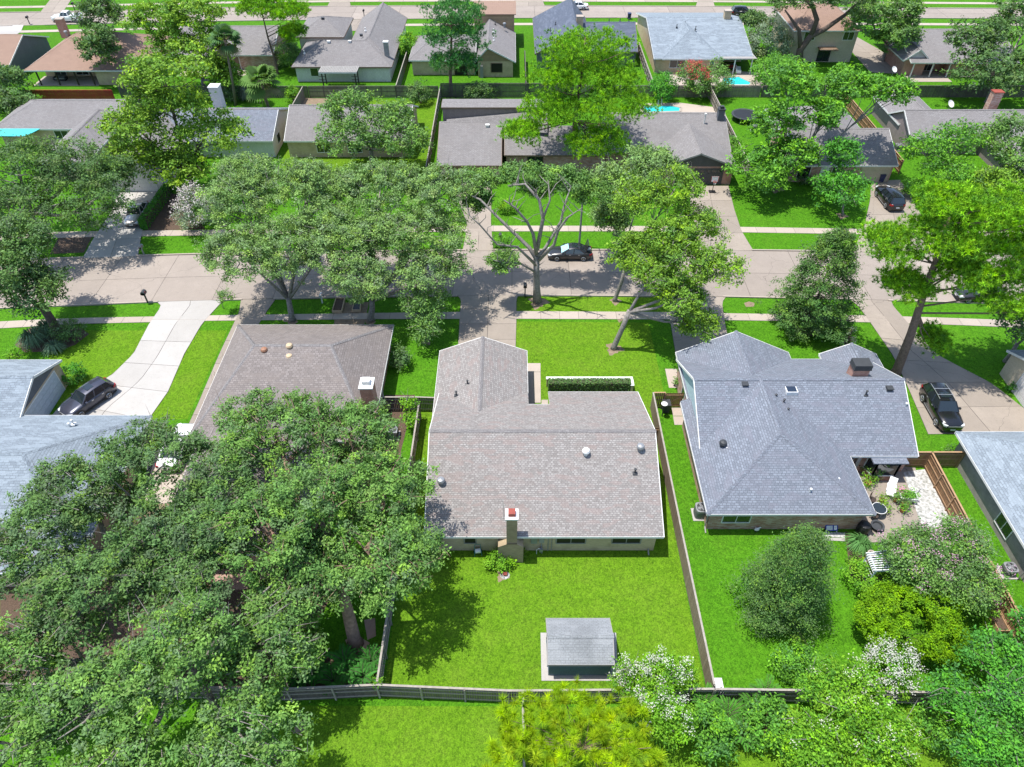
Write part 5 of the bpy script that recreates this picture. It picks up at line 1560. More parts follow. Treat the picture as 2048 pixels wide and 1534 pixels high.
tree('dense oak overhanging the sidewalk under the leaning pine', [(1990, 590, 2140, 690, 5.0)], 'dark', None, r0=0.2, dens=1.1)
# --- trees behind the back fences
tree('yellow-green elm behind the patio house', [(238, 0, 370, 80, 10.5), (330, -10, 470, 70, 10.5), (290, 55, 400, 140, 7.0), (370, 50, 480, 150, 6.5), (420, 110, 480, 190, 3.5)], 'cypress', (410, 178), name='elm_tree', r0=0.3, dens=0.9, per=36, size=0.2)
tree('dark oak over the corner of the rust-brown roof', [(150, -10, 245, 70, 8.5), (155, 50, 240, 130, 6)], 'dark', (215, 160), r0=0.28, dens=0.9, size=0.2)
tree('leafy oak at the red fence corner', [(-40, 130, 60, 215, 3.4), (-20, 180, 90, 240, 2.2)], 'dark', None, r0=0.15, dens=0.9, size=0.17)
pine('slender pine with loose bright tufts behind the fan palms', [(475, -15, 560, 40, 9.8), (540, 0, 620, 50, 9.2), (560, 45, 610, 85, 6.2)], 'pine', (556, 148), r0=0.2, dens=0.8, length=0.42, width=0.08)
palm('bushy fan palm in front of the small grey-roofed brick house', (540, 229), (523, 165), 44)
palm('tall slim fan palm behind the cypress', (472, 210), (450, 80), 36, trunk_r=0.17, tint=(0.07, 0.15, 0.05))
pine('dark blue-green pine beside the tan gable house', [(845, -5, 965, 55, 11.4), (835, 40, 985, 105, 8.4), (855, 95, 960, 150, 5.0)], 'darkpine', (902, 190), r0=0.28, dens=1.1, length=0.4, width=0.08, n_per=12)
tree('big grey-green oak in front of the white gabled porch', [(1890, 30, 2030, 120, 8.5), (1900, 90, 2050, 205, 5.5), (1990, -20, 2120, 110, 9), (2010, 90, 2130, 200, 5.5)], 'dark', (1975, 205), r0=0.4, dens=0.85, size=0.19, per=40)
def leaning_oak():
    b3 = P3(1597, 132)
    root = wthing('oak_tree', 'leaning thick-trunked oak in front of the cream two-storey house', 'tree', tuple(b3))
    m = MB(); m.smooth = True
    Y0 = b3.y
    for pts, rr in (([(1597, 132), (1600, 100), (1622, 72), (1650, 58), (1690, 30), (1720, 0)], [0.75, 0.6, 0.5, 0.42, 0.3, 0.1]), ([(1622, 72), (1634, 40), (1625, 12), (1600, -10)], [0.45, 0.4, 0.32, 0.1]), ([(1601, 100), (1598, 60), (1570, 20)], [0.4, 0.3, 0.1])):
        m.tube([PV(px, py, Y0) for px, py in pts], rr, 8)
    m.build('trunk', 'bark_brown', root)
    foliage(root, [lobe(*b) for b in ((1530, -40, 1650, 30, 10), (1640, -30, 1760, 25, 11), (1480, 20, 1540, 60, 5))], 'dark', 1.1, 40, 0.18, 0.55, sub=0.27)
leaning_oak()
tree('round green oak beside the leaning thick-trunked oak', [(1690, 0, 1790, 80, 7.2), (1760, -15, 1850, 60, 8), (1740, 40, 1840, 110, 5)], 'oak', (1765, 122), r0=0.28, dens=0.95, size=0.19)
bush('pale blooming shrub by the covered brick patio', (1492, 40, 1585, 115), 3.2, 'grey', 'flowering_shrub', 1.6, 34, 0.14, 0.5)
bush('leafy green shrub mass beside the turquoise pool deck', (1505, 95, 1600, 185), 2.6, 'green', 'shrub', 1.6, 34, 0.15, 0.5)
bush('red-flowering crape myrtle at the pool fence', (1358, 122, 1420, 195), 2.6, 'oak', 'crape_myrtle', 1.8, 30, 0.14, 0.45, flowers=((0.42, 0.07, 0.07), 0.3, 22, 0.25, 0.09))
bush('green shrub beside the red-flowering crape myrtle', (1405, 118, 1462, 200), 2.6, 'oak', 'shrub', 1.8, 30, 0.14, 0.45)
bush('dark laurel by the pool behind the broad pine', (1300, 140, 1352, 205), 2.2, 'deep', 'shrub', 2.0, 30, 0.13, 0.4)
bush('vine-like shrub climbing the tall dark fence', (925, 165, 990, 200), 1.5, 'dark', 'shrub', 2.0, 30, 0.12, 0.4)
bush('dark round shrub inside the side fence corner', (815, 160, 862, 210), 1.7, 'dark', 'shrub', 2.0, 32, 0.12, 0.4)
bush('yellow-green bush by the white board house', (792, 65, 845, 112), 2.2, 'lime', 'shrub', 1.8, 30, 0.15, 0.4)
bush('round bush beside the small grey-roofed brick house', (550, 78, 605, 140), 2.2, 'oak', 'shrub', 1.8, 30, 0.15, 0.4)
blades('spiky grey-green yucca by the dark fence', (497, 200), 1.6, 1.8, 150, (0.16, 0.20, 0.15), 'yucca', width=0.06)
bush('dark shrub by the tall slim fan palm', (440, 170, 480, 205), 1.2, 'dark', 'shrub', 2.0, 30, 0.12, 0.35)
bush('green shrub by the fence corner near the palms', (570, 170, 600, 205), 1.3, 'lime', 'shrub', 2.0, 30, 0.12, 0.35)
bush('lime shrubs over the red fence', (30, 185, 92, 215), 1.2, 'lime', 'shrub', 2.0, 30, 0.12, 0.35)
bush('white-lilac blooming crape myrtle on the shaded lawn', (352, 378, 430, 462), 2.4, 'grey', 'crape_myrtle', 2.0, 34, 0.12, 0.4, flowers=((0.52, 0.47, 0.48), 0.5, 26, 0.26, 0.08))
hedge('clipped green hedge along the silver sedan drive', gx(296, 440), gx(316, 430), 72.5, 81.0, 1.3, 'deep', size=0.1, dens=40)
bush('bright bush at the garage beside the lilac clerestory house', (985, 395, 1045, 425), 0.9, 'lime', 'shrub', 2.2, 28, 0.1, 0.3)
bush('dark clipped shrub around the driveway lamp', (985, 463, 1020, 500), 0.9, 'green', 'shrub', 2.4, 30, 0.09, 0.28)
bush('climbing green shrub on the trampoline side fence', (1440, 255, 1490, 330), 1.4, 'green', 'shrub', 2.0, 30, 0.12, 0.4)
bush('shrubs along the front of the rose brick house', (1585, 345, 1640, 372), 0.6, 'dark', 'shrub', 2.4, 26, 0.1, 0.25)
bush('leafy hedge bush beside the black driveway suv', (1808, 350, 1860, 400), 1.2, 'green', 'shrub', 2.2, 30, 0.12, 0.35)
# --- near yards
bush('dark green shrub beside the pale blue garage door', (118, 722, 172, 772), 0.9, 'deep', 'shrub', 2.8, 34, 0.09, 0.3)
bush('dark shrub against the leaning elm trunk', (105, 630, 168, 690), 1.1, 'dark', 'shrub', 2.6, 34, 0.09, 0.3)
blades('blue-green pampas clump in the mulched bed', (72, 685), 1.7, 1.3, 260, (0.14, 0.23, 0.13))
blades('smaller pampas clump next to the elm roots', (112, 700), 1.2, 0.9, 200, (0.15, 0.24, 0.14))
blades('pampas clump behind the others by the sidewalk', (100, 665), 1.5, 1.2, 200, (0.13, 0.22, 0.12))
bush('low lily bed beside the blue-grey roof edge', (0, 690, 60, 724), 0.5, 'lime', 'shrub', 2.4, 26, 0.08, 0.25)
bush('dark round shrub between brown hip roof and garage wing', (782, 680, 820, 748), 1.1, 'dark', 'shrub', 2.6, 34, 0.1, 0.32)
tree('small bright shrub-tree inside the dark board fence', [(797, 792, 836, 826, 2.2), (800, 820, 838, 858, 1.5)], 'lime', None, name='young_tree', cat='tree', r0=0.04, dens=2.2, per=22, size=0.1, rc=0.3, twigs=14, n_per=3)
hedge('dark clipped hedge in front of the low white-capped wall', 3.3, 10.5, 45.25, 45.95, 1.15, 'dark', size=0.065, dens=90)
bush('yellow-green leafy bush beside the brick chimney', (962, 1098, 1022, 1146), 0.6, 'lime', 'shrub', 4.0, 40, 0.085, 0.26)
fronds_plant('small potted-size palm plant at the chimney foot', (1043, 1113), 0.5, 0.6, 9, (0.16, 0.30, 0.02), 0.16)
bush('yellowing shrub under the oaks beside the stepping path', (560, 1235, 640, 1340), 1.0, 'yellow', 'shrub', 2.4, 34, 0.1, 0.35)
for k, (bx_, by_) in enumerate(((600, 1365), (636, 1352), (668, 1368), (700, 1350), (728, 1362), (744, 1330), (622, 1330), (690, 1328))):
    fronds_plant('dark green ginger clump along the shaded low back fence', (bx_, by_), 0.95, 1.1, 12, (0.045, 0.19, 0.025), 0.34, 'ginger_plant', group='ginger clumps by the back fence')
bush('small trailing vine on the fence corner', (735, 1352, 766, 1372), 1.7, 'lime', 'vine', 4.0, 26, 0.07, 0.2)
cone_tree('dark feathery juniper tree on the lawn behind the blue-roofed house', (1552, 1220), 1070, 82, 'conif', 'juniper_tree', per=44, size=0.075, dens=7.5, rc=0.42, power=0.5, skirt=0.04)
tree('pink-topped crape myrtle over the white arbor', [(1760, 1040, 1900, 1160, 3.4), (1860, 1030, 1985, 1150, 3.4), (1850, 1110, 2015, 1230, 2.8), (1790, 1100, 1900, 1200, 3.0)], 'oak', (1880, 1170), name='crape_myrtle', r0=0.1, dens=2.4, per=40, size=0.095, rc=0.42, twigs=60, fork=0.8, flowers=((0.46, 0.27, 0.36), 0.10, 28, 0.18, 0.042))
bush('dense round golden-green juniper globe', (1722, 1172, 1915, 1322), 1.7, 'globe', 'juniper_globe', 9.0, 46, 0.07, 0.22, shell=0.9, k=0.85)
tree('glossy dark green tree mass at the corner beside the juniper globe', [(1925, 1250, 2060, 1370, 3.4), (2000, 1210, 2130, 1340, 3.4), (1860, 1345, 1990, 1470, 3.6), (1960, 1340, 2130, 1500, 4.2), (1890, 1440, 2100, 1620, 4.2)], 'deep', None, name='camphor_tree', r0=0.2, dens=3.0, per=44, size=0.105, rc=0.4, twigs=90, sub=0.42)
tree('pale-flowered crape myrtle over the dark back fence', [(1600, 1310, 1760, 1440, 3.0), (1650, 1390, 1830, 1540, 3.4), (1560, 1420, 1700, 1580, 3.0)], 'lime', None, name='crape_myrtle', r0=0.1, dens=2.4, per=44, size=0.095, rc=0.42, twigs=40, fork=0.8, flowers=((0.55, 0.56, 0.42), 0.10, 14, 0.13, 0.042))
bush('white-blooming crape myrtle beside the golden juniper globe', (1728, 1285, 1822, 1392), 1.8, 'lime', 'crape_myrtle', 4.0, 34, 0.08, 0.3, flowers=((0.52, 0.52, 0.47), 0.5, 34, 0.17, 0.045))
tree('white-plumed crape myrtle beside the blue shed', [(1212, 1315, 1330, 1410, 2.3), (1280, 1300, 1390, 1400, 2.2), (1260, 1380, 1385, 1490, 2.6)], 'lime', None, name='crape_myrtle', r0=0.08, dens=3.0, per=42, size=0.09, rc=0.36, twigs=30, fork=0.6, flowers=((0.52, 0.53, 0.45), 0.16, 40, 0.17, 0.042))
bush('small sprawling green shrub behind the juniper tree', (1530, 1285, 1640, 1362), 1.0, 'green', 'shrub', 3.2, 36, 0.085, 0.3)
bush('light green rounded shrub by the white arbor', (1695, 1120, 1800, 1210), 1.0, 'lime', 'shrub', 4.0, 38, 0.09, 0.3)
blades('green daylily clump beside the white arbor', (1715, 1092), 1.05, 0.9, 220, (0.12, 0.28, 0.08))
bush('reddish groundcover shrub beside the daylily', (1690, 1098, 1728, 1140), 0.35, 'yellow', 'shrub', 3.0, 30, 0.08, 0.22)
pine('bushy golden-green pine with long star needles behind the shed', [(985, 1390, 1130, 1500, 4.4), (1075, 1368, 1200, 1465, 4.6), (1180, 1392, 1310, 1500, 4.2), (1100, 1450, 1260, 1570, 5.2), (960, 1470, 1120, 1600, 4.6), (1200, 1470, 1340, 1600, 4.6)], 'goldpine', (1150, 1500), r0=0.14, dens=2.3, n_per=80, length=0.48, width=0.034, shell=0.5, k=0.7, spread=1.5, sub=1, star=True)
for k, (bx_, by_) in enumerate(((1405, 1415), (1450, 1440), (1500, 1425), (1545, 1450), (1480, 1480), (1560, 1500), (1430, 1480), (1525, 1400), (1600, 1520))):
    fronds_plant('glossy tropical shrub with feathered leaves behind the dark back fence', (bx_, by_), 1.0, 1.4, 17, (0.07, 0.22, 0.025), 0.28, 'cassia_shrub', group='feathered shrubs behind the fence')
bush('dark leafy shrub between the feathered shrubs and the white plumes', (1370, 1400, 1470, 1520), 1.6, 'green', 'shrub', 3.2, 38, 0.1, 0.34)
bush('green shrub against the dark fence below the white box', (1480, 1400, 1600, 1500), 1.4, 'green', 'shrub', 3.0, 38, 0.1, 0.34)
bush('loose mid-green shrub in front of the glossy corner tree', (1838, 1400, 1930, 1500), 1.8, 'green', 'shrub', 3.0, 38, 0.095, 0.34)
bush('low shrubs by the brown fence and the golden globe', (1925, 1190, 1990, 1250), 0.9, 'lime', 'shrub', 3.0, 34, 0.09, 0.3)
bush('small dark shrub by the courtyard corner of the grey brick house', (1890, 890, 1922, 908), 0.5, 'dark', 'shrub', 3.0, 30, 0.08, 0.22)
bush('courtyard bush by the bay window', (1730, 915, 1765, 955), 0.9, 'oak', 'shrub', 3.2, 34, 0.08, 0.26)
bush('small foundation shrub by the pale walled garage', (2012, 758, 2034, 784), 0.6, 'deep', 'shrub', 3.0, 30, 0.08, 0.22)
bush('foundation shrub by the mint gable wall', (1343, 745, 1358, 778), 0.7, 'oak', 'shrub', 3.0, 30, 0.08, 0.2)
# ------------------------------------------------------------------ vehicles
def car(label, kind, paintm, loc, heading, name=None, trunk_open=False, sunshade=False, rails=False, sunroof=False, group=None, rim_scale=1.0):
    """kind: sedan / hatch / suv / pickup; built nose towards local +X"""
    S = dict(sedan=dict(L=4.85, W=1.84, H=1.45, belt=0.95, hood=0.88, deck=0.98, wf=0.30, wr=-0.30, rf=(0.95, 0.15), rr=(-1.05, -1.75), r=0.33),
             hatch=dict(L=4.7, W=1.84, H=1.60, belt=1.02, hood=0.96, deck=1.0, wf=0.30, wr=-0.28, rf=(0.95, 0.25), rr=(-1.75, -2.15), r=0.34),
             suv=dict(L=4.95, W=1.95, H=1.78, belt=1.15, hood=1.10, deck=1.12, wf=0.30, wr=-0.28, rf=(1.00, 0.30), rr=(-1.95, -2.3), r=0.38),
             pickup=dict(L=5.5, W=1.95, H=1.80, belt=1.15, hood=1.12, deck=1.1, wf=0.32, wr=-0.30, rf=(1.05, 0.50), rr=(-0.55, -0.75), r=0.40))[kind]
    L, W, H, belt = S['L'], S['W'], S['H'], S['belt']
    root = thing(name or {'sedan': 'parked_sedan', 'hatch': 'parked_wagon', 'suv': 'parked_suv', 'pickup': 'pickup_truck'}[kind], label, 'car' if kind != 'pickup' else 'truck', (loc[0], loc[1], loc[2] if len(loc) > 2 else 0.045), heading, group)
    hw = W / 2; gl = 0.2
    x_ws, x_wt = S['rf']; x_rt, x_rb = S['rr']
    # lower body as a loft of cross-sections nose to tail
    st = []
    hoodx = L / 2
    for x, zb, zs, w in ((L / 2, 0.42, S['hood'] - 0.30, 0.74), (L / 2 - 0.10, 0.26, S['hood'] - 0.17, 0.88), (L / 2 - 0.45, gl, S['hood'] - 0.07, 0.97), (L / 2 - 0.95, gl, S['hood'], 1.0),
                         (x_ws + 0.1, gl, belt - 0.02, 1.0), (0.0, gl, belt, 1.0), (x_rb + 0.35 if kind != 'pickup' else -0.9, gl, belt + 0.02, 1.0), (-L / 2 + 0.55, gl, S['deck'], 0.98), (-L / 2 + 0.12, 0.26, S['deck'] - 0.05, 0.92), (-L / 2, 0.40, S['deck'] - 0.16, 0.80)):
        st.append((x, zb, zs, w * hw))
    m = MB(); m.smooth = True
    ring = None
    sec = lambda x, zb, zs, w: [(x, -w * 0.86, zb), (x, -w * 0.97, zb + 0.14), (x, -w, (zb + zs) * 0.52), (x, -w * 0.975, zs - 0.12), (x, -w * 0.90, zs - 0.02), (x, -w * 0.5, zs + 0.025), (x, 0, zs + 0.035),
                                (x, w * 0.5, zs + 0.025), (x, w * 0.90, zs - 0.02), (x, w * 0.975, zs - 0.12), (x, w, (zb + zs) * 0.52), (x, w * 0.97, zb + 0.14), (x, w * 0.86, zb)]
    rows = [sec(*s) for s in st]
    for r in rows: m.v += r
    K = len(rows[0])
    for a in range(len(rows) - 1):
        for k in range(K - 1):
            m.f.append((a * K + k, (a + 1) * K + k, (a + 1) * K + k + 1, a * K + k + 1))
    m.f.append(tuple(range(K))); m.f.append(tuple(reversed(range((len(rows) - 1) * K, len(rows) * K))))
    m.build('body', paintm, root)
    MB().box(-L / 2 + 0.2, L / 2 - 0.2, -hw * 0.85, hw * 0.85, 0.16, 0.32).build('underbody', 'plastic_black', root)
    # cabin
    wb, wt = hw * 0.90, hw * 0.70
    zb, zt = belt - 0.03, H
    F0, F1 = (x_ws, zb), (x_wt, zt - 0.05)
    B0, B1 = (x_rb, zb), (x_rt, zt - 0.07)
    rp = []
    rm = MB(); rm.smooth = True
    n = 6
    for i in range(n + 1):
        t = i / n; x = F1[0] + (B1[0] - F1[0]) * t; zz = F1[1] + (B1[1] - F1[1]) * t + 0.07 * math.sin(math.pi * t)
        rm.v += [(x, -wt, zz - 0.02), (x, -wt * 0.9, zz + 0.025), (x, 0, zz + 0.05), (x, wt * 0.9, zz + 0.025), (x, wt, zz - 0.02)]
    for i in range(n):
        for k in range(4):
            rm.f.append((i * 5 + k, i * 5 + k + 1, (i + 1) * 5 + k + 1, (i + 1) * 5 + k))
    roof = rm.build('roof', paintm, root)
    MB().face([(F0[0], -wb, zb), (F0[0], wb, zb), (F1[0], wt, F1[1]), (F1[0], -wt, F1[1])]).build('windshield', 'glass_car', root)
    MB().face([(B0[0], wb * 0.97, zb), (B0[0], -wb * 0.97, zb), (B1[0], -wt, B1[1]), (B1[0], wt, B1[1])]).build('rear_window', 'glass_car', root)
    for s in (-1, 1):
        xs_ = [0.0, 0.36, 0.40, 0.72, 0.75, 1.0] if kind in ('hatch', 'suv') else [0.0, 0.46, 0.5, 1.0]
        def bot(t): return Vector((F0[0] - 0.12 + (B0[0] + 0.12 - F0[0] + 0.12) * t, s * (wb + 0.002), zb + 0.02))
        def top(t):
            i = F1[0] + (B1[0] - F1[0]) * t
            return Vector((i, s * (wt + 0.003), F1[1] + (B1[1] - F1[1]) * t + 0.05 * math.sin(math.pi * t) - 0.03))
        for a, b in zip(xs_[::2], xs_[1::2]):
            q = [bot(a), bot(b), top(b), top(a)]
            MB().face(q if s < 0 else q[::-1]).build('side_window', 'glass_car', root)
        pm = MB()
        for t in [xs_[0]] + [(a + b) / 2 for a, b in zip(xs_[1:-1:2], xs_[2::2])] + [xs_[-1]]:
            pm.beam(bot(t), top(t), 0.07, 0.05)
        pm.beam(Vector((F0[0], s * wb, zb)), Vector((F1[0], s * wt, F1[1])), 0.08, 0.05); pm.beam(Vector((B0[0], s * wb * 0.97, zb)), Vector((B1[0], s * wt, B1[1])), 0.09, 0.05)
        pm.build('pillar', paintm, root)
        # mirror, handles, sill strip
        mi = MB(); mm = Matrix.Translation((F0[0] - 0.35, s * (wb + 0.16), zb + 0.08)); mi.box(-0.08, 0.08, -0.11, 0.11, -0.06, 0.08, mm); mi.build('mirror', paintm, root)
        for hx in (0.05, -0.95): MB().box(hx - 0.1, hx + 0.1, s * hw * 0.99 - 0.015, s * hw * 0.99 + 0.015, belt - 0.16, belt - 0.12).build('door_handle', 'rim', root)
        MB().box(-0.95, 1.0, s * hw * 0.965 - 0.02, s * hw * 0.965 + 0.02, 0.24, 0.30).build('sill_strip', 'rim' if kind == 'suv' else 'plastic_black', root)
        # wheels
        for wx in (L * S['wf'], L * S['wr']):
            r = S['r']; y0 = s * (hw - 0.16); y1 = s * (hw + 0.012)
            ar = MB(); q = [(wx + (r + 0.075) * math.cos(a), s * (hw * 0.995 + 0.004), r + (r + 0.075) * math.sin(a)) for a in np.linspace(-0.35, math.pi + 0.35, 18)]
            ar.face(q if s < 0 else q[::-1]); ar.build('wheel_arch', 'plastic_black', root)
            wm = MB(); wm.tube([(wx, y0, r), (wx, y1 - s * 0.03, r), (wx, y1, r)], [r, r, r * 0.92], 20); ty = wm.build('wheel', 'tyre', root)
            rim = MB(); rr = r * 0.66 * rim_scale
            for k in range(5):
                a = 2 * math.pi * k / 5 + 0.3
                rim.beam((wx, y1 + s * 0.006, r), (wx + rr * math.cos(a), y1 + s * 0.006, r + rr * math.sin(a)), 0.02, 0.11 * r / 0.34, (0, 1, 0))
            ringp = [(wx + rr * math.cos(a), y1 + s * 0.006, r + rr * math.sin(a)) for a in np.linspace(0, 2 * math.pi, 17)]
            rim.tube(ringp, 0.03, 4, cap=False)
            rim.build('rim', 'rim', ty)
        # lamps
        MB().prism([(L / 2 - 0.42, s * hw * 0.93), (L / 2 - 0.10, s * hw * 0.86), (L / 2 + 0.005, s * hw * 0.66), (L / 2 - 0.06, s * hw * 0.52), (L / 2 - 0.22, s * hw * 0.74)], S['hood'] - 0.30, S['hood'] - 0.145).build('headlight', 'lamp_clear', root)
        MB().prism([(-L / 2 + 0.34, s * hw * 0.985), (-L / 2 + 0.02, s * hw * 0.86), (-L / 2 - 0.012, s * hw * 0.62), (-L / 2 + 0.2, s * hw * 0.7)], S['deck'] - 0.30, S['deck'] - 0.10).build('taillight', 'lamp_red', root)
        if rails:
            q = [top(t) + Vector((0, -s * 0.05, 0.10)) for t in (0.08, 0.3, 0.6, 0.92)]
            MB().tube(q, 0.025, 5).build('roof_rail', 'rim', roof)
    if rails:
        for t in (0.3, 0.62):
            x = F1[0] + (B1[0] - F1[0]) * t; MB().box(x - 0.03, x + 0.03, -wt, wt, zt + 0.06, zt + 0.09).build('cross_bar', 'rim', roof)
    if sunroof:
        a, b = F1[0] - 0.35, F1[0] - 1.0
        MB().box(b, a, -wt * 0.62, wt * 0.62, zt + 0.035, zt + 0.062).build('sunroof', 'glass_car', roof)
    MB().box(L / 2 - 0.03, L / 2 + 0.02, -hw * 0.5, hw * 0.5, S['hood'] - 0.38, S['hood'] - 0.24).build('grille', 'metal_dark', root)
    MB().box(L / 2 - 0.01, L / 2 + 0.03, -hw * 0.55, hw * 0.55, S['hood'] - 0.255, S['hood'] - 0.225).build('grille_trim', 'rim', root)
    MB().box(L / 2 - 0.02, L / 2 + 0.03, -0.2, 0.2, 0.42, 0.54).build('license_plate', 'paint_white', root)
    MB().box(-L / 2 - 0.02, -L / 2 + 0.03, -0.2, 0.2, 0.60, 0.72).build('license_plate', 'paint_white', root)
    MB().box(L / 2 - 0.22, L / 2 + 0.02, -hw * 0.72, hw * 0.72, 0.28, 0.40).build('bumper', 'plastic_black', root)
    if sunshade:
        a = Vector((F0[0] + 0.02, 0, zb + 0.03)); b = Vector((F1[0] + 0.03, 0, F1[1]))
        for k in range(8):
            y0 = -wb * 0.8 + 1.6 * wb * k / 8; y1 = -wb * 0.8 + 1.6 * wb * (k + 1) / 8 - 0.02
            sc = wt / wb
            MB().face([(a.x + 0.01, y0, a.z), (a.x + 0.01, y1, a.z), (b.x, y1 * sc, b.z), (b.x, y0 * sc, b.z)]).build('sun_shade', 'shade_foil', root)
    if trunk_open:
        lid = MB().box(-0.04, 0.04, -hw * 0.75, hw * 0.75, 0, 0.95, Matrix.Translation((-L / 2 + 0.75, 0, S['deck'])) @ Matrix.Rotation(R(-18), 4, 'Y'))
        lid.build('trunk_lid', paintm, root)
        MB().box(-L / 2 + 0.08, -L / 2 + 0.72, -hw * 0.72, hw * 0.72, S['deck'] - 0.2, S['deck'] + 0.045).build('trunk_opening', 'plastic_black', root)
        MB().box(-L / 2 + 0.2, -L / 2 + 0.55, -0.1, 0.25, S['deck'] + 0.03, S['deck'] + 0.16).build('carton', 'paint_white', root)
    if kind == 'pickup':
        MB().box(-L / 2 + 0.12, -0.85, -hw * 0.8, hw * 0.8, 0.9, S['deck'] + 0.06).build('cargo_bed', 'plastic_black', root)
        for s in (-1, 1): MB().box(-L / 2 + 0.05, -0.85, s * hw * 0.88 - 0.07, s * hw * 0.88 + 0.07, S['deck'] - 0.15, S['deck'] + 0.12).build('bed_rail', paintm, root)
        MB().box(-L / 2 + 0.01, -L / 2 + 0.1, -hw * 0.85, hw * 0.85, 0.55, S['deck'] + 0.1).build('tailgate', paintm, root)
    return root
car('slate grey wagon parked by the pale blue garage door', 'hatch', 'paint_slate', (-37.1, 43.9), math.atan2(-2.25, -1.4), sunroof=True)
car('black suv with silver roof rails parked beside the blue-roofed house', 'suv', 'paint_black', (37.05, 42.75), R(-91), rails=True, sunroof=True)
car('silver sedan in front of the white garage door', 'sedan', 'paint_silver', (-44.7, 75.0), R(-84))
car('charcoal sedan at the kerb with trunk open and foil windshield shade', 'sedan', 'paint_charcoal', (6.4, 66.75, 0.034), R(180), trunk_open=True, sunshade=True, sunroof=True)
car('black suv on the drive of the rose brick house', 'suv', 'paint_black', (46.3, 78.6), R(91))
car('dark sedan at the kerb hidden under the leaning pine', 'sedan', 'paint_charcoal', (48.2, 59.2, 0.034), R(180))
car('white pickup on the street behind the patio house', 'pickup', 'paint_gloss_white', (-85.5, 147.2, 0.034), R(180))
car('white sedan on the far street behind the navy roof', 'sedan', 'paint_gloss_white', (12.8, 154.6, 0.034), R(180))
car('dark car on the far street behind the covered brick patio', 'suv', 'paint_black', (45.2, 150.3, 0.034), R(0))
car('white sedan half hidden under the oaks beside the brown hip roof', 'sedan', 'paint_gloss_white', (-27.4, 38.4), R(88))

# ------------------------------------------------------------------ street and yard things
def mailbox(label, px, py, matm='metal_dark', h=1.15, group=None, head=0.24):
    x, y = P(px, py)
    o = wthing('mailbox', label, 'mailbox', (x, y, 0), group)
    bx('post', matm, o, x - 0.06, x + 0.06, y - 0.06, y + 0.06, 0, h)
    m = MB(); m.tube([(x, y - 0.28, h + 0.05), (x, y + 0.28, h + 0.05)], head * 0.72, 10); m.box(x - head * 0.72, x + head * 0.72, y - 0.28, y + 0.28, h - 0.12, h + 0.05)
    m.build('box', matm, o)
    MB().box(x + head * 0.72, x + head * 0.72 + 0.02, y - 0.1, y - 0.05, h, h + 0.22).build('flag', 'net_red', o)
    return o
mailbox('black mailbox on a post by the white driveway', 296, 606, head=0.3, h=1.3)
mailbox('black mailbox on a tall post beside the bare-limbed oak', 1050, 594, head=0.24, h=1.45)
mailbox('grey mailbox on the verge across from the white driveway', 289, 511, 'metal_grey')
mailbox('white mailbox post beside the wooden planter boxes', 645, 606, 'metal_white', 1.0, head=0.18)
mailbox('dark mailbox in the clipped shrub by the wide drive', 1001, 492, head=0.25, h=1.4)
mailbox('dark mailbox on the far verge behind the rust-brown roof', 60, 49, head=0.26, h=1.3)
mailbox('thin dark mailbox behind the white board house', 729, 36.5, head=0.22, h=1.4)
mailbox('black mailbox at the curved drive behind the patio trees', 150, 21, head=0.26, h=1.3)
# street lamp
x, y = P(1158, 494)
o = wthing('street_lamp', 'tall grey street lamp pole beside the charcoal sedan', 'street lamp', (x, y, 0))
MB().tube([(x, y, 0), (x, y, 4), (x, y, 8.4)], [0.13, 0.11, 0.075], 10).build('pole', 'metal_grey', o)
MB().tube([(x, y, 8.3), (x, y - 0.9, 8.75), (x, y - 1.8, 8.8)], [0.06, 0.05, 0.045], 7).build('arm', 'metal_grey', o)
MB().lathe([(0.08, 8.7), (0.24, 8.68), (0.26, 8.76), (0.14, 8.9), (0.05, 8.93)], x, y - 2.0, 10).build('lamp_head', 'metal_grey', o)
# wheeled bins
def bin_(label, px, py, mat, group=None):
    x, y = P(px, py)
    o = wthing('wheeled_bin', label, 'bin', (x, y, 0), group)
    m = MB(); b = [(-0.26, -0.3), (0.26, -0.3), (0.26, 0.3), (-0.26, 0.3)]; t = [(-0.32, -0.36), (0.32, -0.36), (0.32, 0.36), (-0.32, 0.36)]
    lo = [(x + u, y + v, 0.05) for u, v in b]; hi = [(x + u, y + v, 1.0) for u, v in t]
    m.face(lo[::-1]).face(hi)
    for k in range(4): m.face([lo[k], lo[(k + 1) % 4], hi[(k + 1) % 4], hi[k]])
    m.build('body', mat, o)
    bx('lid', mat, o, x - 0.34, x + 0.34, y - 0.4, y + 0.4, 1.0, 1.08)
    for s in (-1, 1): MB().tube([(x + s * 0.3, y + 0.32, 0.1), (x + s * 0.36, y + 0.32, 0.1)], 0.1, 10).build('wheel', 'tyre', o)
bin_('navy wheeled bin on the street behind the navy roof', 1258, 38, 'plastic_blue')
bin_('blue recycling bin beside the cream garage door', 1760, 363, 'plastic_blue')
bin_('blue bin under the oaks by the pale roof corner', 108, 1192, 'plastic_blue')
bin_('dark wheeled bin behind the brown cross-braced gate', 1330, 822, 'metal_dark')
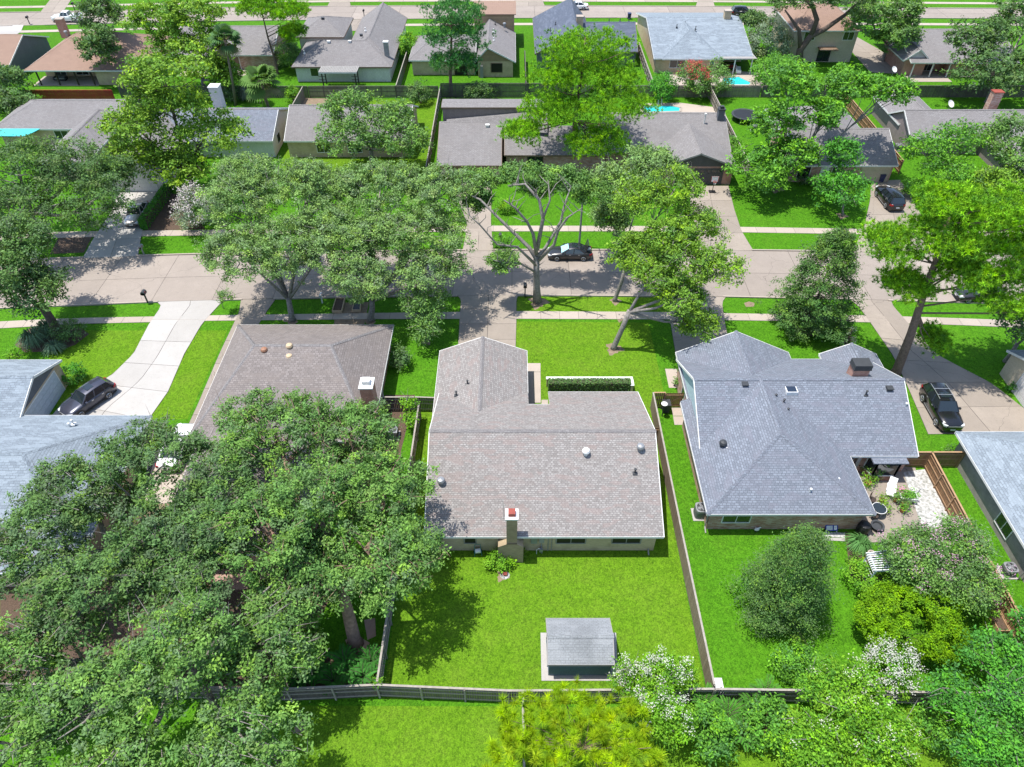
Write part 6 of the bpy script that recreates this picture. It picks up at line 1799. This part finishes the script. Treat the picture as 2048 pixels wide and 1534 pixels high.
# air conditioners
def condenser(label, px, py, round_=True, s=0.42, h=0.9):
    x, y = P(px, py)
    o = wthing('air_conditioner', label, 'air conditioner', (x, y, 0))
    bx('pad', 'new_drive', o, x - s - 0.12, x + s + 0.12, y - s - 0.12, y + s + 0.12, 0, 0.08)
    m = MB()
    if round_:
        pts = [(x + s * math.copysign(abs(math.cos(a)) ** 0.5, math.cos(a)), y + s * math.copysign(abs(math.sin(a)) ** 0.5, math.sin(a))) for a in np.linspace(0, 2 * math.pi, 25)[:-1]]
    else:
        pts = [(x - s, y - s), (x + s, y - s), (x + s, y + s), (x - s, y + s)]
    m.prism(pts, 0.08, h); m.build('casing', 'metal_grey', o)
    sl_ = MB()
    for k in range(7):
        z = 0.18 + (h - 0.35) * k / 7
        sl_.prism([(x + (u - x) * 1.015, y + (v - y) * 1.015) for u, v in pts], z, z + 0.035)
    sl_.build('louvres', 'metal_dark', o)
    MB().lathe([(s * 0.82, h), (s * 0.82, h + 0.015)], x, y, 20).build('fan_opening', 'plastic_black', o)
    f = MB()
    for k in range(4):
        a = k * math.pi / 2 + 0.4
        f.beam((x, y, h + 0.03), (x + s * 0.72 * math.cos(a), y + s * 0.72 * math.sin(a), h + 0.03), 0.16, 0.015)
    f.lathe([(0.1, h + 0.02), (0.1, h + 0.07)], x, y, 10); f.build('fan', 'metal_grey', o)
    g_ = MB()
    for rr in (0.3, 0.55, 0.8): g_.tube([(x + s * rr * math.cos(a), y + s * rr * math.sin(a), h + 0.09) for a in np.linspace(0, 2 * math.pi, 17)], 0.008, 3, cap=False)
    for k in range(6): g_.beam((x, y, h + 0.09), (x + s * 0.85 * math.cos(k * 1.047), y + s * 0.85 * math.sin(k * 1.047), h + 0.09), 0.012, 0.012)
    g_.build('grille', 'metal_grey', o)
condenser('tall grey air conditioner at the corner of the blue-roofed house', 1399, 1030, True, 0.46, 1.0)
condenser('dark square air conditioner behind the dark board fence', 787, 872, False, 0.42, 0.85)
condenser('round grey air conditioner beside the grey brick house', 2012, 1146, True, 0.42, 0.8)
condenser('grey air conditioner behind the trampoline fence', 1508, 262, False, 0.4, 0.8)
condenser('white air conditioner beside the rose brick gable end', 1795, 300, False, 0.42, 0.8)
# planter boxes on the verge
def planter(label, corners, fill):
    c = [P(*p) for p in corners]
    o = wthing('planter_box', label, 'planter', (*c[0], 0), 'planter boxes on the verge')
    for a, b in zip(c, c[1:] + c[:1]):
        MB().beam((*a, 0.16), (*b, 0.16), 0.06, 0.3).build('board', 'wood_raw', o)
    MB().prism([(p[0] * 0.99 + sum(q[0] for q in c) / 4 * 0.01, p[1] * 0.99 + sum(q[1] for q in c) / 4 * 0.01) for p in c], 0.02, 0.22).build('soil', fill, o)
planter('raw wood planter box holding bare soil', [(673, 600), (690, 600), (684, 626), (665, 626)], 'mulch')
planter('raw wood planter box lined with black sheet', [(711, 600), (722, 600), (721, 624), (705, 624)], 'plastic_black')
# trampoline
x, y = P(1488, 240); z = 0.85
o = wthing('trampoline', 'round black trampoline on the lawn beside the side fence', 'trampoline', (x, y, 0))
MB().lathe([(1.72, z), (1.72, z + 0.02)], x, y, 32).build('mat', 'plastic_black', o)
MB().tube([(x + 1.95 * math.cos(a), y + 1.95 * math.sin(a), z) for a in np.linspace(0, 2 * math.pi, 33)], 0.05, 6, cap=False).build('rim', 'metal_dark', o)
mm = MB()
for k in range(32):
    a, b = 2 * math.pi * k / 32, 2 * math.pi * (k + 1) / 32
    mm.face([(x + 1.7 * math.cos(a), y + 1.7 * math.sin(a), z + 0.04), (x + 1.98 * math.cos(a), y + 1.98 * math.sin(a), z + 0.06), (x + 1.98 * math.cos(b), y + 1.98 * math.sin(b), z + 0.06), (x + 1.7 * math.cos(b), y + 1.7 * math.sin(b), z + 0.04)])
mm.build('spring_pad', 'metal_dark', o)
for k in range(8):
    a = k * math.pi / 4 + 0.2
    MB().tube([(x + 1.93 * math.cos(a), y + 1.93 * math.sin(a), 0), (x + 1.93 * math.cos(a), y + 1.93 * math.sin(a), z)], 0.03, 5).build('leg', 'metal_grey', o)
# basketball hoop in front of the charcoal garage door
x, y = P(1424, 385)
o = wthing('basketball_hoop', 'small red and white basketball hoop before the charcoal garage door', 'hoop', (x, y, 0))
MB().tube([(x, y, 0), (x, y, 1.9)], 0.045, 6).build('pole', 'plastic_black', o)
bx('base', 'plastic_black', o, x - 0.4, x + 0.4, y - 0.25, y + 0.35, 0, 0.15)
bx('backboard', 'paint_white', o, x - 0.45, x + 0.45, y - 0.06, y - 0.03, 1.5, 2.2)
MB().box(x - 0.46, x + 0.46, y - 0.063, y - 0.055, 2.14, 2.2).box(x - 0.46, x - 0.4, y - 0.063, y - 0.055, 1.5, 2.14).box(x + 0.4, x + 0.46, y - 0.063, y - 0.055, 1.5, 2.14).build('backboard_trim', 'net_red', o)
MB().tube([(x + 0.2 * math.cos(a), y - 0.28 + 0.2 * math.sin(a), 1.62) for a in np.linspace(0, 2 * math.pi, 13)], 0.02, 4, cap=False).build('ring', 'net_red', o)
nm = MB()
for k in range(8):
    a = k * math.pi / 4; nm.tube([(x + 0.2 * math.cos(a), y - 0.28 + 0.2 * math.sin(a), 1.61), (x + 0.12 * math.cos(a + .4), y - 0.28 + 0.12 * math.sin(a + .4), 1.25)], 0.014, 3)
nm.build('net', 'paint_white', o)
# satellite dishes
def dish(label, px, py, z, mat='metal_white', r=0.42):
    p = P3(px, py, z)
    o = wthing('satellite_dish', label, 'dish', (p.x, p.y, 0))
    MB().tube([(p.x, p.y, 0), (p.x, p.y, z)], 0.04, 6).build('mast', 'metal_grey', o)
    d = MB(); ax = Vector((0.3, -0.65, 0.7)).normalized(); s = ax.cross(Vector((0, 0, 1))).normalized(); u = s.cross(ax)
    prof = [(0.0, 0.0), (0.5 * r, 0.03), (r, 0.12)]
    ringv = [[p + ax * h_ + (s * math.cos(a) + u * math.sin(a)) * rr for a in np.linspace(0, 2 * math.pi, 17)[:-1]] for rr, h_ in prof]
    for k in range(2):
        for q in range(16):
            d.face([ringv[k][q], ringv[k][(q + 1) % 16], ringv[k + 1][(q + 1) % 16], ringv[k + 1][q]])
    d.build('reflector', mat, o)
    MB().tube([p + u * -r, p + ax * 0.4], 0.015, 4).build('feed_arm', 'metal_grey', o)
dish('white satellite dish on a mast behind the smooth grey roof', 1901, 208, 2.6, r=0.55)
dish('white satellite dish by the driveway fence of the porch house', 1788, 139, 2.2, r=0.5)
# pergola behind the white board house
o = wthing('pergola', 'dark timber pergola with pale slatted top behind the white board house', 'pergola', (-27.3, 115.3, 0))
for px_ in (-29.9, -24.7):
    for py_ in (114.1, 116.2): bx('post', 'wood_dark', o, px_ - 0.08, px_ + 0.08, py_ - 0.08, py_ + 0.08, 0, 2.5)
for py_ in (113.9, 116.4): bx('beam', 'trim_white', o, -30.3, -24.3, py_ - 0.06, py_ + 0.06, 2.5, 2.68)
for k in range(24):
    xx = -30.2 + 5.8 * k / 23; bx('slat', 'trim_grey', o, xx - 0.1, xx + 0.1, 113.85, 116.45, 2.69, 2.74)
for s in (-29.9, -24.7):
    m = MB()
    for k in range(4): m.box(s - 0.55, s + 0.55, 113.95, 114.02, 0.5 + 0.5 * k, 0.56 + 0.5 * k)
    m.build('trellis', 'wood_dark', o)
# arbor beside the crape myrtle
def arbor():
    A = [P3(1738, 1108, 2.2), P3(1790, 1100, 2.2), P3(1800, 1140, 2.2), P3(1752, 1142, 2.2)]
    o = wthing('garden_arbor', 'pale blue-white arbor under the pink-topped crape myrtle', 'arbor', (A[0].x, A[0].y, 0))
    for p in A:
        MB().beam((p.x, p.y, 0), (p.x, p.y, 2.2), 0.09, 0.09, (1, 0, 0)).build('post', 'paint_paleblue', o)
    for a, b in ((A[0], A[1]), (A[3], A[2]), (A[0], A[3]), (A[1], A[2])):
        MB().beam(a, b, 0.07, 0.14).build('beam', 'paint_paleblue', o)
    for k in range(9):
        t = k / 8; a = A[0].lerp(A[3], t); b = A[1].lerp(A[2], t)
        MB().beam(a + Vector((-0.25, 0, 0.1)), b + Vector((0.25, 0, 0.1)), 0.06, 0.07).build('slat', 'paint_white', o)
    for s in (0, 1):
        a = A[0] if s == 0 else A[1]; b = A[3] if s == 0 else A[2]
        for k in range(5):
            z = 0.4 + 0.35 * k; MB().beam((a.x, a.y, z), (b.x, b.y, z), 0.03, 0.05).build('lattice_bar', 'paint_white', o)
arbor()
for k, (px_, py_, rr) in enumerate(((1738, 1116, 0.3), (1762, 1132, 0.26))):
    p = P3(px_, py_)
    o = wthing('stone_urn', ['pale stone urn at the arbor foot', 'small pale stone urn inside the arbor'][k], 'urn', tuple(p))
    MB().lathe([(rr * 0.55, 0), (rr * 0.6, 0.06), (rr * 0.3, 0.18), (rr * 0.8, 0.45), (rr, 0.62), (rr * 0.9, 0.64)], p.x, p.y, 12).build('bowl', 'walk', o)
    MB().lathe([(rr * 0.85, 0.6), (rr * 0.5, 0.68)], p.x, p.y, 10).build('soil', 'mulch', o)
# courtyard furniture
def fan_chair(label, px, py, rz, mat, round_back=True):
    p = P3(px, py)
    o = thing('garden_chair', label, 'chair', (p.x, p.y, 0.03), rz)
    MB().lathe([(0.26, 0.42), (0.27, 0.46)], 0, 0, 14).build('seat', mat, o)
    for a in (0.8, 2.35, 3.9, 5.5): MB().tube([(0.2 * math.cos(a), 0.2 * math.sin(a), 0.43), (0.25 * math.cos(a), 0.25 * math.sin(a), 0)], 0.018, 5).build('leg', mat, o)
    bk = MB(); q = [(-0.26 * math.cos(a), 0.24, 0.5 + 0.62 * math.sin(a)) for a in np.linspace(0.0, math.pi, 15)]
    bk.tube(q, 0.022, 5)
    for k in range(1, 5): bk.tube([(-0.26 + 0.104 * k, 0.24, 0.48), q[3 * k - 1 if k < 3 else 3 * k]], 0.01, 4)
    for z in (0.7, 0.9): bk.tube([(-0.23, 0.24, z), (0.23, 0.24, z)], 0.01, 4)
    bk.build('backrest', mat, o)
    return o
fan_chair('brown round-backed metal chair under the courtyard eave', 1741, 1006, R(60), 'wood_dark')
fan_chair('second brown metal chair behind the glass garden table', 1745, 1038, R(110), 'wood_dark')
p = P3(1778, 985)
o = thing('lounge_chair', 'white reclined garden lounger on the courtyard patio', 'lounger', (p.x, p.y, 0.03), R(62))
MB().box(-0.65, 0.3, -0.28, 0.28, 0.3, 0.36).build('seat', 'paint_white', o)
MB().box(0, 0.8, -0.28, 0.28, -0.03, 0.03, Matrix.Translation((0.3, 0, 0.34)) @ Matrix.Rotation(R(-38), 4, 'Y')).build('backrest', 'paint_white', o)
for sx in (-0.55, 0.22):
    for sy in (-0.24, 0.24): MB().box(sx - 0.03, sx + 0.03, sy - 0.03, sy + 0.03, 0, 0.3).build('leg', 'paint_white', o)
for sy in (-0.3, 0.3): MB().box(-0.4, 0.45, sy - 0.035, sy + 0.035, 0.5, 0.54).box(-0.38, -0.32, sy - 0.03, sy + 0.03, 0.3, 0.5).build('armrest', 'paint_white', o)
p = P3(1752, 1028)
o = thing('garden_table', 'glass-topped garden table at the roof corner of the courtyard', 'table', (p.x, p.y, 0.03))
MB().lathe([(0.5, 0.7), (0.5, 0.73)], 0, 0, 20).build('top', 'glass', o)
MB().tube([(0.52 * math.cos(a), 0.52 * math.sin(a), 0.71) for a in np.linspace(0, 2 * math.pi, 21)], 0.025, 5, cap=False).build('rim', 'paint_white', o)
for a in (0.8, 2.35, 3.9, 5.5): MB().tube([(0.15 * math.cos(a), 0.15 * math.sin(a), 0.7), (0.36 * math.cos(a), 0.36 * math.sin(a), 0)], 0.02, 5).build('leg', 'paint_white', o)
p = P3(1811, 1000)
o = thing('planter_bench', 'white bench planter full of green leaves and pink flowers', 'planter', (p.x, p.y, 0.03), R(-8))
for sx in (-0.55, 0.55):
    for sy in (-0.35, 0.35): MB().box(sx - 0.04, sx + 0.04, sy - 0.04, sy + 0.04, 0, 0.6).build('leg', 'paint_white', o)
MB().box(-0.6, 0.6, -0.4, 0.4, 0.34, 0.4).build('tray', 'paint_white', o)
for a in ((-0.6, 0.6, -0.42, -0.38), (-0.6, 0.6, 0.38, 0.42), (-0.62, -0.58, -0.42, 0.42), (0.58, 0.62, -0.42, 0.42)): MB().box(*a, 0.4, 0.62).build('side_board', 'paint_white', o)
n = 420
C = RNG.normal(size=(n, 3)) * np.array((0.3, 0.2, 0.09)) + np.array((0, 0, 0.68))
leaf_mesh('leaves', C, RNG.normal(size=(n, 3)) * 0.5 + np.array((0, 0, 1)), 0.09 * RNG.uniform(.7, 1.2, n), tints('green', n, 1), 0.5, 'leaf', o)
def pot(label, px, py, r=0.2, pal='green', n=160, mat='terracotta', flower=None, spread=1.1, group=None, lime=False):
    p = P3(px, py)
    o = thing('flower_pot', label, 'pot', (p.x, p.y, 0.03))
    MB().lathe([(r * 0.65, 0), (r, 0.32), (r * 1.08, 0.32), (r * 1.08, 0.37), (r * 0.85, 0.37)], 0, 0, 12).build('pot', mat, o)
    C = RNG.normal(size=(n, 3)) * r * spread * np.array((1, 1, 0.7)) + np.array((0, 0, 0.55))
    C[:, 2] = np.maximum(C[:, 2], 0.3)
    leaf_mesh('leaves', C, RNG.normal(size=(n, 3)) * 0.6 + np.array((0, 0, 1)), 0.085 * RNG.uniform(.7, 1.3, n), tints(pal, n, 1), 0.4, 'leaf', o)
    if flower:
        C = RNG.normal(size=(60, 3)) * r * 0.8 * np.array((1, 1, 0.4)) + np.array((0, 0, 0.75))
        leaf_mesh('blossoms', C, RNG.normal(size=(60, 3)) * .4 + np.array((0, 0, 1)), np.full(60, 0.05), np.tile(np.array(flower), (60, 1)), 0.9, 'petal', o)
pot('terracotta pot with lime shrub under the courtyard eave', 1733, 970, 0.26, 'lime', 260, spread=1.3)
pot('terracotta pot of pink flowers beside the white bench planter', 1797, 992, 0.2, 'green', 140, flower=(0.6, 0.25, 0.38))
pot('terracotta pot beside the white lounger foot', 1789, 1003, 0.17, 'oak', 120)
pot('large terracotta pot with dark leaves below the bench planter', 1806, 1012, 0.24, 'dark', 200)
pot('small orange pot at the edge of the white gravel', 1803, 1024, 0.2, 'green', 140)
pot('yellow-leaved spider plant pot near the glass table', 1766, 1022, 0.22, 'yellow', 200, mat='walk', spread=1.3)
pot('brown-leaved plant pot behind the glass table', 1762, 1005, 0.2, 'yellow', 160, spread=1.2)
pot('terracotta pot at the bay window wall', 1748, 962, 0.17, 'dark', 120)
p = P3(1826, 994)
o = thing('garden_statue', 'slender grey heron statue beside the white bench planter', 'statue', (p.x, p.y, 0.05))
MB().lathe([(0.13, 0), (0.12, 0.06)], 0, 0, 10).build('base', 'metal_grey', o)
m = MB(); m.smooth = True
m.tube([(0, 0, 0.06), (0, 0, 0.4)], 0.02, 5); m.tube([(-0.22, 0, 0.42), (-0.05, 0, 0.52), (0.12, 0, 0.58), (0.2, 0, 0.75), (0.16, 0, 0.92), (0.26, 0, 0.98)], [0.02, 0.11, 0.09, 0.035, 0.03, 0.04], 8); m.tube([(0.26, 0, 0.98), (0.45, 0, 0.95)], [0.03, 0.006], 5)
m.build('body', 'metal_grey', o)
# covered grill and dark round table at the near corner of the blue-roofed house
p = P3(1722, 1064)
o = thing('covered_grill', 'black covered grill against the brick wall under the eave', 'grill', (p.x, p.y, 0.03))
MB().lathe([(0.42, 0), (0.45, 0.35), (0.46, 0.7), (0.40, 0.95), (0.2, 1.08), (0.03, 1.1)], 0, 0, 14).build('cover', 'plastic_black', o)
for s in (-1, 1): MB().tube([(s * 0.3, -0.32, 0.06), (s * 0.36, -0.32, 0.06)], 0.07, 10).build('wheel', 'tyre', o)
p = P3(1752, 1056)
o = thing('fire_pit', 'low dark round fire pit on the patio by the pink myrtle', 'fire pit', (p.x, p.y, 0.03))
MB().lathe([(0.32, 0.0), (0.42, 0.28), (0.5, 0.32), (0.5, 0.35), (0.36, 0.34), (0.3, 0.2)], 0, 0, 18).build('bowl', 'metal_dark', o)
for a in (0.5, 2.6, 4.7): MB().tube([(0.36 * math.cos(a), 0.36 * math.sin(a), 0.1), (0.42 * math.cos(a), 0.42 * math.sin(a), 0)], 0.025, 5).build('leg', 'metal_dark', o)
# blue yard sign with pale lettering, leaning on the gravel edge
p = P3(1662, 1064)
o = thing('yard_sign', 'small blue yard sign with white lettering by the gravel edge', 'sign', (p.x, p.y, 0.03), R(2))
tilt = Matrix.Translation((0, 0, 0.12)) @ Matrix.Rotation(R(-38), 4, 'X')
MB().box(-0.46, 0.46, -0.02, 0.02, 0, 0.48, tilt).build('board', 'sign_blue', o)
pl = MB()
for k, (a, b, c, d) in enumerate(((-0.40, 0.06, 0.08, 0.40), (0.16, 0.38, 0.08, 0.40))):
    pl.box(a, b, -0.026, -0.021, c, d, tilt)
pl.build('panel', 'paint_white', o)
st_ = MB()
for k in range(4):
    x0_ = -0.37 + 0.11 * k; st_.box(x0_, x0_ + 0.07, -0.031, -0.0265, 0.11, 0.37, tilt)
for a in (-0.03,): st_.box(0.22, 0.32, -0.031, -0.0265, 0.17, 0.31, tilt)
st_.build('lettering', 'paint_paleblue', o)
MB().box(-0.42, -0.38, 0.02, 0.06, -0.12, 0.3, tilt).box(0.38, 0.42, 0.02, 0.06, -0.12, 0.3, tilt).build('stake', 'paint_white', o)
# white utility cabinet against the fence with its dark mark
p0 = P3(1430, 1347, 0.5); p1 = P3(1455, 1376, 0.5)
o = wthing('storage_box', 'white lidded box with dark scrawl against the weathered fence end', 'box', ((p0.x + p1.x) / 2, (p0.y + p1.y) / 2, 0))
bx('body', 'paint_white', o, 12.42, 13.1, 18.35, 19.25, 0, 0.5)
bx('lid', 'paint_white', o, 12.39, 13.13, 18.32, 19.28, 0.5, 0.56)
for k in range(5):
    yy = 18.46 + 0.105 * k; xx = 12.86 + 0.03 * k + (0.03 if k % 2 else 0)
    MB().box(xx, xx + 0.05 + 0.03 * (k % 3), yy, yy + 0.05, 0.5605, 0.564).build('lettering', 'plastic_black', o)
# hose reel and garden bits behind the tan brick house
p = P3(956, 1108)
o = thing('hose_reel', 'teal garden hose reel cart against the tan brick wall', 'hose reel', (p.x, p.y, 0), R(8))
for s in (-1, 1):
    MB().tube([(s * 0.26, -0.2, 0.05), (s * 0.24, 0.02, 0.5), (s * 0.2, 0.15, 1.0)], 0.022, 5).build('frame', 'plastic_teal', o)
    MB().tube([(s * 0.26, 0.15, 0.11), (s * 0.31, 0.15, 0.11)], 0.11, 12).build('wheel', 'tyre', o)
    MB().tube([(s * 0.2, 0, 0.42), (s * 0.22, 0, 0.42)], 0.23, 14).build('flange', 'plastic_teal', o)
MB().tube([(-0.2, 0, 0.42), (0.2, 0, 0.42)], 0.17, 12).build('hose', 'metal_white', o)
MB().tube([(-0.2, 0.15, 1.0), (0.2, 0.15, 1.0)], 0.022, 5).build('handle', 'plastic_teal', o)
p = P3(1079, 1107)
o = thing('gas_meter', 'grey gas meter with pipe loop at the tan brick wall', 'meter', (p.x, p.y, 0))
MB().box(-0.02, 0.22, -0.1, 0.1, 0.3, 0.62).build('body', 'metal_grey', o)
MB().tube([(-0.22, 0, 0), (-0.22, 0, 0.5), (-0.1, 0, 0.62), (0.04, 0, 0.6)], 0.03, 6).build('pipe', 'metal_white', o)
MB().tube([(0.16, 0, 0.0), (0.16, 0, 0.32)], 0.03, 6).build('riser', 'metal_grey', o)
p = P3(1010, 1150)
o = thing('garden_lantern', 'small terracotta house lantern on white stones by the lime bush', 'ornament', (p.x, p.y, 0))
MB().lathe([(0.36, 0), (0.3, 0.04)], 0, 0, 9).build('stones', 'gravel_white', o)
MB().box(-0.11, 0.11, -0.1, 0.1, 0.04, 0.22).build('body', 'terracotta', o)
MB().face([(-0.15, -0.14, 0.22), (0.15, -0.14, 0.22), (0.15, 0, 0.36), (-0.15, 0, 0.36)]).face([(0.15, 0.14, 0.22), (-0.15, 0.14, 0.22), (-0.15, 0, 0.36), (0.15, 0, 0.36)]).build('roof', 'flue_red', o)
p = P3(1512, 1062)
o = thing('garden_statue', 'small white bird figurine below the brick wall window', 'statue', (p.x, p.y, 0))
m = MB(); m.smooth = True
m.tube([(-0.18, 0, 0.16), (-0.05, 0, 0.22), (0.1, 0, 0.26), (0.16, 0, 0.42)], [0.03, 0.14, 0.12, 0.05], 8); m.tube([(0.16, 0, 0.42), (0.2, 0, 0.48), (0.3, 0, 0.45)], [0.05, 0.06, 0.01], 7)
m.build('body', 'paint_white', o); MB().lathe([(0.1, 0), (0.08, 0.12)], 0, 0, 8).build('base', 'metal_dark', o)
# light fixture dome in the side yard, patio set of the far brown house
p = P3(1329, 808, 1.5)
o = wthing('patio_heater', 'round white-topped lamp post behind the brown gate', 'lamp', (p.x, p.y, 0))
MB().tube([(p.x, p.y, 0), (p.x, p.y, 1.5)], 0.05, 6).build('post', 'metal_dark', o)
MB().lathe([(0.06, 1.45), (0.26, 1.5), (0.28, 1.54), (0.12, 1.64), (0.02, 1.66)], p.x, p.y, 14).build('dome', 'metal_white', o)
def outdoor_sofa(label, x, y, rz, mat, cush):
    o = thing('outdoor_sofa', label, 'sofa', (x, y, 0.05), rz)
    MB().box(-0.9, 0.9, -0.4, 0.4, 0.12, 0.36).build('seat', mat, o); MB().box(-0.9, 0.9, 0.3, 0.45, 0.36, 0.8).build('backrest', mat, o)
    for s in (-1, 1): MB().box(s * 0.9 - 0.1, s * 0.9 + 0.1, -0.4, 0.45, 0.12, 0.58).build('armrest', mat, o)
    for k in (-0.42, 0.42): MB().box(k - 0.38, k + 0.38, -0.38, 0.28, 0.36, 0.48).build('cushion', cush, o)
outdoor_sofa('grey sofa in the shaded patio on dark posts', -73.4, 117.6, 0.0, 'metal_dark', 'metal_grey')
outdoor_sofa('red cushioned sofa under the patio roof by the pool', 36.6, 122.6, 0.2, 'wood_dark', 'net_red')
outdoor_sofa('white sofa beside the red one under the patio roof', 37.6, 121.2, 1.4, 'paint_white', 'paint_white')
for k, (nx, ny) in enumerate(((-52.0, 120.6), (-49.3, 120.8))):
    o = thing('patio_chair', ['dark patio chair by the sliding window of the small brick house', 'orange patio chair by the door of the small brick house'][k], 'chair', (nx, ny, 0.05), 0.4 * k)
    mt = ('metal_dark', 'terracotta')[k]
    MB().box(-0.27, 0.27, -0.27, 0.27, 0.4, 0.46).build('seat', mt, o); MB().box(-0.27, 0.27, 0.22, 0.28, 0.46, 0.95).build('backrest', mt, o)
    for sx in (-0.24, 0.24):
        for sy in (-0.24, 0.24): MB().box(sx - 0.025, sx + 0.025, sy - 0.025, sy + 0.025, 0, 0.4).build('leg', mt, o)
# pool ladder rails
p = P3(1319, 210)
o = thing('pool_ladder', 'pale handrails of the pool behind the grey roof', 'ladder', (p.x, p.y, 0.03))
for s in (-0.25, 0.25): MB().tube([(s, 0.4, 0), (s, 0.35, 0.75), (s, -0.1, 0.8), (s, -0.3, 0.05)], 0.03, 6).build('rail', 'metal_white', o)
p = P3(2010, 1205)
o = wthing('raised_bed', 'empty brown plank raised bed along the courtyard fence', 'planter', (31.6, 24.2, 0))
for a in ((32.2, 32.95, 22.5, 25.4), ):
    for b in ((a[0], a[1], a[2], a[2] + 0.06), (a[0], a[1], a[3] - 0.06, a[3]), (a[0], a[0] + 0.06, a[2] + 0.06, a[3] - 0.06), (a[1] - 0.06, a[1], a[2] + 0.06, a[3] - 0.06)):
        bx('board', 'rail_brown', o, *b, 0, 0.35)
    bx('soil', 'mulch', o, a[0] + 0.06, a[1] - 0.06, a[2] + 0.06, a[3] - 0.06, 0, 0.25)
for ob in list(bpy.data.objects):
    if '_w' in ob: del ob['_w']
